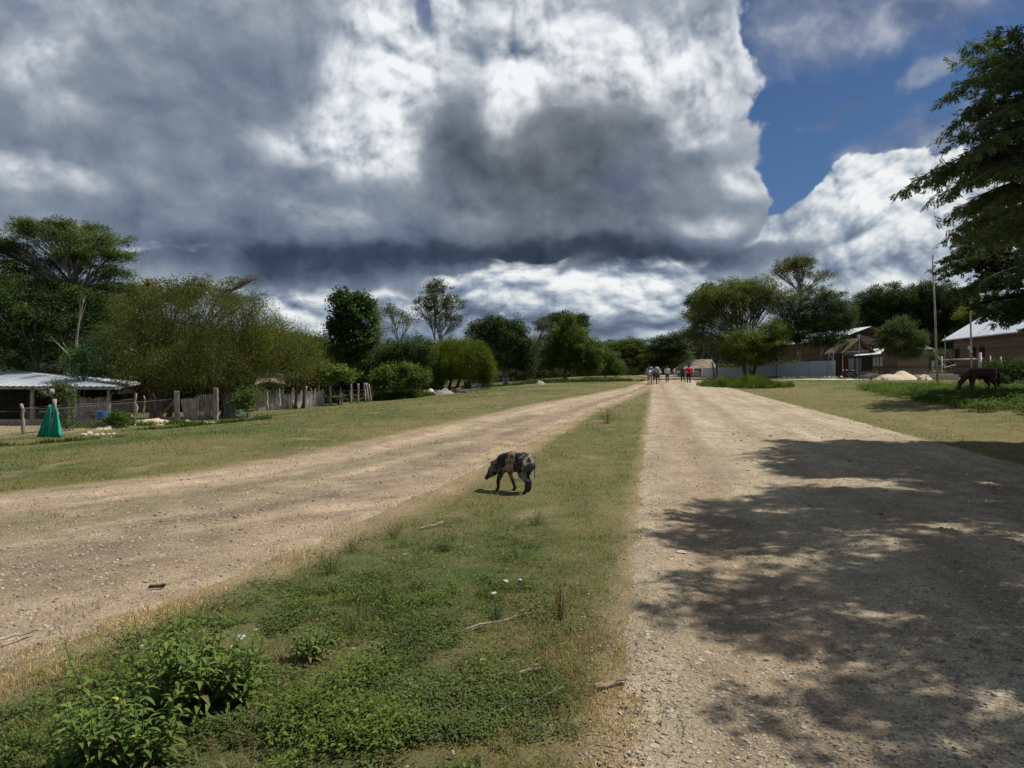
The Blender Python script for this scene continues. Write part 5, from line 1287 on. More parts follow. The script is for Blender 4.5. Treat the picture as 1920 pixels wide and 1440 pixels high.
for nm, pa, pb, yt, yb, mt in (('door', 1790, 1798.5, 654, 676, M_HOLE), ('window', 1823, 1829.5, 651, 669, M_HOLE), ('window', 1836, 1846, 650, 669, M_HOLE), ('vent', 1804, 1813, 634, 637.5, M_HOLE)):
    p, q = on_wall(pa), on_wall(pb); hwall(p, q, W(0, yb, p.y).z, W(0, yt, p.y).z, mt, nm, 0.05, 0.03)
mb = MB(); mb.beam(A_ - Vector((0, 0, 0.08)) , B_ - Vector((0, 0, 0.08)), 0.1, 0.1); mb.build('gutter', M_TIN, lh)

# rail, posts and leaning pole in front of it
rl = thing('pole_railing', 'long horizontal pole rail on pale posts in front of the long house', 'railing', GX(1800, 66))
mb = MB(); mb.tube([W(1762, 675, 66), W(1800, 674, 66), W(1842, 673, 66)], 0.07, 7); mb.build('rail', WOOD_GREY, rl, True)
for px, yt, r in ((1766, 668, 0.07), (1838, 661, 0.12), (1857, 667, 0.05), (1877, 668, 0.06)):
    f = GX(px, 66); mb = MB(); mb.tube([f, W(px, yt, 66)], r, 7, 0.08); mb.build('post', WOOD_WHITE, rl, True)
mb = MB(); mb.tube([W(1748, 653, 70), W(1773, 690, 70)], 0.07, 6); mb.tube([W(1770, 689, 69.6), W(1792, 684, 69.6)], 0.05, 6)
mb.solo('leaning_poles', WOOD_GREY, 'two long poles leaning together behind the picket fence post', 'poles')
mb = MB(); f = GX(1772, 80); mb.tube([f, W(1772, 628, 80)], 0.06, 6, 0.05); mb.solo('thin_post', WOOD_GREY, 'thin short post before the left eave of the long house', 'post')
def pole(px0, py0, px1, py1, D, r, label, extra=None):
    f = GX(px0, D); t = W(px1, py1, D); th = thing('utility_pole', label, 'pole', f, 0, 'tall poles beside the houses')
    mb = MB(); mb.tube([f - Vector((0, 0, 0.2)), f.lerp(t, 0.5) + Vector((0.03, 0, 0)), t], [r, r * 0.8, r * 0.5], 8, 0.03); mb.build('shaft', WOOD_GREY, th, True)
    return th, f, t
t1_, f, t = pole(1758, 692, 1748, 478, 62, 0.11, 'tallest grey pole, thin and slightly leaning, above the dark trees')
mb = MB(); mb.beam(t + Vector((-0.03, 0, -0.25)), t + Vector((0.13, 0, -0.25)), 0.04, 0.04); mb.beam(t + Vector((0.10, 0, -0.32)), t + Vector((0.10, 0, 0.05)), 0.03, 0.03); mb.build('antenna', M_WIRE, t1_)
t2_, f, t = pole(1822, 700, 1818, 538, 58, 0.085, 'thinner pole carrying a white meter box in front of the long house')
mb = MB(); mb.box(W(1817, 652, 57.8), (0.14, 0.12, 0.30)); mb.build('meter_box', M_WHITE, t2_)
mb = MB()
for y in (660, 668): mb.box(W(1821, y, 57.8), (0.22, 0.12, 0.10))
mb.build('insulator', WOOD_WHITE, t2_)
# low pale foundation wall
mb = MB(); a, b_ = GX(1712, 70), GX(1798, 68); mb.beam(a + Vector((0, 0, 0.22)), b_ + Vector((0, 0, 0.28)), 0.4, 0.55)
mb.solo('foundation_wall', mat_plain('pale_mortar', (0.52, 0.46, 0.38), 0.95, 0.2, 5, bump=0.02), 'low pale mortar foundation wall behind the grazing horse', 'wall')

# white sheet fence
wfz = thing('sheet_metal_fence', 'long pale grey sheet metal fence along the right hand yard', 'fence', GX(1440, 80))
P0, P1 = GX(1316, 85.5), GX(1551, 77.6)
tops = [(1316, 690), (1345, 689), (1385, 688), (1400, 686.5), (1450, 683.5), (1490, 679.5), (1551, 676)]
segs = 16
for i in range(segs):
    t0, t1 = i / segs, (i + 1) / segs; a = P0.lerp(P1, t0); b_ = P0.lerp(P1, t1 - 0.0006)
    def ztop(p):
        px = 960 + F * p.x / p.y; return W(px, np.interp(px, [q[0] for q in tops], [q[1] for q in tops]), p.y).z
    zt = (ztop(a) + ztop(b_)) / 2 + random.uniform(-0.02, 0.02)
    a0 = Vector((a.x, a.y, T1(a.x, a.y) - 0.05)); b0 = Vector((b_.x, b_.y, T1(b_.x, b_.y) - 0.05))
    mb = MB(); mb.corr(a0, b0, (b_.x, b_.y, zt), (a.x, a.y, zt), 0.13, 0.012); mb.build('sheet_panel', M_SHEET, wfz)
a, b_ = GX(1551.5, 77.6), GX(1566, 75.3); zt = W(0, 676, 77).z
mb = MB(); mb.corr(a - Vector((0, 0, 0.05)), b_ - Vector((0, 0, 0.05)), (b_.x, b_.y, zt), (a.x, a.y, zt), 0.2, 0.03); mb.build('end_panel', M_WHITE, wfz)
mb = MB(); mb.beam(W(1551, 662, 77.7), W(1567, 660, 76), 0.10, 0.10); mb.beam(W(1553, 676, 77.6), W(1554, 662, 77.6), 0.06, 0.06); mb.beam(W(1554, 663, 77.6), W(1562, 675, 77), 0.06, 0.06); mb.beam(W(1562, 676, 76.8), W(1563, 662, 76.8), 0.06, 0.06)
mb.build('top_frame', M_WHITE, wfz)
# stones at its foot
random.seed(50)
for i in range(16):
    px = 1462 + i * 7.6 + random.uniform(-1.5, 1.5); rock(px, 710, random.uniform(6.5, 9.5), 'pale rounded stone in the row at the foot of the sheet metal fence', 'stones in a row along the sheet metal fence', i=i, D=75.2 + random.uniform(-0.3, 0.3))
for i in range(12):
    px = 1590 + i * 8 + random.uniform(-3, 3); rock(px, 715, random.uniform(4, 7), 'small pale stone scattered before the sand heap and plank pile', 'small stones before the sand heap', i=i + 3, D=67 + random.uniform(-1, 1))
heap('sand_heap', 1682, 712, 84, 0.80, 2.4, M_SAND, 'large pale sand heap in front of the bushy tree', 'sand heap', 31, 0.08, D=70)
heap('stone_heap', 1732, 712, 30, 0.55, 0.9, M_LIME, 'small heap of broken limestone right of the big sand heap', 'stone heap', 33, 0.6, D=68)
heap('pale_track_edge', 1560, 716, 330, 0.10, 1.4, M_LIME, 'thin strip of pale crushed stone before the fence and gatehouse', 'crushed stone', 35, 1.0, D=70)
mb = MB(); p = GX(1640, 69)
for i in range(22):
    c_ = p + Vector((random.uniform(-1.1, 1.1), random.uniform(-0.5, 0.6), 0.05 + i * 0.028)); a_ = random.uniform(-0.5, 0.5); L_ = random.uniform(0.6, 1.5)
    dv = Vector((math.cos(a_), math.sin(a_), random.uniform(-0.15, 0.22))) * L_; mb.beam(c_ - dv * 0.5, c_ + dv * 0.5, random.uniform(0.08, 0.2), 0.03)
mb.solo('plank_pile', WOOD_WHITE, 'jumbled pile of pale planks left of the big sand heap', 'planks')
# parked motorcycle, dark, beside the gatehouse door
mp_ = GX(1590, 73.5); mc = thing('parked_motorcycle', 'dark motorcycle parked before the gatehouse door', 'motorcycle', mp_)
for dx in (-0.66, 0.62):
    mb = MB(); c_ = mp_ + Vector((dx, 0, 0.31))
    ring = [c_ + Vector((math.cos(a) * 0.27, 0, math.sin(a) * 0.27)) for a in np.linspace(0, 2 * math.pi, 25)]; mb.tube(ring, 0.05, 6, cap=False); w_ = mb.build('wheel', M_BLACK, mc, True)
    mb = MB()
    for a in np.linspace(0, math.pi, 5)[:-1]: mb.tube([c_ + Vector((math.cos(a) * 0.25, 0, math.sin(a) * 0.25)), c_ - Vector((math.cos(a) * 0.25, 0, math.sin(a) * 0.25))], 0.008, 4)
    mb.build('spokes', M_WIRE, w_)
mb = MB(); mb.tube([mp_ + Vector((-0.45, 0, 0.62)), mp_ + Vector((-0.2, 0, 0.80)), mp_ + Vector((0.12, 0, 0.78))], [0.11, 0.16, 0.08], 8); mb.build('fuel_tank', mat_plain('dark_red_paint', (0.09, 0.01, 0.01), 0.3, 0.1, 3, spec=0.6), mc, True)
mb = MB(); mb.tube([mp_ + Vector((0.05, 0, 0.77)), mp_ + Vector((0.4, 0, 0.76)), mp_ + Vector((0.72, 0, 0.84))], [0.09, 0.11, 0.06], 8); mb.build('saddle', M_BLACK, mc, True)
mb = MB(); mb.box(mp_ + Vector((0, 0, 0.42)), (0.38, 0.24, 0.32)); mb.tube([mp_ + Vector((0.1, 0.13, 0.3)), mp_ + Vector((0.8, 0.15, 0.32))], 0.035, 6); mb.build('engine', M_WIRE, mc)
mb = MB(); mb.tube([mp_ + Vector((-0.66, 0.06, 0.31)), mp_ + Vector((-0.42, 0.06, 0.95))], 0.03, 6); mb.tube([mp_ + Vector((0.62, 0.08, 0.31)), mp_ + Vector((0.1, 0.08, 0.45)), mp_ + Vector((-0.42, 0, 0.8))], 0.025, 6); mb.build('frame', M_WIRE, mc)
mb = MB(); mb.tube([mp_ + Vector((-0.36, -0.34, 1.0)), mp_ + Vector((-0.42, 0, 0.96)), mp_ + Vector((-0.36, 0.34, 1.0))], 0.02, 6); mb.build('handlebar', M_BLACK, mc)
mb = MB(); mb.tube([mp_ + Vector((-0.56, 0, 0.86)), mp_ + Vector((-0.46, 0, 0.87))], [0.09, 0.07], 12); mb.build('headlight', M_TIN, mc)

# thatched hut
Dh = 88.0; x0, x1 = W(1284, 0, Dh).x, W(1350, 0, Dh).x; ht = thing('thatched_hut', 'brown thatched hut behind the walker in red', 'hut', GX(1317, Dh + 2)); gz = T1(x0, Dh)
ez = W(0, 692, Dh).z; rz = W(0, 673, Dh).z
mb = MB(); rxa, rxb = W(1296, 0, Dh + 2).x, W(1340, 0, Dh + 2).x
mb.quad((x0, Dh, ez), (x1, Dh, ez + 0.2), (rxb, Dh + 2.4, rz), (rxa, Dh + 2.4, rz), 0.22); mb.quad((x0, Dh + 4.8, ez), (x0, Dh, ez), (rxa, Dh + 2.38, rz), (rxa, Dh + 2.42, rz), 0.22)
mb.quad((x1, Dh, ez + 0.2), (x1, Dh + 4.8, ez + 0.2), (rxb, Dh + 2.42, rz), (rxb, Dh + 2.38, rz), 0.22); mb.quad((x1, Dh + 4.8, ez + 0.2), (x0, Dh + 4.8, ez), (rxa, Dh + 2.4, rz), (rxb, Dh + 2.4, rz), 0.22)
random.seed(2)
for i in range(90):
    x = x0 + (x1 - x0) * random.random(); mb.quad((x, Dh - 0.02, ez + 0.02), (x + 0.12, Dh - 0.02, ez + 0.02), (x + 0.11, Dh - 0.06, ez - random.uniform(0.1, 0.3)), (x, Dh - 0.06, ez - random.uniform(0.1, 0.3)), 0.02)
mb.build('thatched_roof', M_THATCH, ht)
mb = MB(); mb.box(((x0 + x1) / 2, Dh + 2.9, (gz + ez) / 2), (x1 - x0 - 0.8, 3.4, ez - gz)); mb.build('wall', M_HOLE, ht)  # near-black box paints the shade in the opening under the thatch
for px in (1288, 1304, 1318, 1344): x = W(px, 0, Dh + 0.3).x; mb = MB(); mb.tube([(x, Dh + 0.3, gz), (x, Dh + 0.3, ez + 0.1)], 0.06, 6); mb.build('post', WOOD_GREY, ht, True)
lf = thing('log_rail_fence', 'low whitish log rails across the road end before the thatched hut', 'fence', GX(1290, 84)); random.seed(6)
mb = MB()
for i in range(5): mb.tube([GX(1262, 84.5) + Vector((random.uniform(-0.6, 0.4), 0, 0.15 + i * 0.18)), GX(1318, 84) + Vector((random.uniform(-0.6, 0.4), 0, 0.1 + i * 0.17))], 0.05, 6)
mb.build('rails', WOOD_WHITE, lf)
for px in (1264, 1283, 1300, 1316): f = GX(px, 84.2); mb = MB(); mb.tube([f, f + Vector((0, 0, 1.15))], 0.06, 6); mb.build('post', WOOD_WHITE, lf, True)
# trunks that show against the fence are their own leaning poles
mb = MB(); mb.tube([GX(1418, 76), W(1401, 690, 77)], [0.07, 0.05], 6); mb.solo('fallen_pole', M_DARKWOOD, 'dark pole leaning against the middle of the sheet metal fence', 'pole')
# ------------------------------------------------------------------ people and animals: one skin grown from tapered limbs
def caps_mesh(segs, voxel, smooth_n=6, factor=0.5):
    "segs: (p0, r0, p1, r1[, flatten]) -> one closed surface"
    bm = bmesh.new()
    for sgm in segs:
        p0, r0, p1, r1 = Vector(sgm[0]), sgm[1], Vector(sgm[2]), sgm[3]
        d = p1 - p0; L_ = max(d.length, 1e-4); z = d.normalized(); x = z.orthogonal().normalized(); y = z.cross(x)
        n = 14; rings = []
        prof = []
        for k in range(1, 5): a = math.pi / 2 * k / 5; prof.append((-r0 * math.cos(a), r0 * math.sin(a)))
        prof.append((0, r0)); prof.append((L_, r1))
        for k in range(4, 0, -1): a = math.pi / 2 * k / 5; prof.append((L_ + r1 * math.cos(a), r1 * math.sin(a)))
        s0 = bm.verts.new(p0 - z * r0)
        for t, r_ in prof:
            rings.append([bm.verts.new(p0 + z * t + (x * math.cos(2 * math.pi * i / n) + y * math.sin(2 * math.pi * i / n)) * r_) for i in range(n)])
        e0 = bm.verts.new(p1 + z * r1)
        for i in range(n): bm.faces.new((s0, rings[0][(i + 1) % n], rings[0][i]))
        for a_, b_ in zip(rings[:-1], rings[1:]):
            for i in range(n): bm.faces.new((a_[i], a_[(i + 1) % n], b_[(i + 1) % n], b_[i]))
        for i in range(n): bm.faces.new((rings[-1][i], rings[-1][(i + 1) % n], e0))
    me = bpy.data.meshes.new('tmp'); bm.to_mesh(me); bm.free()
    o = bpy.data.objects.new('tmp', me); COL.objects.link(o)
    m = o.modifiers.new('r', 'REMESH'); m.mode = 'VOXEL'; m.voxel_size = voxel
    s_ = o.modifiers.new('s', 'SMOOTH'); s_.factor = factor; s_.iterations = smooth_n
    dg = bpy.context.evaluated_depsgraph_get(); out = bpy.data.meshes.new_from_object(o.evaluated_get(dg))
    bpy.data.objects.remove(o); bpy.data.meshes.remove(me)
    out.polygons.foreach_set('use_smooth', [True] * len(out.polygons))
    return out
def flesh(name, segs, mat, parent, voxel=0.02, smooth_n=5, squash=None):
    me = caps_mesh(segs, voxel, smooth_n); me.name = name
    o = obj(name, me, mat, parent); return o
def ellip_seg(c, r): return (c, r, Vector(c) + Vector((0.001, 0, 0)), r)

def hide_material(name, stops, scale, rough=0.75, stretch=(1, 1, 1), seed=0.0, dist=0.6, extra=None):
    m, nt, p, out = newmat(name)
    tcn = nt.nodes.new('ShaderNodeTexCoord'); mp = nd(nt, 'ShaderNodeMapping'); mp.inputs['Scale'].default_value = stretch; mp.inputs['Location'].default_value = (seed, seed * 0.7, seed * 0.3)
    nt.links.new(tcn.outputs['Object'], mp.inputs[0])
    n = nd(nt, 'ShaderNodeTexNoise', Scale=scale, Detail=3, Roughness=0.5, Distortion=dist); nt.links.new(mp.outputs[0], n.inputs['Vector'])
    h = nd(nt, 'ShaderNodeTexNoise', Scale=90, Detail=4, Roughness=0.7); nt.links.new(mp.outputs[0], h.inputs['Vector'])
    c = rampn(nt, n.outputs[0], stops)
    c = mixn(nt, 0.45, c, rampn(nt, h.outputs[0], [(0.3, g3(0.35)), (0.7, g3(1))]), 'MULTIPLY')
    nt.links.new(c, p.inputs['Base Color']); p.inputs['Roughness'].default_value = rough; p.inputs['Specular IOR Level'].default_value = 0.3
    bumpn(nt, p, h.outputs[0], 0.004)
    return m, nt, p

# ---- the pig: x forward (heading), z up; real length about 0.75 m
pigpos = (G(936, 917) + G(989, 926)) / 2; pigpos.z = T1(pigpos.x, pigpos.y) + float(ground_noise(pigpos.x, pigpos.y))
m, nt, p = hide_material('spotted_hide', [(0, (1, 1, 1)), (1, (1, 1, 1))], 9.0, 0.7)
tcn = nt.nodes.new('ShaderNodeTexCoord'); sx = nt.nodes.new('ShaderNodeSeparateXYZ'); nt.links.new(tcn.outputs['Object'], sx.inputs[0])
def pmath(op, *v):
    n = nt.nodes.new('ShaderNodeMath'); n.operation = op
    for i, x in enumerate(v):
        if isinstance(x, (int, float)): n.inputs[i].default_value = x
        else: nt.links.new(x, n.inputs[i])
    return n.outputs[0]
pn = nd(nt, 'ShaderNodeTexNoise', Scale=9, Detail=5, Roughness=0.65); nt.links.new(tcn.outputs['Object'], pn.inputs['Vector'])
ph = nd(nt, 'ShaderNodeTexNoise', Scale=120, Detail=4, Roughness=0.7); nt.links.new(tcn.outputs['Object'], ph.inputs['Vector'])
xx = pmath('ADD', pmath('MULTIPLY_ADD', pn.outputs[0], 0.62, -0.31), pmath('MULTIPLY_ADD', sx.outputs[2], 0.30, sx.outputs[0]))
bk, gr, tn_, pl = (0.012, 0.011, 0.012), (0.075, 0.078, 0.082), (0.34, 0.23, 0.115), (0.34, 0.29, 0.23)
c_ = rampn(nt, pmath('MULTIPLY_ADD', xx, 1.0, 0.45), [(0.0, gr), (0.26, gr), (0.30, pl), (0.33, bk), (0.47, bk), (0.50, pl), (0.53, tn_), (0.59, tn_), (0.62, bk), (0.76, bk), (0.79, tn_), (0.81, bk), (0.85, (0.20, 0.19, 0.18)), (0.90, bk), (1.0, (0.05, 0.035, 0.028))])
leg_ = rampn(nt, pmath('MULTIPLY_ADD', pn.outputs[0], 0.1, sx.outputs[2]), [(0.17, g3(1)), (0.24, g3(0))])
c_ = mixn(nt, leg_, c_, (0.028, 0.026, 0.028))
nt.links.new(mixn(nt, 0.5, c_, rampn(nt, ph.outputs[0], [(0.3, g3(0.4)), (0.7, g3(1.2))]), 'MULTIPLY'), p.inputs['Base Color'])
pig = thing('pig', 'black and tan spotted pig walking left on the grass strip with head lowered', 'pig', pigpos, R(143))
S_ = 0.86
def q(*v): return Vector(v) * S_
body = [  # trunk
    (q(-0.24, 0, 0.470), 0.125 * S_, q(-0.05, 0, 0.50), 0.135 * S_), (q(-0.05, 0, 0.50), 0.135 * S_, q(0.17, 0, 0.44), 0.128 * S_),
    (q(-0.17, 0, 0.43), 0.12 * S_, q(0.12, 0, 0.40), 0.125 * S_), (q(-0.30, 0, 0.43), 0.10 * S_, q(-0.22, 0, 0.46), 0.12 * S_),
    # neck and head, lowered
    (q(0.17, 0, 0.43), 0.122 * S_, q(0.32, 0, 0.355), 0.098 * S_), (q(0.30, 0, 0.36), 0.092 * S_, q(0.40, 0, 0.285), 0.070 * S_),
    (q(0.40, 0, 0.285), 0.066 * S_, q(0.475, 0, 0.205), 0.036 * S_), (q(0.475, 0, 0.205), 0.036 * S_, q(0.50, 0, 0.175), 0.035 * S_),
    (q(0.36, 0, 0.26), 0.055 * S_, q(0.45, 0, 0.19), 0.030 * S_)]
def leg(pts):
    return [(q(*a[:3]), a[3] * S_, q(*b[:3]), b[3] * S_) for a, b in zip(pts[:-1], pts[1:])]
body += leg([(0.14, 0.075, 0.36, 0.075), (0.19, 0.075, 0.24, 0.045), (0.235, 0.07, 0.13, 0.028), (0.225, 0.07, 0.05, 0.024), (0.245, 0.07, 0.022, 0.026)])       # near front, reaching
body += leg([(0.13, -0.075, 0.36, 0.070), (0.09, -0.075, 0.24, 0.045), (0.045, -0.07, 0.13, 0.028), (0.015, -0.07, 0.05, 0.024), (0.03, -0.07, 0.022, 0.026)])
body += leg([(-0.24, 0.075, 0.42, 0.10), (-0.22, 0.08, 0.29, 0.065), (-0.315, 0.08, 0.185, 0.034), (-0.30, 0.08, 0.06, 0.026), (-0.275, 0.08, 0.024, 0.028)])
body += leg([(-0.24, -0.075, 0.42, 0.10), (-0.19, -0.08, 0.28, 0.062), (-0.255, -0.08, 0.17, 0.033), (-0.25, -0.08, 0.06, 0.026), (-0.225, -0.08, 0.024, 0.028)])
pb = flesh('body', body, m, pig, 0.0105, 5)
pink = mat_plain('pig_snout', (0.06, 0.035, 0.032), 0.5, 0.2, 20); eyem = mat_plain('dark_eye', (0.004, 0.004, 0.004), 0.15, 0.1, 5, spec=0.8)
flesh('snout', [(q(0.497, 0, 0.178), 0.034 * S_, q(0.512, 0, 0.160), 0.034 * S_)], pink, pig, 0.007, 2)
for sy in (1, -1):
    mb = MB(); e0 = q(0.325, sy * 0.065, 0.425)
    a = [e0 + q(0, -sy * 0.02, 0.01), e0 + q(-0.015, sy * 0.035, 0.02), e0 + q(0.07, sy * 0.055, -0.045), e0 + q(0.035, sy * 0.0, -0.005)]
    mb.add(a + [v + q(0.006, 0, 0.010) for v in a], [(0, 1, 2, 3), (7, 6, 5, 4), (0, 4, 5, 1), (1, 5, 6, 2), (2, 6, 7, 3), (3, 7, 4, 0)])
    me = bpy.data.meshes.new('ear'); me.from_pydata([tuple(v) for v in mb.v], [], mb.f); o = obj('ear', me, mat_plain('ear_hide%d' % sy, (0.06, 0.05, 0.045), 0.7, 0.3, 20), pig, True)
    ss_ = o.modifiers.new('s', 'SUBSURF'); ss_.levels = ss_.render_levels = 2
    flesh('eye', [ellip_seg(q(0.392, sy * 0.052, 0.305), 0.011 * S_)], eyem, pig, 0.004, 1)
flesh('tail', [(q(-0.385, 0, 0.46), 0.012, q(-0.405, 0.01, 0.40), 0.009), (q(-0.405, 0.01, 0.40), 0.009, q(-0.40, 0, 0.30), 0.006), (q(-0.40, 0, 0.30), 0.007, q(-0.40, 0, 0.25), 0.010)], m, pig, 0.006, 2)
hoofm = mat_plain('dark_hoof', (0.02, 0.018, 0.016), 0.5, 0.2, 10)
for x, y in ((0.25, 0.07), (0.035, -0.07), (-0.27, 0.08), (-0.22, -0.08)):
    flesh('hoof', [(q(x - 0.008, y - 0.011, 0.018), 0.016 * S_, q(x + 0.02, y - 0.011, 0.012), 0.012 * S_), (q(x - 0.008, y + 0.011, 0.018), 0.016 * S_, q(x + 0.02, y + 0.011, 0.012), 0.012 * S_)], hoofm, pig, 0.006, 1)

# ---- horses. x forward, z up, withers about 1.35 m
def horse(name, label, loc, rz, scale, mat, mane_mat, graze=True, cat='horse', group=None, step=0.0):
    root = thing(name, label, cat, loc, rz, group)
    def h(*v): return Vector(v) * scale
    sc = scale
    b = [(h(-0.52, 0, 1.08), 0.235 * sc, h(-0.15, 0, 1.03), 0.26 * sc), (h(-0.15, 0, 1.03), 0.265 * sc, h(0.32, 0, 1.05), 0.25 * sc), (h(-0.45, 0, 1.12), 0.20 * sc, h(0.30, 0, 1.12), 0.19 * sc),
         (h(0.30, 0, 1.14), 0.17 * sc, h(0.42, 0, 1.16), 0.13 * sc), (h(0.38, 0, 0.98), 0.20 * sc, h(0.48, 0, 0.97), 0.17 * sc), (h(-0.62, 0, 1.10), 0.17 * sc, h(-0.5, 0, 1.1), 0.2 * sc)]
    if graze:
        b += [(h(0.45, 0, 1.12), 0.18 * sc, h(0.78, 0, 0.80), 0.125 * sc), (h(0.78, 0, 0.80), 0.125 * sc, h(0.98, 0, 0.54), 0.10 * sc),
              (h(0.98, 0, 0.54), 0.105 * sc, h(1.02, 0, 0.40), 0.095 * sc), (h(1.00, 0, 0.42), 0.085 * sc, h(1.03, 0, 0.16), 0.052 * sc), (h(1.03, 0, 0.16), 0.052 * sc, h(1.04, 0, 0.10), 0.05 * sc)]
        hd = (h(0.98, 0, 0.60), h(0.06, 0, 0.10)); eye = h(1.06, 0, 0.38)
    else:
        b += [(h(0.45, 0, 1.15), 0.17 * sc, h(0.78, 0, 1.40), 0.12 * sc), (h(0.78, 0, 1.40), 0.115 * sc, h(0.88, 0, 1.46), 0.10 * sc),
              (h(0.86, 0, 1.44), 0.10 * sc, h(1.02, 0, 1.28), 0.075 * sc), (h(1.02, 0, 1.28), 0.07 * sc, h(1.12, 0, 1.12), 0.05 * sc)]
        hd = (h(0.80, 0, 1.54), h(0.02, 0, 0.12)); eye = h(0.94, 0, 1.42)
    def L(pts):
        return [(h(*a[:3]), a[3] * sc, h(*c[:3]), c[3] * sc) for a, c in zip(pts[:-1], pts[1:])]
    s_ = step
    for sy, dx in ((1, 0.10 + s_), (-1, -0.06 - s_)):
        b += L([(0.38, sy * 0.13, 0.95, 0.12), (0.38 + dx * 0.3, sy * 0.14, 0.72, 0.075), (0.38 + dx * 0.8, sy * 0.14, 0.42, 0.05), (0.38 + dx, sy * 0.14, 0.14, 0.036), (0.42 + dx, sy * 0.14, 0.05, 0.05)])
    for sy, dx in ((1, -0.08 - s_), (-1, 0.10 + s_)):
        b += L([(-0.48, sy * 0.13, 1.0, 0.17), (-0.40 + dx * 0.2, sy * 0.14, 0.76, 0.11), (-0.60 + dx * 0.6, sy * 0.14, 0.50, 0.055), (-0.56 + dx, sy * 0.14, 0.15, 0.037), (-0.52 + dx, sy * 0.14, 0.05, 0.052)])
    flesh('body', b, mat, root, 0.028 * sc, 6)
    for sy in (1, -1):
        p0 = hd[0] + h(0, sy * 0.05, 0); flesh('ear', [(p0, 0.035 * sc, p0 + hd[1], 0.012 * sc)], mat, root, 0.012, 2)
        flesh('eye', [ellip_seg(eye + h(0, sy * 0.075, 0), 0.022 * sc)], eyem, root, 0.008, 1)
    flesh('tail', [(h(-0.78, 0, 1.16), 0.05 * sc, h(-0.88, 0, 0.98), 0.065 * sc), (h(-0.88, 0, 0.98), 0.07 * sc, h(-0.89, 0, 0.60), 0.06 * sc), (h(-0.89, 0, 0.60), 0.06 * sc, h(-0.87, 0, 0.38), 0.025 * sc)], mane_mat, root, 0.02, 3)
    if graze: mn = [(h(0.45, 0, 1.30), 0.03 * sc, h(0.85, 0, 0.92), 0.035 * sc), (h(0.85, 0, 0.92), 0.035 * sc, h(1.05, 0, 0.60), 0.03 * sc)]
    else: mn = [(h(0.42, 0, 1.30), 0.03 * sc, h(0.72, 0, 1.50), 0.035 * sc), (h(0.72, 0, 1.50), 0.035 * sc, h(0.86, 0, 1.56), 0.025 * sc)]
    flesh('mane', mn, mane_mat, root, 0.014, 2)
    return root
bay, _, _ = hide_material('bay_coat', [(0.3, (0.050, 0.018, 0.010)), (0.6, (0.100, 0.036, 0.019)), (0.8, (0.135, 0.050, 0.026))], 1.5, 0.5)
blackh, _, _ = hide_material('black_hair', [(0.3, (0.008, 0.007, 0.007)), (0.7, (0.02, 0.018, 0.017))], 5, 0.6)
greyc, _, _ = hide_material('grey_coat', [(0.3, (0.30, 0.29, 0.28)), (0.6, (0.48, 0.47, 0.45)), (0.8, (0.58, 0.57, 0.55))], 2.5, 0.7)
brownc, _, _ = hide_material('brown_coat', [(0.3, (0.06, 0.035, 0.022)), (0.7, (0.12, 0.07, 0.045))], 2, 0.6)
hp = GX(1838, 33.5)
horse('horse', 'dark bay horse grazing head down in the shaded weeds at the right', hp, R(183), 1.02, bay, blackh)
PG = 'pack horses on the road'
h1 = GX(1219, 66); h2 = GX(1231, 65)
horse('horse', 'pale grey pack horse walking away at the left of the road', h1, R(74), 0.98, greyc, greyc, False, group=PG, step=0.05)
hb_ = horse('horse', 'brown pack horse under a striped load beside the pale grey one', h2, R(66), 0.98, brownc, blackh, False, group=PG, step=-0.05)
def load(name, label, base, rz, w, mat, mat2):
    root = thing(name, label, 'load', Vector(base) + Vector((0, 0, 1.02)), rz)
    for sy in (1, -1):
        o = flesh('sack', [((-0.28, sy * 0.31, 0.02), 0.15, (0.22, sy * 0.31, 0.05), 0.15), ((-0.2, sy * 0.24, 0.24), 0.13, (0.15, sy * 0.24, 0.24), 0.13)], mat if sy > 0 else mat2, root, 0.04, 4)
    flesh('bundle', [((-0.25, -0.1, 0.42), 0.16, (0.2, 0.1, 0.42), 0.16)], mat, root, 0.04, 4)
    for x in (-0.15, 0.12):
        mb = MB(); mb.tube([Vector((x, math.cos(a) * 0.44, 0.12 + math.sin(a) * 0.44)) for a in np.linspace(0, math.pi, 14)], 0.018, 5)
        me = bpy.data.meshes.new('rope'); me.from_pydata(mb.v, [], mb.f); obj('rope', me, M_BLACK, root)
    return root
M_PBLUE = mat_plain('pale_blue_sacking', (0.38, 0.52, 0.62), 0.7, 0.2, 6, bump=0.02); M_STRIPE = mat_plain('grey_sacking', (0.25, 0.26, 0.29), 0.8, 0.4, 9, stretch=(8, 1, 1), bump=0.02)
load('pack_load', 'pale blue sacks roped over the back of the brown pack horse', h2, R(66), 1, M_PBLUE, M_STRIPE)
load('pack_load', 'grey sacks roped over the back of the pale grey pack horse', h1, R(74), 1, M_STRIPE, M_STRIPE)

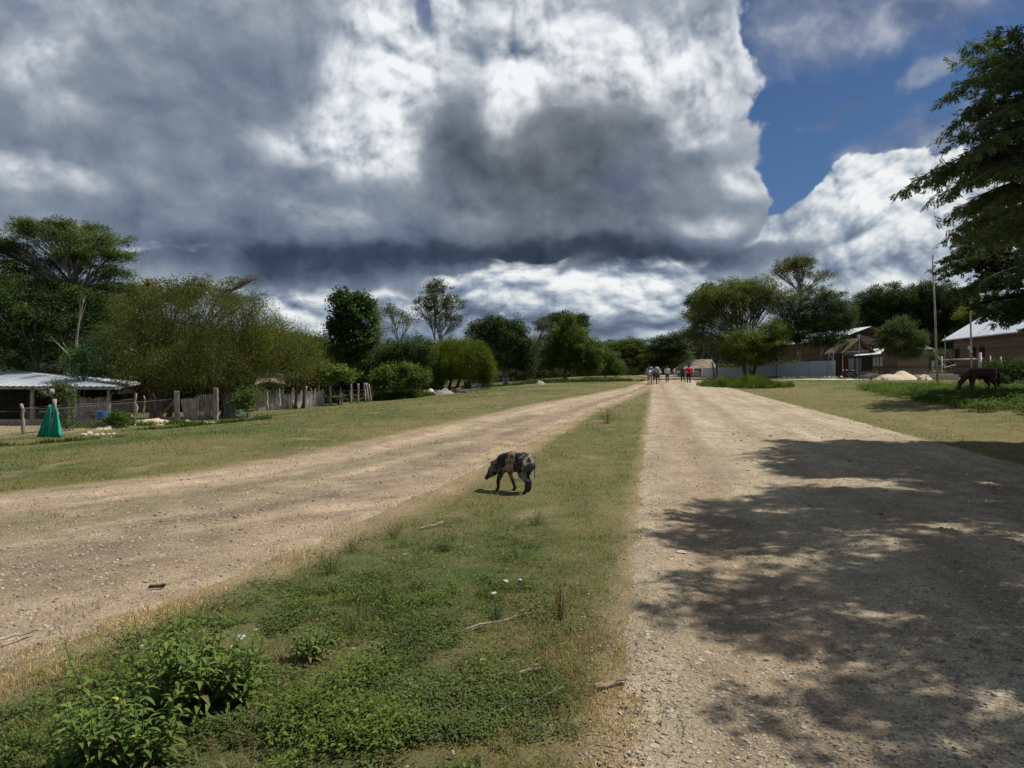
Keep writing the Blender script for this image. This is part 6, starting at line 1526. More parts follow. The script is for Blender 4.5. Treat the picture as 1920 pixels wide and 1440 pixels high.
# ---- people
SKIN = mat_plain('brown_skin', (0.20, 0.105, 0.065), 0.55, 0.12, 12, spec=0.4)
HAIR = mat_plain('black_hair_cap', (0.010, 0.009, 0.009), 0.6, 0.2, 20)
def hand(wr, d, side, s):
    "palm and five fingers, slightly curled, hanging along d"
    d = Vector(d).normalized(); out = []
    sx = Vector((0, 1, 0)); inn = Vector((-side, 0, 0)) if abs(d.z) > 0.6 else Vector((0, 0, -1))
    out.append((wr, 0.024 * s, wr + d * 0.075 * s, 0.030 * s))
    for k, (off, L_) in enumerate(((-0.028, 0.068), (-0.009, 0.078), (0.010, 0.073), (0.028, 0.056))):
        a = wr + d * 0.085 * s + sx * off * s; b_ = a + (d + inn * 0.25).normalized() * L_ * 0.5 * s; c_ = b_ + (d + inn * 0.8).normalized() * L_ * 0.5 * s
        out += [(a, 0.0105 * s, b_, 0.0095 * s), (b_, 0.0095 * s, c_, 0.008 * s)]
    a = wr + d * 0.025 * s - sx * 0.028 * s; b_ = a + (d * 0.7 - sx * 0.7).normalized() * 0.035 * s
    out += [(a, 0.013 * s, b_, 0.011 * s), (b_, 0.011 * s, b_ + d * 0.03 * s, 0.009 * s)]
    return out
def person(label, loc, rz, H, shirt, trousers, stride=0.12, arms='walk', shoes=M_BLACK, hat=None, face=True, group=None):
    root = thing('person', label, 'person', loc, rz, group); s = H / 1.70
    def v(*a): return Vector(a) * s
    # facing +x
    hipz = 0.90; st = stride
    feet = {1: v(st, 0.10, 0.05), -1: v(-st, -0.10, 0.05)}
    knee = {1: v(st * 0.75 + 0.03, 0.10, 0.49), -1: v(-st * 0.25 + 0.05, -0.10, 0.48)}
    hip = {1: v(0, 0.09, hipz), -1: v(0, -0.09, hipz)}
    sh = {1: v(0, 0.19, 1.39), -1: v(0, -0.19, 1.39)}
    if arms == 'walk': el = {1: v(-0.06, 0.25, 1.12), -1: v(0.03, -0.25, 1.12)}; wr = {1: v(0.02, 0.26, 0.87), -1: v(0.14, -0.25, 0.89)}
    elif arms == 'strap': el = {1: v(-0.02, 0.30, 1.13), -1: v(0.0, -0.27, 1.12)}; wr = {1: v(0.16, 0.15, 1.26), -1: v(0.15, -0.17, 1.24)}
    else: el = {1: v(0.0, 0.27, 1.13), -1: v(0.12, -0.26, 1.16)}; wr = {1: v(0.06, 0.27, 0.88), -1: v(0.26, -0.28, 1.22)}
    b = [(v(0, -0.03, 1.02), 0.115 * s, v(0, 0.03, 1.02), 0.115 * s), (v(0, 0, 1.0), 0.125 * s, v(0, 0, 1.28), 0.135 * s), (v(0, -0.10, 1.34), 0.085 * s, v(0, 0.10, 1.34), 0.085 * s),
         (v(-0.01, 0, 1.38), 0.062 * s, v(0.01, 0, 1.52), 0.052 * s), (v(0.01, 0, 1.60), 0.088 * s, v(0.0, 0, 1.635), 0.085 * s), (v(0.035, 0, 1.545), 0.055 * s, v(0.035, 0, 1.60), 0.065 * s),
         (v(0.10, 0, 1.595), 0.012 * s, v(0.113, 0, 1.575), 0.014 * s)]
    for k in (1, -1):
        b += [(hip[k], 0.092 * s, knee[k], 0.058 * s), (knee[k], 0.056 * s, feet[k] + v(-0.01, 0, 0.04), 0.036 * s), (feet[k], 0.040 * s, feet[k] + v(0.13, 0, -0.018), 0.030 * s),
              (sh[k], 0.055 * s, el[k], 0.042 * s), (el[k], 0.040 * s, wr[k], 0.026 * s), (v(0, k * 0.09, 1.595), 0.016 * s, v(-0.01, k * 0.094, 1.625), 0.018 * s)]
        b += hand(wr[k], wr[k] - el[k], k, s)
    flesh('body', b, SKIN, root, 0.0095, 3)
    t = 0.014 * s
    g = [(v(0, 0, 1.0), 0.128 * s + t, v(0, 0, 1.28), 0.138 * s + t), (v(0, -0.10, 1.335), 0.088 * s + t, v(0, 0.10, 1.335), 0.088 * s + t), (v(0, -0.04, 0.96), 0.12 * s + t, v(0, 0.04, 0.96), 0.12 * s + t)]
    for k in (1, -1): g += [(sh[k], 0.058 * s + t, el[k], 0.045 * s + t), (el[k], 0.043 * s + t, el[k].lerp(wr[k], 0.75), 0.032 * s + t)]
    flesh('shirt', g, shirt, root, 0.02, 3)
    g = [(v(0, -0.03, 0.96), 0.122 * s + t, v(0, 0.03, 0.96), 0.122 * s + t)]
    for k in (1, -1): g += [(hip[k], 0.094 * s + t, knee[k], 0.062 * s + t), (knee[k], 0.060 * s + t, feet[k] + v(-0.01, 0, 0.05), 0.046 * s + t)]
    flesh('trousers', g, trousers, root, 0.02, 3)
    for k in (1, -1): flesh('shoe', [(feet[k] + v(-0.03, 0, -0.005), 0.046 * s, feet[k] + v(0.14, 0, -0.018), 0.036 * s)], shoes, root, 0.012, 2)
    flesh('hair', [(v(-0.012, 0, 1.61), 0.094 * s, v(-0.015, 0, 1.65), 0.090 * s), (v(-0.04, 0, 1.57), 0.075 * s, v(-0.04, 0, 1.60), 0.08 * s)], HAIR, root, 0.012, 2)
    for k in (1, -1): flesh('eye', [ellip_seg(v(0.093, k * 0.033, 1.605), 0.010 * s)], eyem, root, 0.004, 1)
    flesh('mouth', [(v(0.086, -0.02, 1.545), 0.006 * s, v(0.086, 0.02, 1.545), 0.006 * s)], mat_plain('lips%d' % random.randint(0, 99999), (0.12, 0.04, 0.03), 0.5, 0.1, 9), root, 0.004, 1)
    return root
CL = lambda n, c, v=0.2: mat_plain(n, c, 0.85, v, 12, bump=0.01)
p = G(1251, 717.5); person('person in a white shirt and dark trousers walking towards the viewer alone', p, R(-100), 1.62, CL('white_shirt_cloth', (0.62, 0.60, 0.55)), CL('grey_brown_trousers', (0.09, 0.08, 0.075)), 0.08)
p = G(1291.5, 719); pr_ = person('person in a red top and black trousers holding a long pale pole', p, R(80), 1.72, CL('red_cloth', (0.55, 0.012, 0.030)), CL('black_trousers', (0.014, 0.015, 0.020)), 0.14, 'pole')
hpz = p; mb = MB(); gx = G(1285.5, 719); mb.tube([gx + Vector((0, 0, 0)), gx + Vector((-0.02, 0.02, 0.9)), gx + Vector((-0.05, 0.03, 1.62))], 0.026, 7)
mb.solo('walking_pole', WOOD_WHITE, 'long straight pale pole held upright by the person in red', 'pole')
bp = thing('backpack', 'bright red backpack worn by the person in red', 'backpack', p + Vector((0, -0.26, 1.22)))
flesh('bag', [((-0.10, 0, -0.14), 0.115, (0.10, 0, -0.14), 0.115), ((-0.08, 0, 0.12), 0.105, (0.08, 0, 0.12), 0.105), ((0, 0, -0.14), 0.12, (0, 0, 0.12), 0.12)], CL('red_nylon', (0.62, 0.01, 0.035)), bp, 0.02, 3)
p = G(1286, 717.5) + Vector((0, 1.2, 0)); p.z = T1(p.x, p.y); person('person in dark clothes walking half hidden beside the one in red', p, R(95), 1.60, CL('charcoal_cloth', (0.03, 0.03, 0.035)), CL('dark_trousers', (0.02, 0.02, 0.025)), 0.16)
# ------------------------------------------------------------------ feathery tree overhanging the road at the right
def in_view(P, margin=0):
    "photo pixel of points (n,3)"
    x, y, z = P[:, 0], P[:, 1], P[:, 2] - 1.6
    c, s_ = math.cos(PITCH), math.sin(PITCH)
    yy = y * c - z * s_; zz = y * s_ + z * c
    yy = np.maximum(yy, 0.05)
    return 960 + F * x / yy, 720 - F * zz / yy

def feather_tree(name, label, trunk_pts, trunk_r, sprays, seed, colr, leafL=0.085, fill=None, limbs=9, sil=None):
    r = np.random.default_rng(seed); random.seed(seed)
    base = Vector(trunk_pts[0]); root = thing(name, label, 'tree', base)
    mb = MB(); pts = [Vector(p) for p in trunk_pts]; mb.tube([pts[0] - Vector((0, 0, 0.2))] + pts[1:], [trunk_r * (1.25 - 0.6 * i / (len(pts) - 1)) for i in range(len(pts))], 12, 0.06)
    V, C = [], []
    def add(P, d, nrm, L, W_, col):
        w = np.cross(nrm, d); w /= np.linalg.norm(w, axis=1)[:, None] + 1e-9
        q = np.empty((len(P), 4, 3), np.float32)
        q[:, 0] = P; q[:, 1] = P + d * L * 0.45 + w * W_ / 2; q[:, 2] = P + d * L; q[:, 3] = P + d * L * 0.5 - w * W_ / 2
        V.append(q.reshape(-1, 3)); C.append(np.repeat(col, 4, 0))
    def spray(a, b, nb, blen, m_=6, lL=leafL):
        "a leafy branch from a to b with side branchlets bearing drooping feathery leaves"
        a = Vector(a); b = Vector(b); L_ = (b - a).length
        c1 = a.lerp(b, 0.4) + Vector((0, 0, 0.10 * L_)); pts = bez(a, c1, b.lerp(a, 0.2) + Vector((0, 0, 0.07 * L_)), b, 9)
        mb.tube(pts, [max(0.008, 0.028 * (1 - 0.8 * i / 8)) * (0.6 + L_ * 0.15) for i in range(9)], 5, 0, False)
        side = (b - a).cross(Vector((0, 0, 1))).normalized()
        ks = []
        for i in range(nb):
            t = 0.12 + 0.88 * (i + random.random()) / nb
            k = min(7, int(t * 8)); p0 = pts[k].lerp(pts[k + 1], t * 8 - k); ax = (pts[k + 1] - pts[k]).normalized()
            sg = 1 if i % 2 else -1
            ln = blen * (1.05 - 0.6 * t) * random.uniform(0.6, 1.2)
            d = (ax * 0.75 + side * sg * random.uniform(0.3, 1.0) + Vector((0, 0, random.uniform(-0.35, 0.30)))).normalized()
            p1 = p0 + d * ln + Vector((0, 0, -0.22 * ln))
            if ln > 0.25: mb.tube([p0, p0.lerp(p1, 0.5) + Vector((0, 0, 0.04 * ln)), p1], [0.007, 0.005, 0.003], 3, 0, False)
            ks.append((p0, p1, d, ln))
        for p0, p1, d, ln in ks:
            # compound leaves along the branchlet, two ranks of narrow leaflets on each
            nl = max(3, int(ln / 0.065))
            t = (np.arange(nl) + r.random(nl)) / nl
            P0 = np.array(p0)[None] * (1 - t[:, None]) + np.array(p1)[None] * t[:, None] + r.normal(size=(nl, 3)) * 0.015
            dl = np.array(d)[None] * 0.55 + r.normal(size=(nl, 3)) * 0.55; dl[:, 2] -= 0.55
            dl /= np.linalg.norm(dl, axis=1)[:, None]
            RL = 0.15 * r.uniform(0.7, 1.25, nl)
            sd = np.cross(dl, r.normal(size=(nl, 3)) * 0.4 + [0, 0, 1]); sd /= np.linalg.norm(sd, axis=1)[:, None] + 1e-9
            tone = np.clip(0.5 + r.normal() * 0.25 + r.normal(size=(nl, 1)) * 0.2, 0, 1); cc = np.array(colr[0]) * (1 - tone) + np.array(colr[1]) * tone
            for k in range(m_):
                for sgn in (1, -1):
                    f = (k + 0.5) / m_; P = P0 + dl * (RL * f)[:, None]
                    dd = dl * 0.55 + sd * sgn * 0.8; dd[:, 2] -= 0.12; dd /= np.linalg.norm(dd, axis=1)[:, None]
                    nn = np.cross(dl, sd) + r.normal(size=(nl, 3)) * 0.3
                    Lf = (lL * (1 - 0.35 * abs(f - 0.45)) * r.uniform(0.8, 1.2, nl))[:, None]
                    add(P, dd, nn, Lf, Lf * 0.30, cc * (1 + r.normal(size=(nl, 1)) * 0.12))
    for (a, b, nb, bl) in sprays: spray(a, b, nb, bl)
    top = pts[-1]
    if fill is not None:
        for (a, b, nb, bl) in fill(r, spray):
            spray(a, b, nb, bl, 4, leafL * 1.35)
    ends = [Vector(s_[0]) for s_ in sprays]
    for i, e in enumerate(ends[::max(1, len(ends) // limbs)]):
        st = pts[-1 - (i % 3)] if len(pts) > 3 else pts[-1]
        mb.tube(bez(st, st.lerp(e, 0.3) + Vector((0, 0, 0.6)), st.lerp(e, 0.7) + Vector((0, 0, 0.4)), e, 8), [trunk_r * 0.4 * (1 - 0.75 * j / 7) for j in range(8)], 7, 0.04)
    mb.build('trunk', BARK_GREY, root, True)
    VV = np.concatenate(V) - np.array(base, np.float32); CC = np.clip(np.concatenate(C), 0.004, 0.5)
    me = npmesh('crown', VV, np.arange(len(VV)).reshape(-1, 4), 4, CC); obj('crown', me, LEAF, root)
    return root

FC = ((0.055, 0.085, 0.034), (0.125, 0.160, 0.058))
tipsA = [  # visible branch tips: photo pixel, depth; and the pixel they spring from
    (1822, 80, 14.0, 1990, 140), (1876, 60, 13.2, 2010, 110), (1800, 112, 14.5, 2000, 190), (1850, 110, 13.6, 2040, 150), (1778, 180, 14.6, 1960, 120), (1812, 150, 14.0, 2020, 130),
    (1855, 172, 13.5, 2030, 130), (1775, 242, 14.6, 1990, 170), (1800, 215, 14.2, 2010, 180), (1838, 228, 13.4, 2060, 190), (1786, 265, 14.3, 2000, 230), (1815, 285, 13.8, 2040, 220), (1830, 200, 15.0, 2010, 210),
    (1697, 352, 14.8, 1930, 270), (1730, 338, 14.5, 1960, 290), (1762, 368, 14.2, 1980, 300), (1770, 318, 14.6, 1990, 260), (1800, 340, 13.8, 2030, 290), (1805, 388, 14.2, 2010, 330), (1755, 330, 15.2, 1950, 300),
    (1840, 330, 13.2, 2070, 300), (1870, 260, 13.0, 2080, 220), (1868, 380, 13.2, 2060, 350), (1880, 120, 12.8, 2060, 90), (1895, 200, 12.6, 2090, 170), (1895, 320, 12.8, 2090, 290), (1850, 300, 14.6, 2050, 260),
    (1812, 428, 14.6, 2030, 380), (1792, 402, 15.0, 2000, 350), (1780, 440, 15.2, 2010, 400), (1830, 455, 14.8, 2050, 410), (1870, 430, 13.6, 2080, 400), (1900, 400, 13.0, 2090, 380)]
spA = []
for px, py, D, qx, qy in tipsA:
    spA.append((W(qx, qy, D + random.uniform(0.2, 1.2)), W(px, py, D), 22, 0.70))
    spA.append((W(qx + 40, qy + 10, D + 0.9), W(px + 55, py + random.uniform(-14, 26), D + 0.8), 15, 0.65))
def fillA(r, spray):
    "the rest of the crown, above and beside the frame"
    out = []
    hub = np.array([12.4, 9.4, 6.4])
    n = 26000; GY = r.uniform(0.0, 15.3, n); LF = np.interp(GY, [0, 3, 5, 7.2, 8.6, 9.6, 11.5, 13, 15.3], [1.4, 1.0, 0.9, 1.1, 2.2, 4.0, 4.0, 5.0, 5.6])
    GX_ = LF + r.random(n) * (14.5 - LF)                 # where its shade falls: broken near the rim
    HO = perlin(GX_ * 0.50, GY * 0.95, 77) + 0.5 * perlin(GX_ * 1.3, GY * 2.2, 78); RI = ssm(GX_ - LF, 2.6, 0.0)
    for gx_, gy_ in zip(GX_[HO < 0.60 - 0.42 * RI], GY[HO < 0.60 - 0.42 * RI]):
        if len(out) >= 1300: break
        y = gy_ + 1.3; z = 0
        for _ in range(4): z = max(4.6, 2.2 + 0.54 * y); y = gy_ + 0.2 * z
        z += r.uniform(0, 1.6); y = gy_ + 0.2 * z; x = gx_ + 0.6 * z
        e = np.array([x, y, z])
        o = e + (hub - e) * (1.5 / (np.linalg.norm(hub - e) + 1.5)) + r.normal(size=3) * [0.3, 0.3, 0.1]
        P = np.array([e + [dx_, dy_, dz_] for dx_ in (-0.5, 0.5) for dy_ in (-0.5, 0.5) for dz_ in (-0.5, 0.3)] + [o])
        u, v = in_view(P)
        if np.any((u < 1915) & (u > -200) & (v > -12) & (v < 1500) & (P[:, 1] > 0.3)): continue
        out.append((o, e, 16, 0.62))
    return out
tA = GX(2560, 9.4) if False else Vector((11.4, 9.6, T1(11.4, 9.6)))
feather_tree('feathery_tree', 'large feathery leaved tree overhanging the road from beyond the right edge', [tA, tA + Vector((-0.1, 0, 1.3)), tA + Vector((0.1, 0.1, 2.6)), tA + Vector((-0.1, 0, 3.8)), tA + Vector((-0.3, 0.1, 5.2))], 0.34, spA, 5, FC, fill=fillA)

tipsB = []
random.seed(77)
def silB(py):     # left outline of the farther dark crown
    return np.interp(py, [360, 430, 470, 500, 530, 560, 590, 615, 640], [1830, 1800, 1775, 1757, 1768, 1785, 1838, 1868, 1900])
spB = []
for i in range(105):
    py = random.uniform(380, 628); e = silB(py); px = e + random.random() ** 1.3 * 210
    if py > 585: px = max(px, e + 8)
    D = random.uniform(27.5, 33.5)
    spB.append((W(px + random.uniform(90, 150), py - random.uniform(5, 45), D + 0.5), W(px, py, D), 17, 1.0))
for i in range(46):
    a = random.uniform(0, 6.28); q_ = math.sqrt(random.random()); c = Vector((27.5 + math.cos(a) * q_ * 6.0, 33.5 + math.sin(a) * q_ * 5.0, random.uniform(6.5, 9.5)))
    u, v = in_view(np.array([tuple(c)]))
    if u[0] < 1790: continue
    spB.append((Vector((28, 33, 6.5)).lerp(c, 0.55), c, 16, 1.0))
tB = Vector((27.4, 33.0, T1(27.4, 33.0)))
feather_tree('feathery_tree', 'darker feathery tree behind it whose branches hang over the long white roof', [tB, tB + Vector((0, 0, 1.5)), tB + Vector((0.1, 0, 3.0)), tB + Vector((-0.1, 0, 4.6)), tB + Vector((-0.2, 0, 6.0))], 0.32, spB, 9,
             ((0.040, 0.062, 0.024), (0.088, 0.115, 0.040)), leafL=0.12, limbs=12)

# ------------------------------------------------------------------ weeds, stones and litter near the photographer
def leafy(name, label, x, y, rr, size, hgt, col, n_leaf=5, mat=LEAF, kind='stuff', narrow=0.55, spread=0.5):
    "many small broad leaved plants"
    n = len(x); z = T(x, y) + ground_noise(x, y)
    V, C = [], []
    for k in range(n_leaf):
        a = rr.uniform(0, 2 * math.pi, n); hh = hgt * rr.uniform(0.25, 1.0, n); rad = hgt * spread * rr.uniform(0.3, 1, n)
        P = np.stack([x + np.cos(a) * rad, y + np.sin(a) * rad, z + hh], -1)
        d = np.stack([np.cos(a), np.sin(a), rr.uniform(-0.3, 0.6, n)], -1); d /= np.linalg.norm(d, axis=1)[:, None]
        nn = rr.normal(size=(n, 3)) * 0.35 + [0, 0, 1]; w = np.cross(nn, d); w /= np.linalg.norm(w, axis=1)[:, None]; nn = np.cross(d, w)
        L = (size * rr.uniform(0.6, 1.3, n))[:, None]; Wd = L * narrow
        q = np.empty((n, 4, 3), np.float32); q[:, 0] = P; q[:, 1] = P + d * L * 0.5 + w * Wd / 2 + nn * L * 0.08; q[:, 2] = P + d * L - np.array([0, 0, 1]) * L * 0.15; q[:, 3] = P + d * L * 0.5 - w * Wd / 2 + nn * L * 0.08
        V.append(q.reshape(-1, 3)); C.append(np.repeat(col * (1 + rr.normal(size=(n, 1)) * 0.16), 4, 0))
    V = np.concatenate(V); C = np.clip(np.concatenate(C), 0.004, 0.5)
    return tag(obj(name, npmesh(name, V, np.arange(len(V)).reshape(-1, 4), 4, C), mat), kind=kind, label=label)

x, y, rr = screen_pts(150000, 960, -350, 1260, 2.3, 21, 1.0)
px, py = in_view(np.stack([x, y, T(x, y)], -1))
lush = ssm(py, 985, 1130) * ssm(1130 - 0.02 * py, px - 60, px + 160) 
lim_l = np.interp(py, [940, 1000, 1060, 1150, 1230, 1330, 1440], [820, 650, 540, 330, 130, 0, -400])
lush = ssm(px, lim_l - 30, lim_l + 160) * ssm(px, 1130, 920) * ssm(py, 950, 1060)
m1 = nz(x, y, 1.3, 4, 700); m2 = nz(x, y, 4.0, 3, 701)
keep = (rr.random(len(x)) < lush * np.clip(0.16 + m1 * 1.5 + m2 * 1.1, 0, 0.9)) & (~on_road(x, y))
x, y, m1 = x[keep], y[keep], m1[keep]; n = len(x)
tone = np.clip(0.45 + nz(x, y, 2.2, 3, 702) + rr.normal(size=n) * 0.15, 0, 1)[:, None]
col = np.array([0.075, 0.102, 0.032]) * (1 - tone) + np.array([0.135, 0.190, 0.048]) * tone
brown = (rr.random((n, 1)) < 0.05); col = np.where(brown, [0.16, 0.10, 0.06], col)
leafy('ground_weeds', 'low broad leaved weeds covering the near grass strip', x, y, rr, 0.012 + 0.006 * np.maximum(y / 3.5, 1), 0.025 + 0.05 * np.clip(m1 + 0.3, 0, 1), col, 5)
# taller leafier tufts at lower left and wispy dark ones
x, y, rr = screen_pts(9000, 1030, -300, 1150, 2.3, 22, 1.0)
px, py = in_view(np.stack([x, y, T(x, y)], -1))
ll = np.interp(py, [940, 1000, 1060, 1150, 1230, 1330, 1440], [820, 650, 540, 330, 130, 0, -400])
keep = (rr.random(len(x)) < ssm(px, ll, ll + 200) * ssm(px, 1050, 700) * (nz(x, y, 1.8, 3, 710) > 0.14)); x, y = x[keep], y[keep]; n = len(x)
tone = rr.random((n, 1)); leafy('leafy_weeds', 'brighter leafy weed tufts scattered through the low weeds', x, y, rr, np.full(n, 0.028), 0.07 + 0.08 * rr.random(n), np.array([0.08, 0.12, 0.024]) * (1 - tone) + np.array([0.15, 0.20, 0.040]) * tone, 9, narrow=0.42)

# weeds of the shaded right verge
x = rng.uniform(13, 42, 42000); y = rng.uniform(22, 47, 42000); px, py = in_view(np.stack([x, y, T(x, y)], -1))
edge_y = np.interp(px, [1560, 1640, 1720, 1800, 1920, 2100], [716, 738, 752, 768, 778, 800])
k = (py < edge_y + nz(x, y, 0.8, 3, 720) * 14) & (px > 1600 + (py - 700) * 0.4 + nz(x, y, 0.7, 3, 721) * 60) & (py > 702); x, y = x[k], y[k]; n = len(x)
tone = np.clip(0.5 + nz(x, y, 0.7, 3, 722) + rng.normal(size=n) * 0.2, 0, 1)[:, None]
leafy('verge_weeds', 'knee high leafy weeds on the right verge round the grazing horse', x, y, rng, np.full(n, 0.095), 0.12 + 0.55 * np.clip(nz(x, y, 0.9, 4, 723) + 0.45, 0, 1) ** 1.5, np.array([0.050, 0.085, 0.018]) * (1 - tone) + np.array([0.125, 0.180, 0.032]) * tone, 10, narrow=0.45, spread=0.45)

# tall lance leaved weed plants at the lower left
def weed_plant(label, px, py, stems, hgt, seed, group='tall leafy weed plants'):
    p = G(px, py); p.z += float(ground_noise(p.x, p.y)); r = np.random.default_rng(seed); random.seed(seed)
    root = thing('weed_plant', label, 'weed', p, 0, group); mb = MB(); V, C = [], []
    for _ in range(stems):
        a = random.uniform(0, 6.28); b0 = p + Vector((math.cos(a), math.sin(a), 0)) * random.uniform(0, hgt * 0.30)
        H = hgt * random.uniform(0.55, 1.08); b1 = b0 + Vector((math.cos(a) * H * random.uniform(0.05, 0.45), math.sin(a) * H * random.uniform(0.05, 0.45), H))
        pts = bez(b0, b0 + Vector((0, 0, H * 0.4)), b1 - Vector((0, 0, H * 0.3)), b1, 8); mb.tube(pts, [0.0038 * (1 - 0.6 * i / 7) for i in range(8)], 5, 0, False)
        nl = int(17 * H / 0.4) + 6
        for j in range(nl):
            t = 0.12 + 0.88 * j / nl; k = min(6, int(t * 7)); P = pts[k].lerp(pts[k + 1], t * 7 - k)
            az = j * 2.4 + random.uniform(-0.4, 0.4); L = 0.105 * (1.0 - 0.55 * t ** 2) * random.uniform(0.75, 1.2) * (hgt / 0.42) ** 0.5
            dr = np.array([math.cos(az), math.sin(az), random.uniform(0.15, 0.75)]); dr /= np.linalg.norm(dr); w = np.cross(dr, [0, 0, 1.0]); w /= np.linalg.norm(w)
            nseg = 5; W0 = L * 0.24; q_ = []
            P_ = np.array(P); dcur = dr.copy()
            tone = random.random(); cc = np.array([0.080, 0.125, 0.024]) * (1 - tone) + np.array([0.160, 0.225, 0.044]) * tone; cc = cc if random.random() > 0.06 else np.array([0.17, 0.15, 0.05])
            if random.random() < 0.004: cc = np.array([0.55, 0.50, 0.04])
            prof = [0.10, 0.85, 1.0, 0.62, 0.0]
            for s_ in range(nseg):
                up = np.cross(w, dcur); up = up if up[2] > 0 else -up
                q_ += [P_ - w * W0 * prof[s_] / 2 + up * W0 * prof[s_] * 0.16, P_, P_ + w * W0 * prof[s_] / 2 + up * W0 * prof[s_] * 0.16]
                P_ = P_ + dcur * L / (nseg - 1); dcur = dcur + np.array([0, 0, -0.34]); dcur /= np.linalg.norm(dcur)
            base = sum(len(v_) for v_ in V); V.append(np.array(q_)); C.append(np.repeat(cc[None] * random.uniform(0.85, 1.15), len(q_), 0))
            for s_ in range(nseg - 1):
                b3 = base + s_ * 3; FF.append((b3, b3 + 1, b3 + 4, b3 + 3)); FF.append((b3 + 1, b3 + 2, b3 + 5, b3 + 4))
    mb.build('stems', MATS['green_stem'], root, True)
    me = npmesh('leaves', np.concatenate(V) - np.array(p), np.array(FF), 4, np.concatenate(C)); obj('leaves', me, LEAFG, root, True)
mat_plain('green_stem', (0.09, 0.14, 0.035), 0.6, 0.2, 20)
for lab, px, py, st, h, sd in (('large lance leaved weed clump in the left foreground, its tallest and widest plant', 345, 1340, 36, 0.45, 1), ('lance leaved weed clump adjoining the largest one on its right', 432, 1325, 14, 0.33, 2),
                               ('single tall weed rising above the lowest clump left of the largest one', 218, 1400, 4, 0.42, 3), ('weed clump cut by the bottom edge at the lower left', 175, 1452, 18, 0.34, 4),
                               ('smaller weed clump at the bottom edge right of the lowest left one', 262, 1450, 14, 0.32, 5), ('small weed clump left of the dried brown twigs, centre of the strip', 580, 1235, 9, 0.24, 6), ('wispy weed stems up and right of the largest clump', 405, 1265, 7, 0.30, 7)):
    FF = []; weed_plant(lab, px, py, st, h, sd)

# small wispy bushes on the strip
def wisp(label, px, py, wpx, hpx_, seed, col=(0.06, 0.075, 0.03), n=20, group='wispy low weeds on the grass strip', cat='weed', name='wispy_weed', twig=None):
    p = G(px, py); k = p.y / F; r = np.random.default_rng(seed); random.seed(seed); root = thing(name, label, cat, p, 0, group); mb = MB(); L = Leaves(seed); cen = []
    for _ in range(n):
        a = random.uniform(0, 6.28); H = hpx_ * k * random.uniform(0.4, 1.1); sp_ = wpx * k * 0.5 * random.random()
        e = p + Vector((math.cos(a) * sp_, math.sin(a) * sp_, H)); s0 = p + Vector((math.cos(a) * sp_ * 0.3, math.sin(a) * sp_ * 0.3, -0.01)); pts = bez(s0, s0 + Vector((0, 0, H * 0.5)), e - Vector((0, 0, H * 0.2)), e, 5)
        mb.tube(pts, [0.0014 * max(1, p.y / 7)] * 5, 3, 0, False); cen += [tuple(q_) for q_ in pts[1:]]
    mb.build('stems', twig or MATS['green_stem'], root); L.clumps(np.array(cen), wpx * k * 0.22, 8, max(0.010, 1.3 * k), tuple(c_ * 1.3 for c_ in col), narrow=0.4); obj('leaves', L.mesh('leaves', p), LEAF, root)
random.seed(12)
for i, (lab, px, py, w_, h_, c_) in enumerate((('sparse dark twiggy bush on the strip far beyond the pig', 1138, 794, 52, 34, (0.05, 0.058, 0.025)), ('dark wispy weed nearest below the pig, right of the small stick', 1005, 985, 60, 30, (0.035, 0.055, 0.022)),
     ('grey brown wispy weed at the left rim of the strip', 660, 1035, 70, 28, (0.09, 0.08, 0.045)), ('dark wispy weed left of the short stick', 740, 1010, 50, 26, (0.05, 0.06, 0.03)), ('tuft of wispy weed in the middle of the strip', 835, 1035, 60, 26, (0.035, 0.055, 0.02)),
     ('brown dried upright weed on the right of the strip', 1050, 1160, 46, 60, (0.11, 0.075, 0.04)), ('wide low wispy weed before the dried brown one', 965, 1050, 110, 30, (0.035, 0.06, 0.02)), ('thin wispy weed at the left rim below the grey brown one', 620, 1075, 60, 40, (0.04, 0.065, 0.022)),
     ('low dark weed near the plastic scraps', 930, 1160, 70, 26, (0.03, 0.05, 0.018)), ('bushy weed in the centre of the near strip', 720, 1130, 120, 45, (0.035, 0.06, 0.02)), ('dark low weed right of the small clump', 660, 1190, 100, 46, (0.04, 0.075, 0.02)))):
    wisp(lab, px, py, w_, h_, 200 + i, c_)

# stones on the road and the track
def stones(name, label, x, y, size, rr, z0, mat):
    ico = bmesh.new(); bmesh.ops.create_icosphere(ico, subdivisions=1, radius=1.0); V0 = np.array([tuple(v.co) for v in ico.verts]); F0 = np.array([[v.index for v in f.verts] for f in ico.faces]); ico.free()
    n = len(x); k = len(V0)
    sc = np.stack([size * rr.uniform(0.7, 1.3, n), size * rr.uniform(0.5, 1.0, n), size * rr.uniform(0.25, 0.55, n)], -1)
    V = V0[None] * (1 + rr.uniform(-0.28, 0.22, (n, k, 1))) * sc[:, None]
    a = rr.uniform(0, 2 * math.pi, n); c, s_ = np.cos(a)[:, None], np.sin(a)[:, None]
    X = V[..., 0] * c - V[..., 1] * s_ + x[:, None]; Y = V[..., 0] * s_ + V[..., 1] * c + y[:, None]; Z = V[..., 2] + z0[:, None]
    VV = np.stack([X, Y, Z], -1).reshape(-1, 3); FF_ = (F0[None] + (np.arange(n) * k)[:, None, None]).reshape(-1, 3)
    t = rr.random((n, 1)) ** 1.4; col = np.array([0.24, 0.18, 0.13]) * (1 - t) + np.array([0.56, 0.50, 0.40]) * t
    return tag(obj(name, npmesh(name, VV, FF_, 3, np.repeat(col, k, 0)), mat), kind='stuff', label=label)
m, nt, p = hide_material('loose_stone', [(0, (1, 1, 1)), (1, (1, 1, 1))], 20)
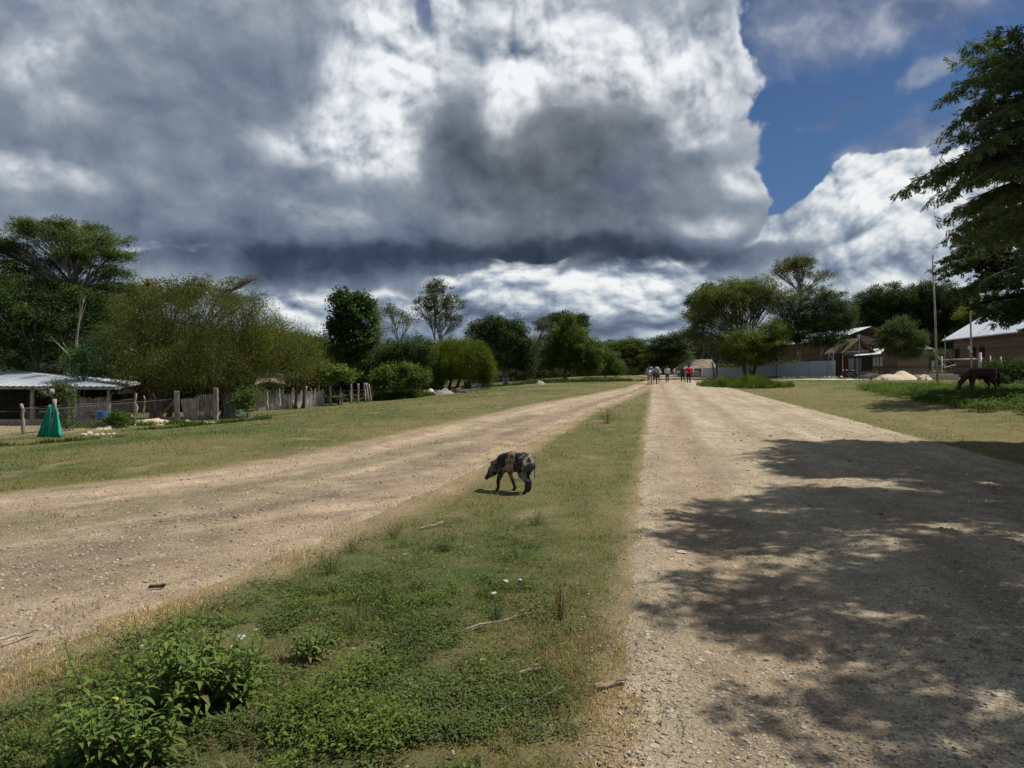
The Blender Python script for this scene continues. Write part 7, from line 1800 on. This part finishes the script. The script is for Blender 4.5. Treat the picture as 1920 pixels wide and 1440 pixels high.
at = nd(nt, 'ShaderNodeAttribute', attribute_name='tint'); nn_ = nd(nt, 'ShaderNodeTexNoise', Scale=60, Detail=5); geo_ = nt.nodes.new('ShaderNodeNewGeometry'); nt.links.new(geo_.outputs['Position'], nn_.inputs['Vector'])
nt.links.new(mixn(nt, 0.7, at.outputs['Color'], rampn(nt, nn_.outputs[0], [(0.3, g3(0.6)), (0.7, g3(1.15))]), 'MULTIPLY'), p.inputs['Base Color']); p.inputs['Roughness'].default_value = 0.95; p.inputs['Specular IOR Level'].default_value = 0.1
STONE = m
from mathutils.bvhtree import BVHTree
def drop(o, x, y):
    "height of a strip's surface under points"
    me = o.data; nv = len(me.vertices); co = np.empty(nv * 3); me.vertices.foreach_get('co', co)
    bv = BVHTree.FromPolygons([tuple(c) for c in co.reshape(-1, 3)], [tuple(p_.vertices) for p_ in me.polygons]); out = np.empty(len(x))
    for i in range(len(x)):
        h_ = bv.ray_cast(Vector((x[i], y[i], 5)), Vector((0, 0, -1))); out[i] = h_[0].z if h_[0] else -9
    return out
x, y, rr = screen_pts(52000, 800, 700, 2300, 2.2, 31, 1.25); s = road_s(x, y)
k = (s > 0.05) & (s < ROAD_W - 0.05) & (rr.random(len(x)) < 0.20 + 0.55 * ssm(s, 1.0, 2.6) + 0.4 * (nz(x, y, 1.2, 3, 801) > 0.05)); x, y, s = x[k], y[k], s[k]; n = len(x)
size = 0.0045 + 0.012 * rr.random(n) ** 3 + 0.030 * (rr.random(n) < 0.035) * rr.random(n) * ssm(s, 0.8, 2.5); size *= np.maximum(y / 5.5, 1) ** 0.55
stones('road_stones', 'loose stones and pebbles lying on the gravel road', x, y, size, rr, drop(road, x, y) + size * 0.05, STONE)
x, y, rr = screen_pts(26000, 790, -400, 1250, 3.0, 32, 1.1); t = track_t(x, y)
k = (t > 0.02) & (t < 0.98) & (rr.random(len(x)) < 0.25 + 0.6 * np.exp(-((t - 0.72) / 0.15) ** 2)); x, y, t = x[k], y[k], t[k]; n = len(x)
size = 0.007 + 0.016 * rr.random(n) ** 3 + 0.02 * (rr.random(n) < 0.03) * rr.random(n); size *= np.maximum(y / 6, 1) ** 0.55
stones('track_stones', 'loose stones lying on the left dirt track', x, y, size, rr, drop(track, x, y) + size * 0.05, STONE)
x, y, rr = screen_pts(6000, 800, 1080, 1260, 2.3, 33, 1.0); s = road_s(x, y); k = (s > -0.30 - 0.15 * rr.random(len(x))) & (s < 0.12) & (rr.random(len(x)) < 0.35 + 0.6 * nz(x, y, 1.5, 3, 833)); x, y = x[k], y[k]; n = len(x)
size = (0.004 + 0.011 * rr.random(n) ** 3) * np.maximum(y / 6, 1) ** 0.5
stones('edge_stones', 'pebbles spilled onto the grass along the left edge of the road', x, y, size, rr, T(x, y) + ground_noise(x, y) + size * 0.1, STONE)
# tufts creeping onto the road
x, y, rr = screen_pts(16000, 760, 1000, 2300, 2.3, 34, 1.0); s = road_s(x, y); a_ = nz(x, y, 1.1, 3, 830); 
k = ((s > -0.15) & (s < 0.30) & (a_ > 0.12) & (rr.random(len(x)) < 0.5)) | ((s > ROAD_W - 0.6) & (s < ROAD_W + 0.2) & (a_ > 0.0)); x, y = x[k], y[k]; n = len(x)
z_on = np.maximum(drop(road, x, y), T(x, y) - 0.05) - (T(x, y) + ground_noise(x, y))
tone = rr.random((n, 1)); blades('edge_grass', x, y, 0.02 + 0.03 * rr.random(n), np.full(n, 0.006) * np.maximum(y / 6, 1), rr.uniform(0.2, 0.8, n), np.array([0.20, 0.21, 0.08]) * tone + np.array([0.11, 0.14, 0.045]) * (1 - tone), rr, 'grass tufts creeping over the road edge', z0=z_on + 0.005)

# litter and single stones
M_BAG = mat_plain('white_plastic_bag', (0.48, 0.50, 0.50), 0.4, 0.1, 8, spec=0.5)
M_STICK = MATS['weathered_wood']
def crumple(name, px, py, wpx, label, cat, mat, seed, flat=0.5, lift=0.05):
    p = G(px, py); s_ = wpx * p.y / F / 2; me = bpy.data.meshes.new(name); bm = bmesh.new(); bmesh.ops.create_icosphere(bm, subdivisions=3, radius=1)
    for v in bm.verts:
        f = 1 + 0.45 * mnoise.noise(v.co * 1.7 + Vector((seed, 0, 0))) + 0.22 * mnoise.noise(v.co * 4.5 + Vector((0, seed, 0)))
        v.co = Vector((v.co.x, v.co.y * 0.7, v.co.z * flat)) * f * s_
    bm.to_mesh(me); bm.free(); o = obj(name, me, mat); o.location = p + Vector((0, 0, s_ * flat * 0.6 + lift)); o.rotation_euler = (0, 0, seed); return tag(o, label, cat)
crumple('plastic_bag', 452, 1213, 18, 'crumpled white plastic bag in the weeds right of the large weed clump', 'plastic bag', M_BAG, 1.3, 0.45)
crumple('plastic_scrap', 948, 1103, 12, 'white plastic scrap, the left one of two above the dried brown weed', 'litter', M_BAG, 2.1, 0.3)
crumple('plastic_scrap', 975, 1102, 9, 'small white scrap just right of the larger one by the dried weed', 'litter', M_BAG, 3.1, 0.5)
crumple('paper_scrap', 926, 1126, 13, 'torn white paper bits below the two plastic scraps', 'litter', M_BAG, 4.4, 0.2)
crumple('plastic_cup', 849, 1428, 10, 'white crushed cup at the bottom edge of the strip', 'litter', M_BAG, 5.2, 0.9, 0.03)
crumple('white_stone', 178, 1283, 14, 'round white stone among weeds at the far lower left', 'stone', M_LIME, 6.2, 0.8, 0.0)
crumple('white_stone', 268, 1215, 15, 'whitish stone left of the large weed clump', 'stone', M_LIME, 7.2, 0.6, 0.0)
crumple('flat_stone', 905, 1250, 22, 'pale flat stone in the middle of the near strip', 'stone', M_LIME, 8.2, 0.4, 0.02)
crumple('flat_stone', 1277, 1037, 22, 'single flat pale stone on the smooth left side of the road', 'stone', M_LIME, 9.2, 0.3, 0.0)
crumple('flat_stone', 942, 1340, 22, 'pale stone below the fallen branch at the near strip', 'stone', M_LIME, 10.2, 0.35, 0.02)
mb = MB(); p = G(294, 1103); mb.box(p + Vector((0, 0, 0.015)), (0.11, 0.04, 0.016), 0.1); mb.box(p + Vector((0.045, 0.003, 0.024)), (0.035, 0.045, 0.01), 0.1)
o = mb.solo('sandal_sole', M_BLACK, 'black worn sandal sole lying on the left track', 'sandal'); bv = o.modifiers.new('b', 'BEVEL'); bv.width = 0.006; bv.segments = 2
def stick(px0, py0, px1, py1, r, label, seed, lift=0.02, mat=None, name='dry_stick'):
    random.seed(seed); a, b_ = G(px0, py0), G(px1, py1); n = 7; pts = []
    for i in range(n): q_ = a.lerp(b_, i / (n - 1)); pts.append(Vector((q_.x, q_.y, T1(q_.x, q_.y) + float(ground_noise(q_.x, q_.y)) + lift + random.uniform(0, 0.012))) + Vector((random.uniform(-1, 1), random.uniform(-1, 1), 0)) * (b_ - a).length * 0.04)
    mb = MB(); mb.tube(pts, [r * (1 - 0.5 * i / (n - 1)) for i in range(n)], 6, 0.1); k = pts[4]; mb.tube([k, k + (b_ - a) * 0.16 + Vector((0, (b_ - a).length * 0.1, 0.015))], [r * 0.6, r * 0.3], 5)
    return mb.solo(name, mat or M_STICK, label, 'stick')
M_PSTICK = mat_bark('pale_peeled_wood', (0.40, 0.32, 0.23), (0.22, 0.16, 0.11), 12)
stick(786, 995, 842, 987, 0.012, 'short pale stick on the strip below the pig', 1, mat=M_PSTICK)
stick(905, 1282, 1030, 1268, 0.012, 'long pale curved stick across the near strip', 2, 0.03, M_PSTICK)
stick(1115, 1297, 1175, 1283, 0.014, 'pale stick at the right border of the near strip', 3, mat=M_PSTICK)
stick(0, 1210, 75, 1188, 0.010, 'dark stick on the left track at the left edge', 4)
stick(870, 1190, 1010, 1150, 0.005, 'thin dry twig lying before the dried brown weed', 5, 0.02)
stick(985, 1330, 1060, 1300, 0.006, 'thin dry twig near the bottom right of the strip', 6, 0.02)
# a dead leaf and two twigs on the road
mb = MB(); p = G(1315, 1096); p.z += 0.02
for a_ in (0, 1): mb.add([p + Vector((-0.02, 0, 0.0)), p + Vector((0.0, -0.012 + a_ * 0.0, 0.018)), p + Vector((0.035, 0.012, 0.028)), p + Vector((0.005, 0.02, 0.004))], [(0, 1, 2, 3)]) if a_ == 0 else None
o = mb.solo('dead_leaf', M_DARKWOOD, 'curled dark dead leaf on the road near its left edge', 'leaf'); o.modifiers.new('t', 'SOLIDIFY').thickness = 0.002
# dry thatch of dead stalks on the strip
x, y, rr = screen_pts(14000, 1060, 150, 1230, 2.3, 35, 1.0); px, py = in_view(np.stack([x, y, T(x, y)], -1))
k = (rr.random(len(x)) < 0.10 + 0.75 * np.exp(-(((px - 1010) / 110) ** 2 + ((py - 1185) / 60) ** 2)) + 0.7 * np.exp(-(((px - 930) / 140) ** 2 + ((py - 1290) / 55) ** 2))) & (~on_road(x, y)); x, y = x[k], y[k]; n = len(x)
tone = rr.random((n, 1)); blades('dry_stalks', x, y, 0.05 + 0.08 * rr.random(n), np.full(n, 0.0035), rr.uniform(0.75, 0.99, n), np.array([0.30, 0.22, 0.14]) * tone + np.array([0.14, 0.09, 0.06]) * (1 - tone), rr, 'dead pale stalks lying flat among the weeds', z0=0.025)
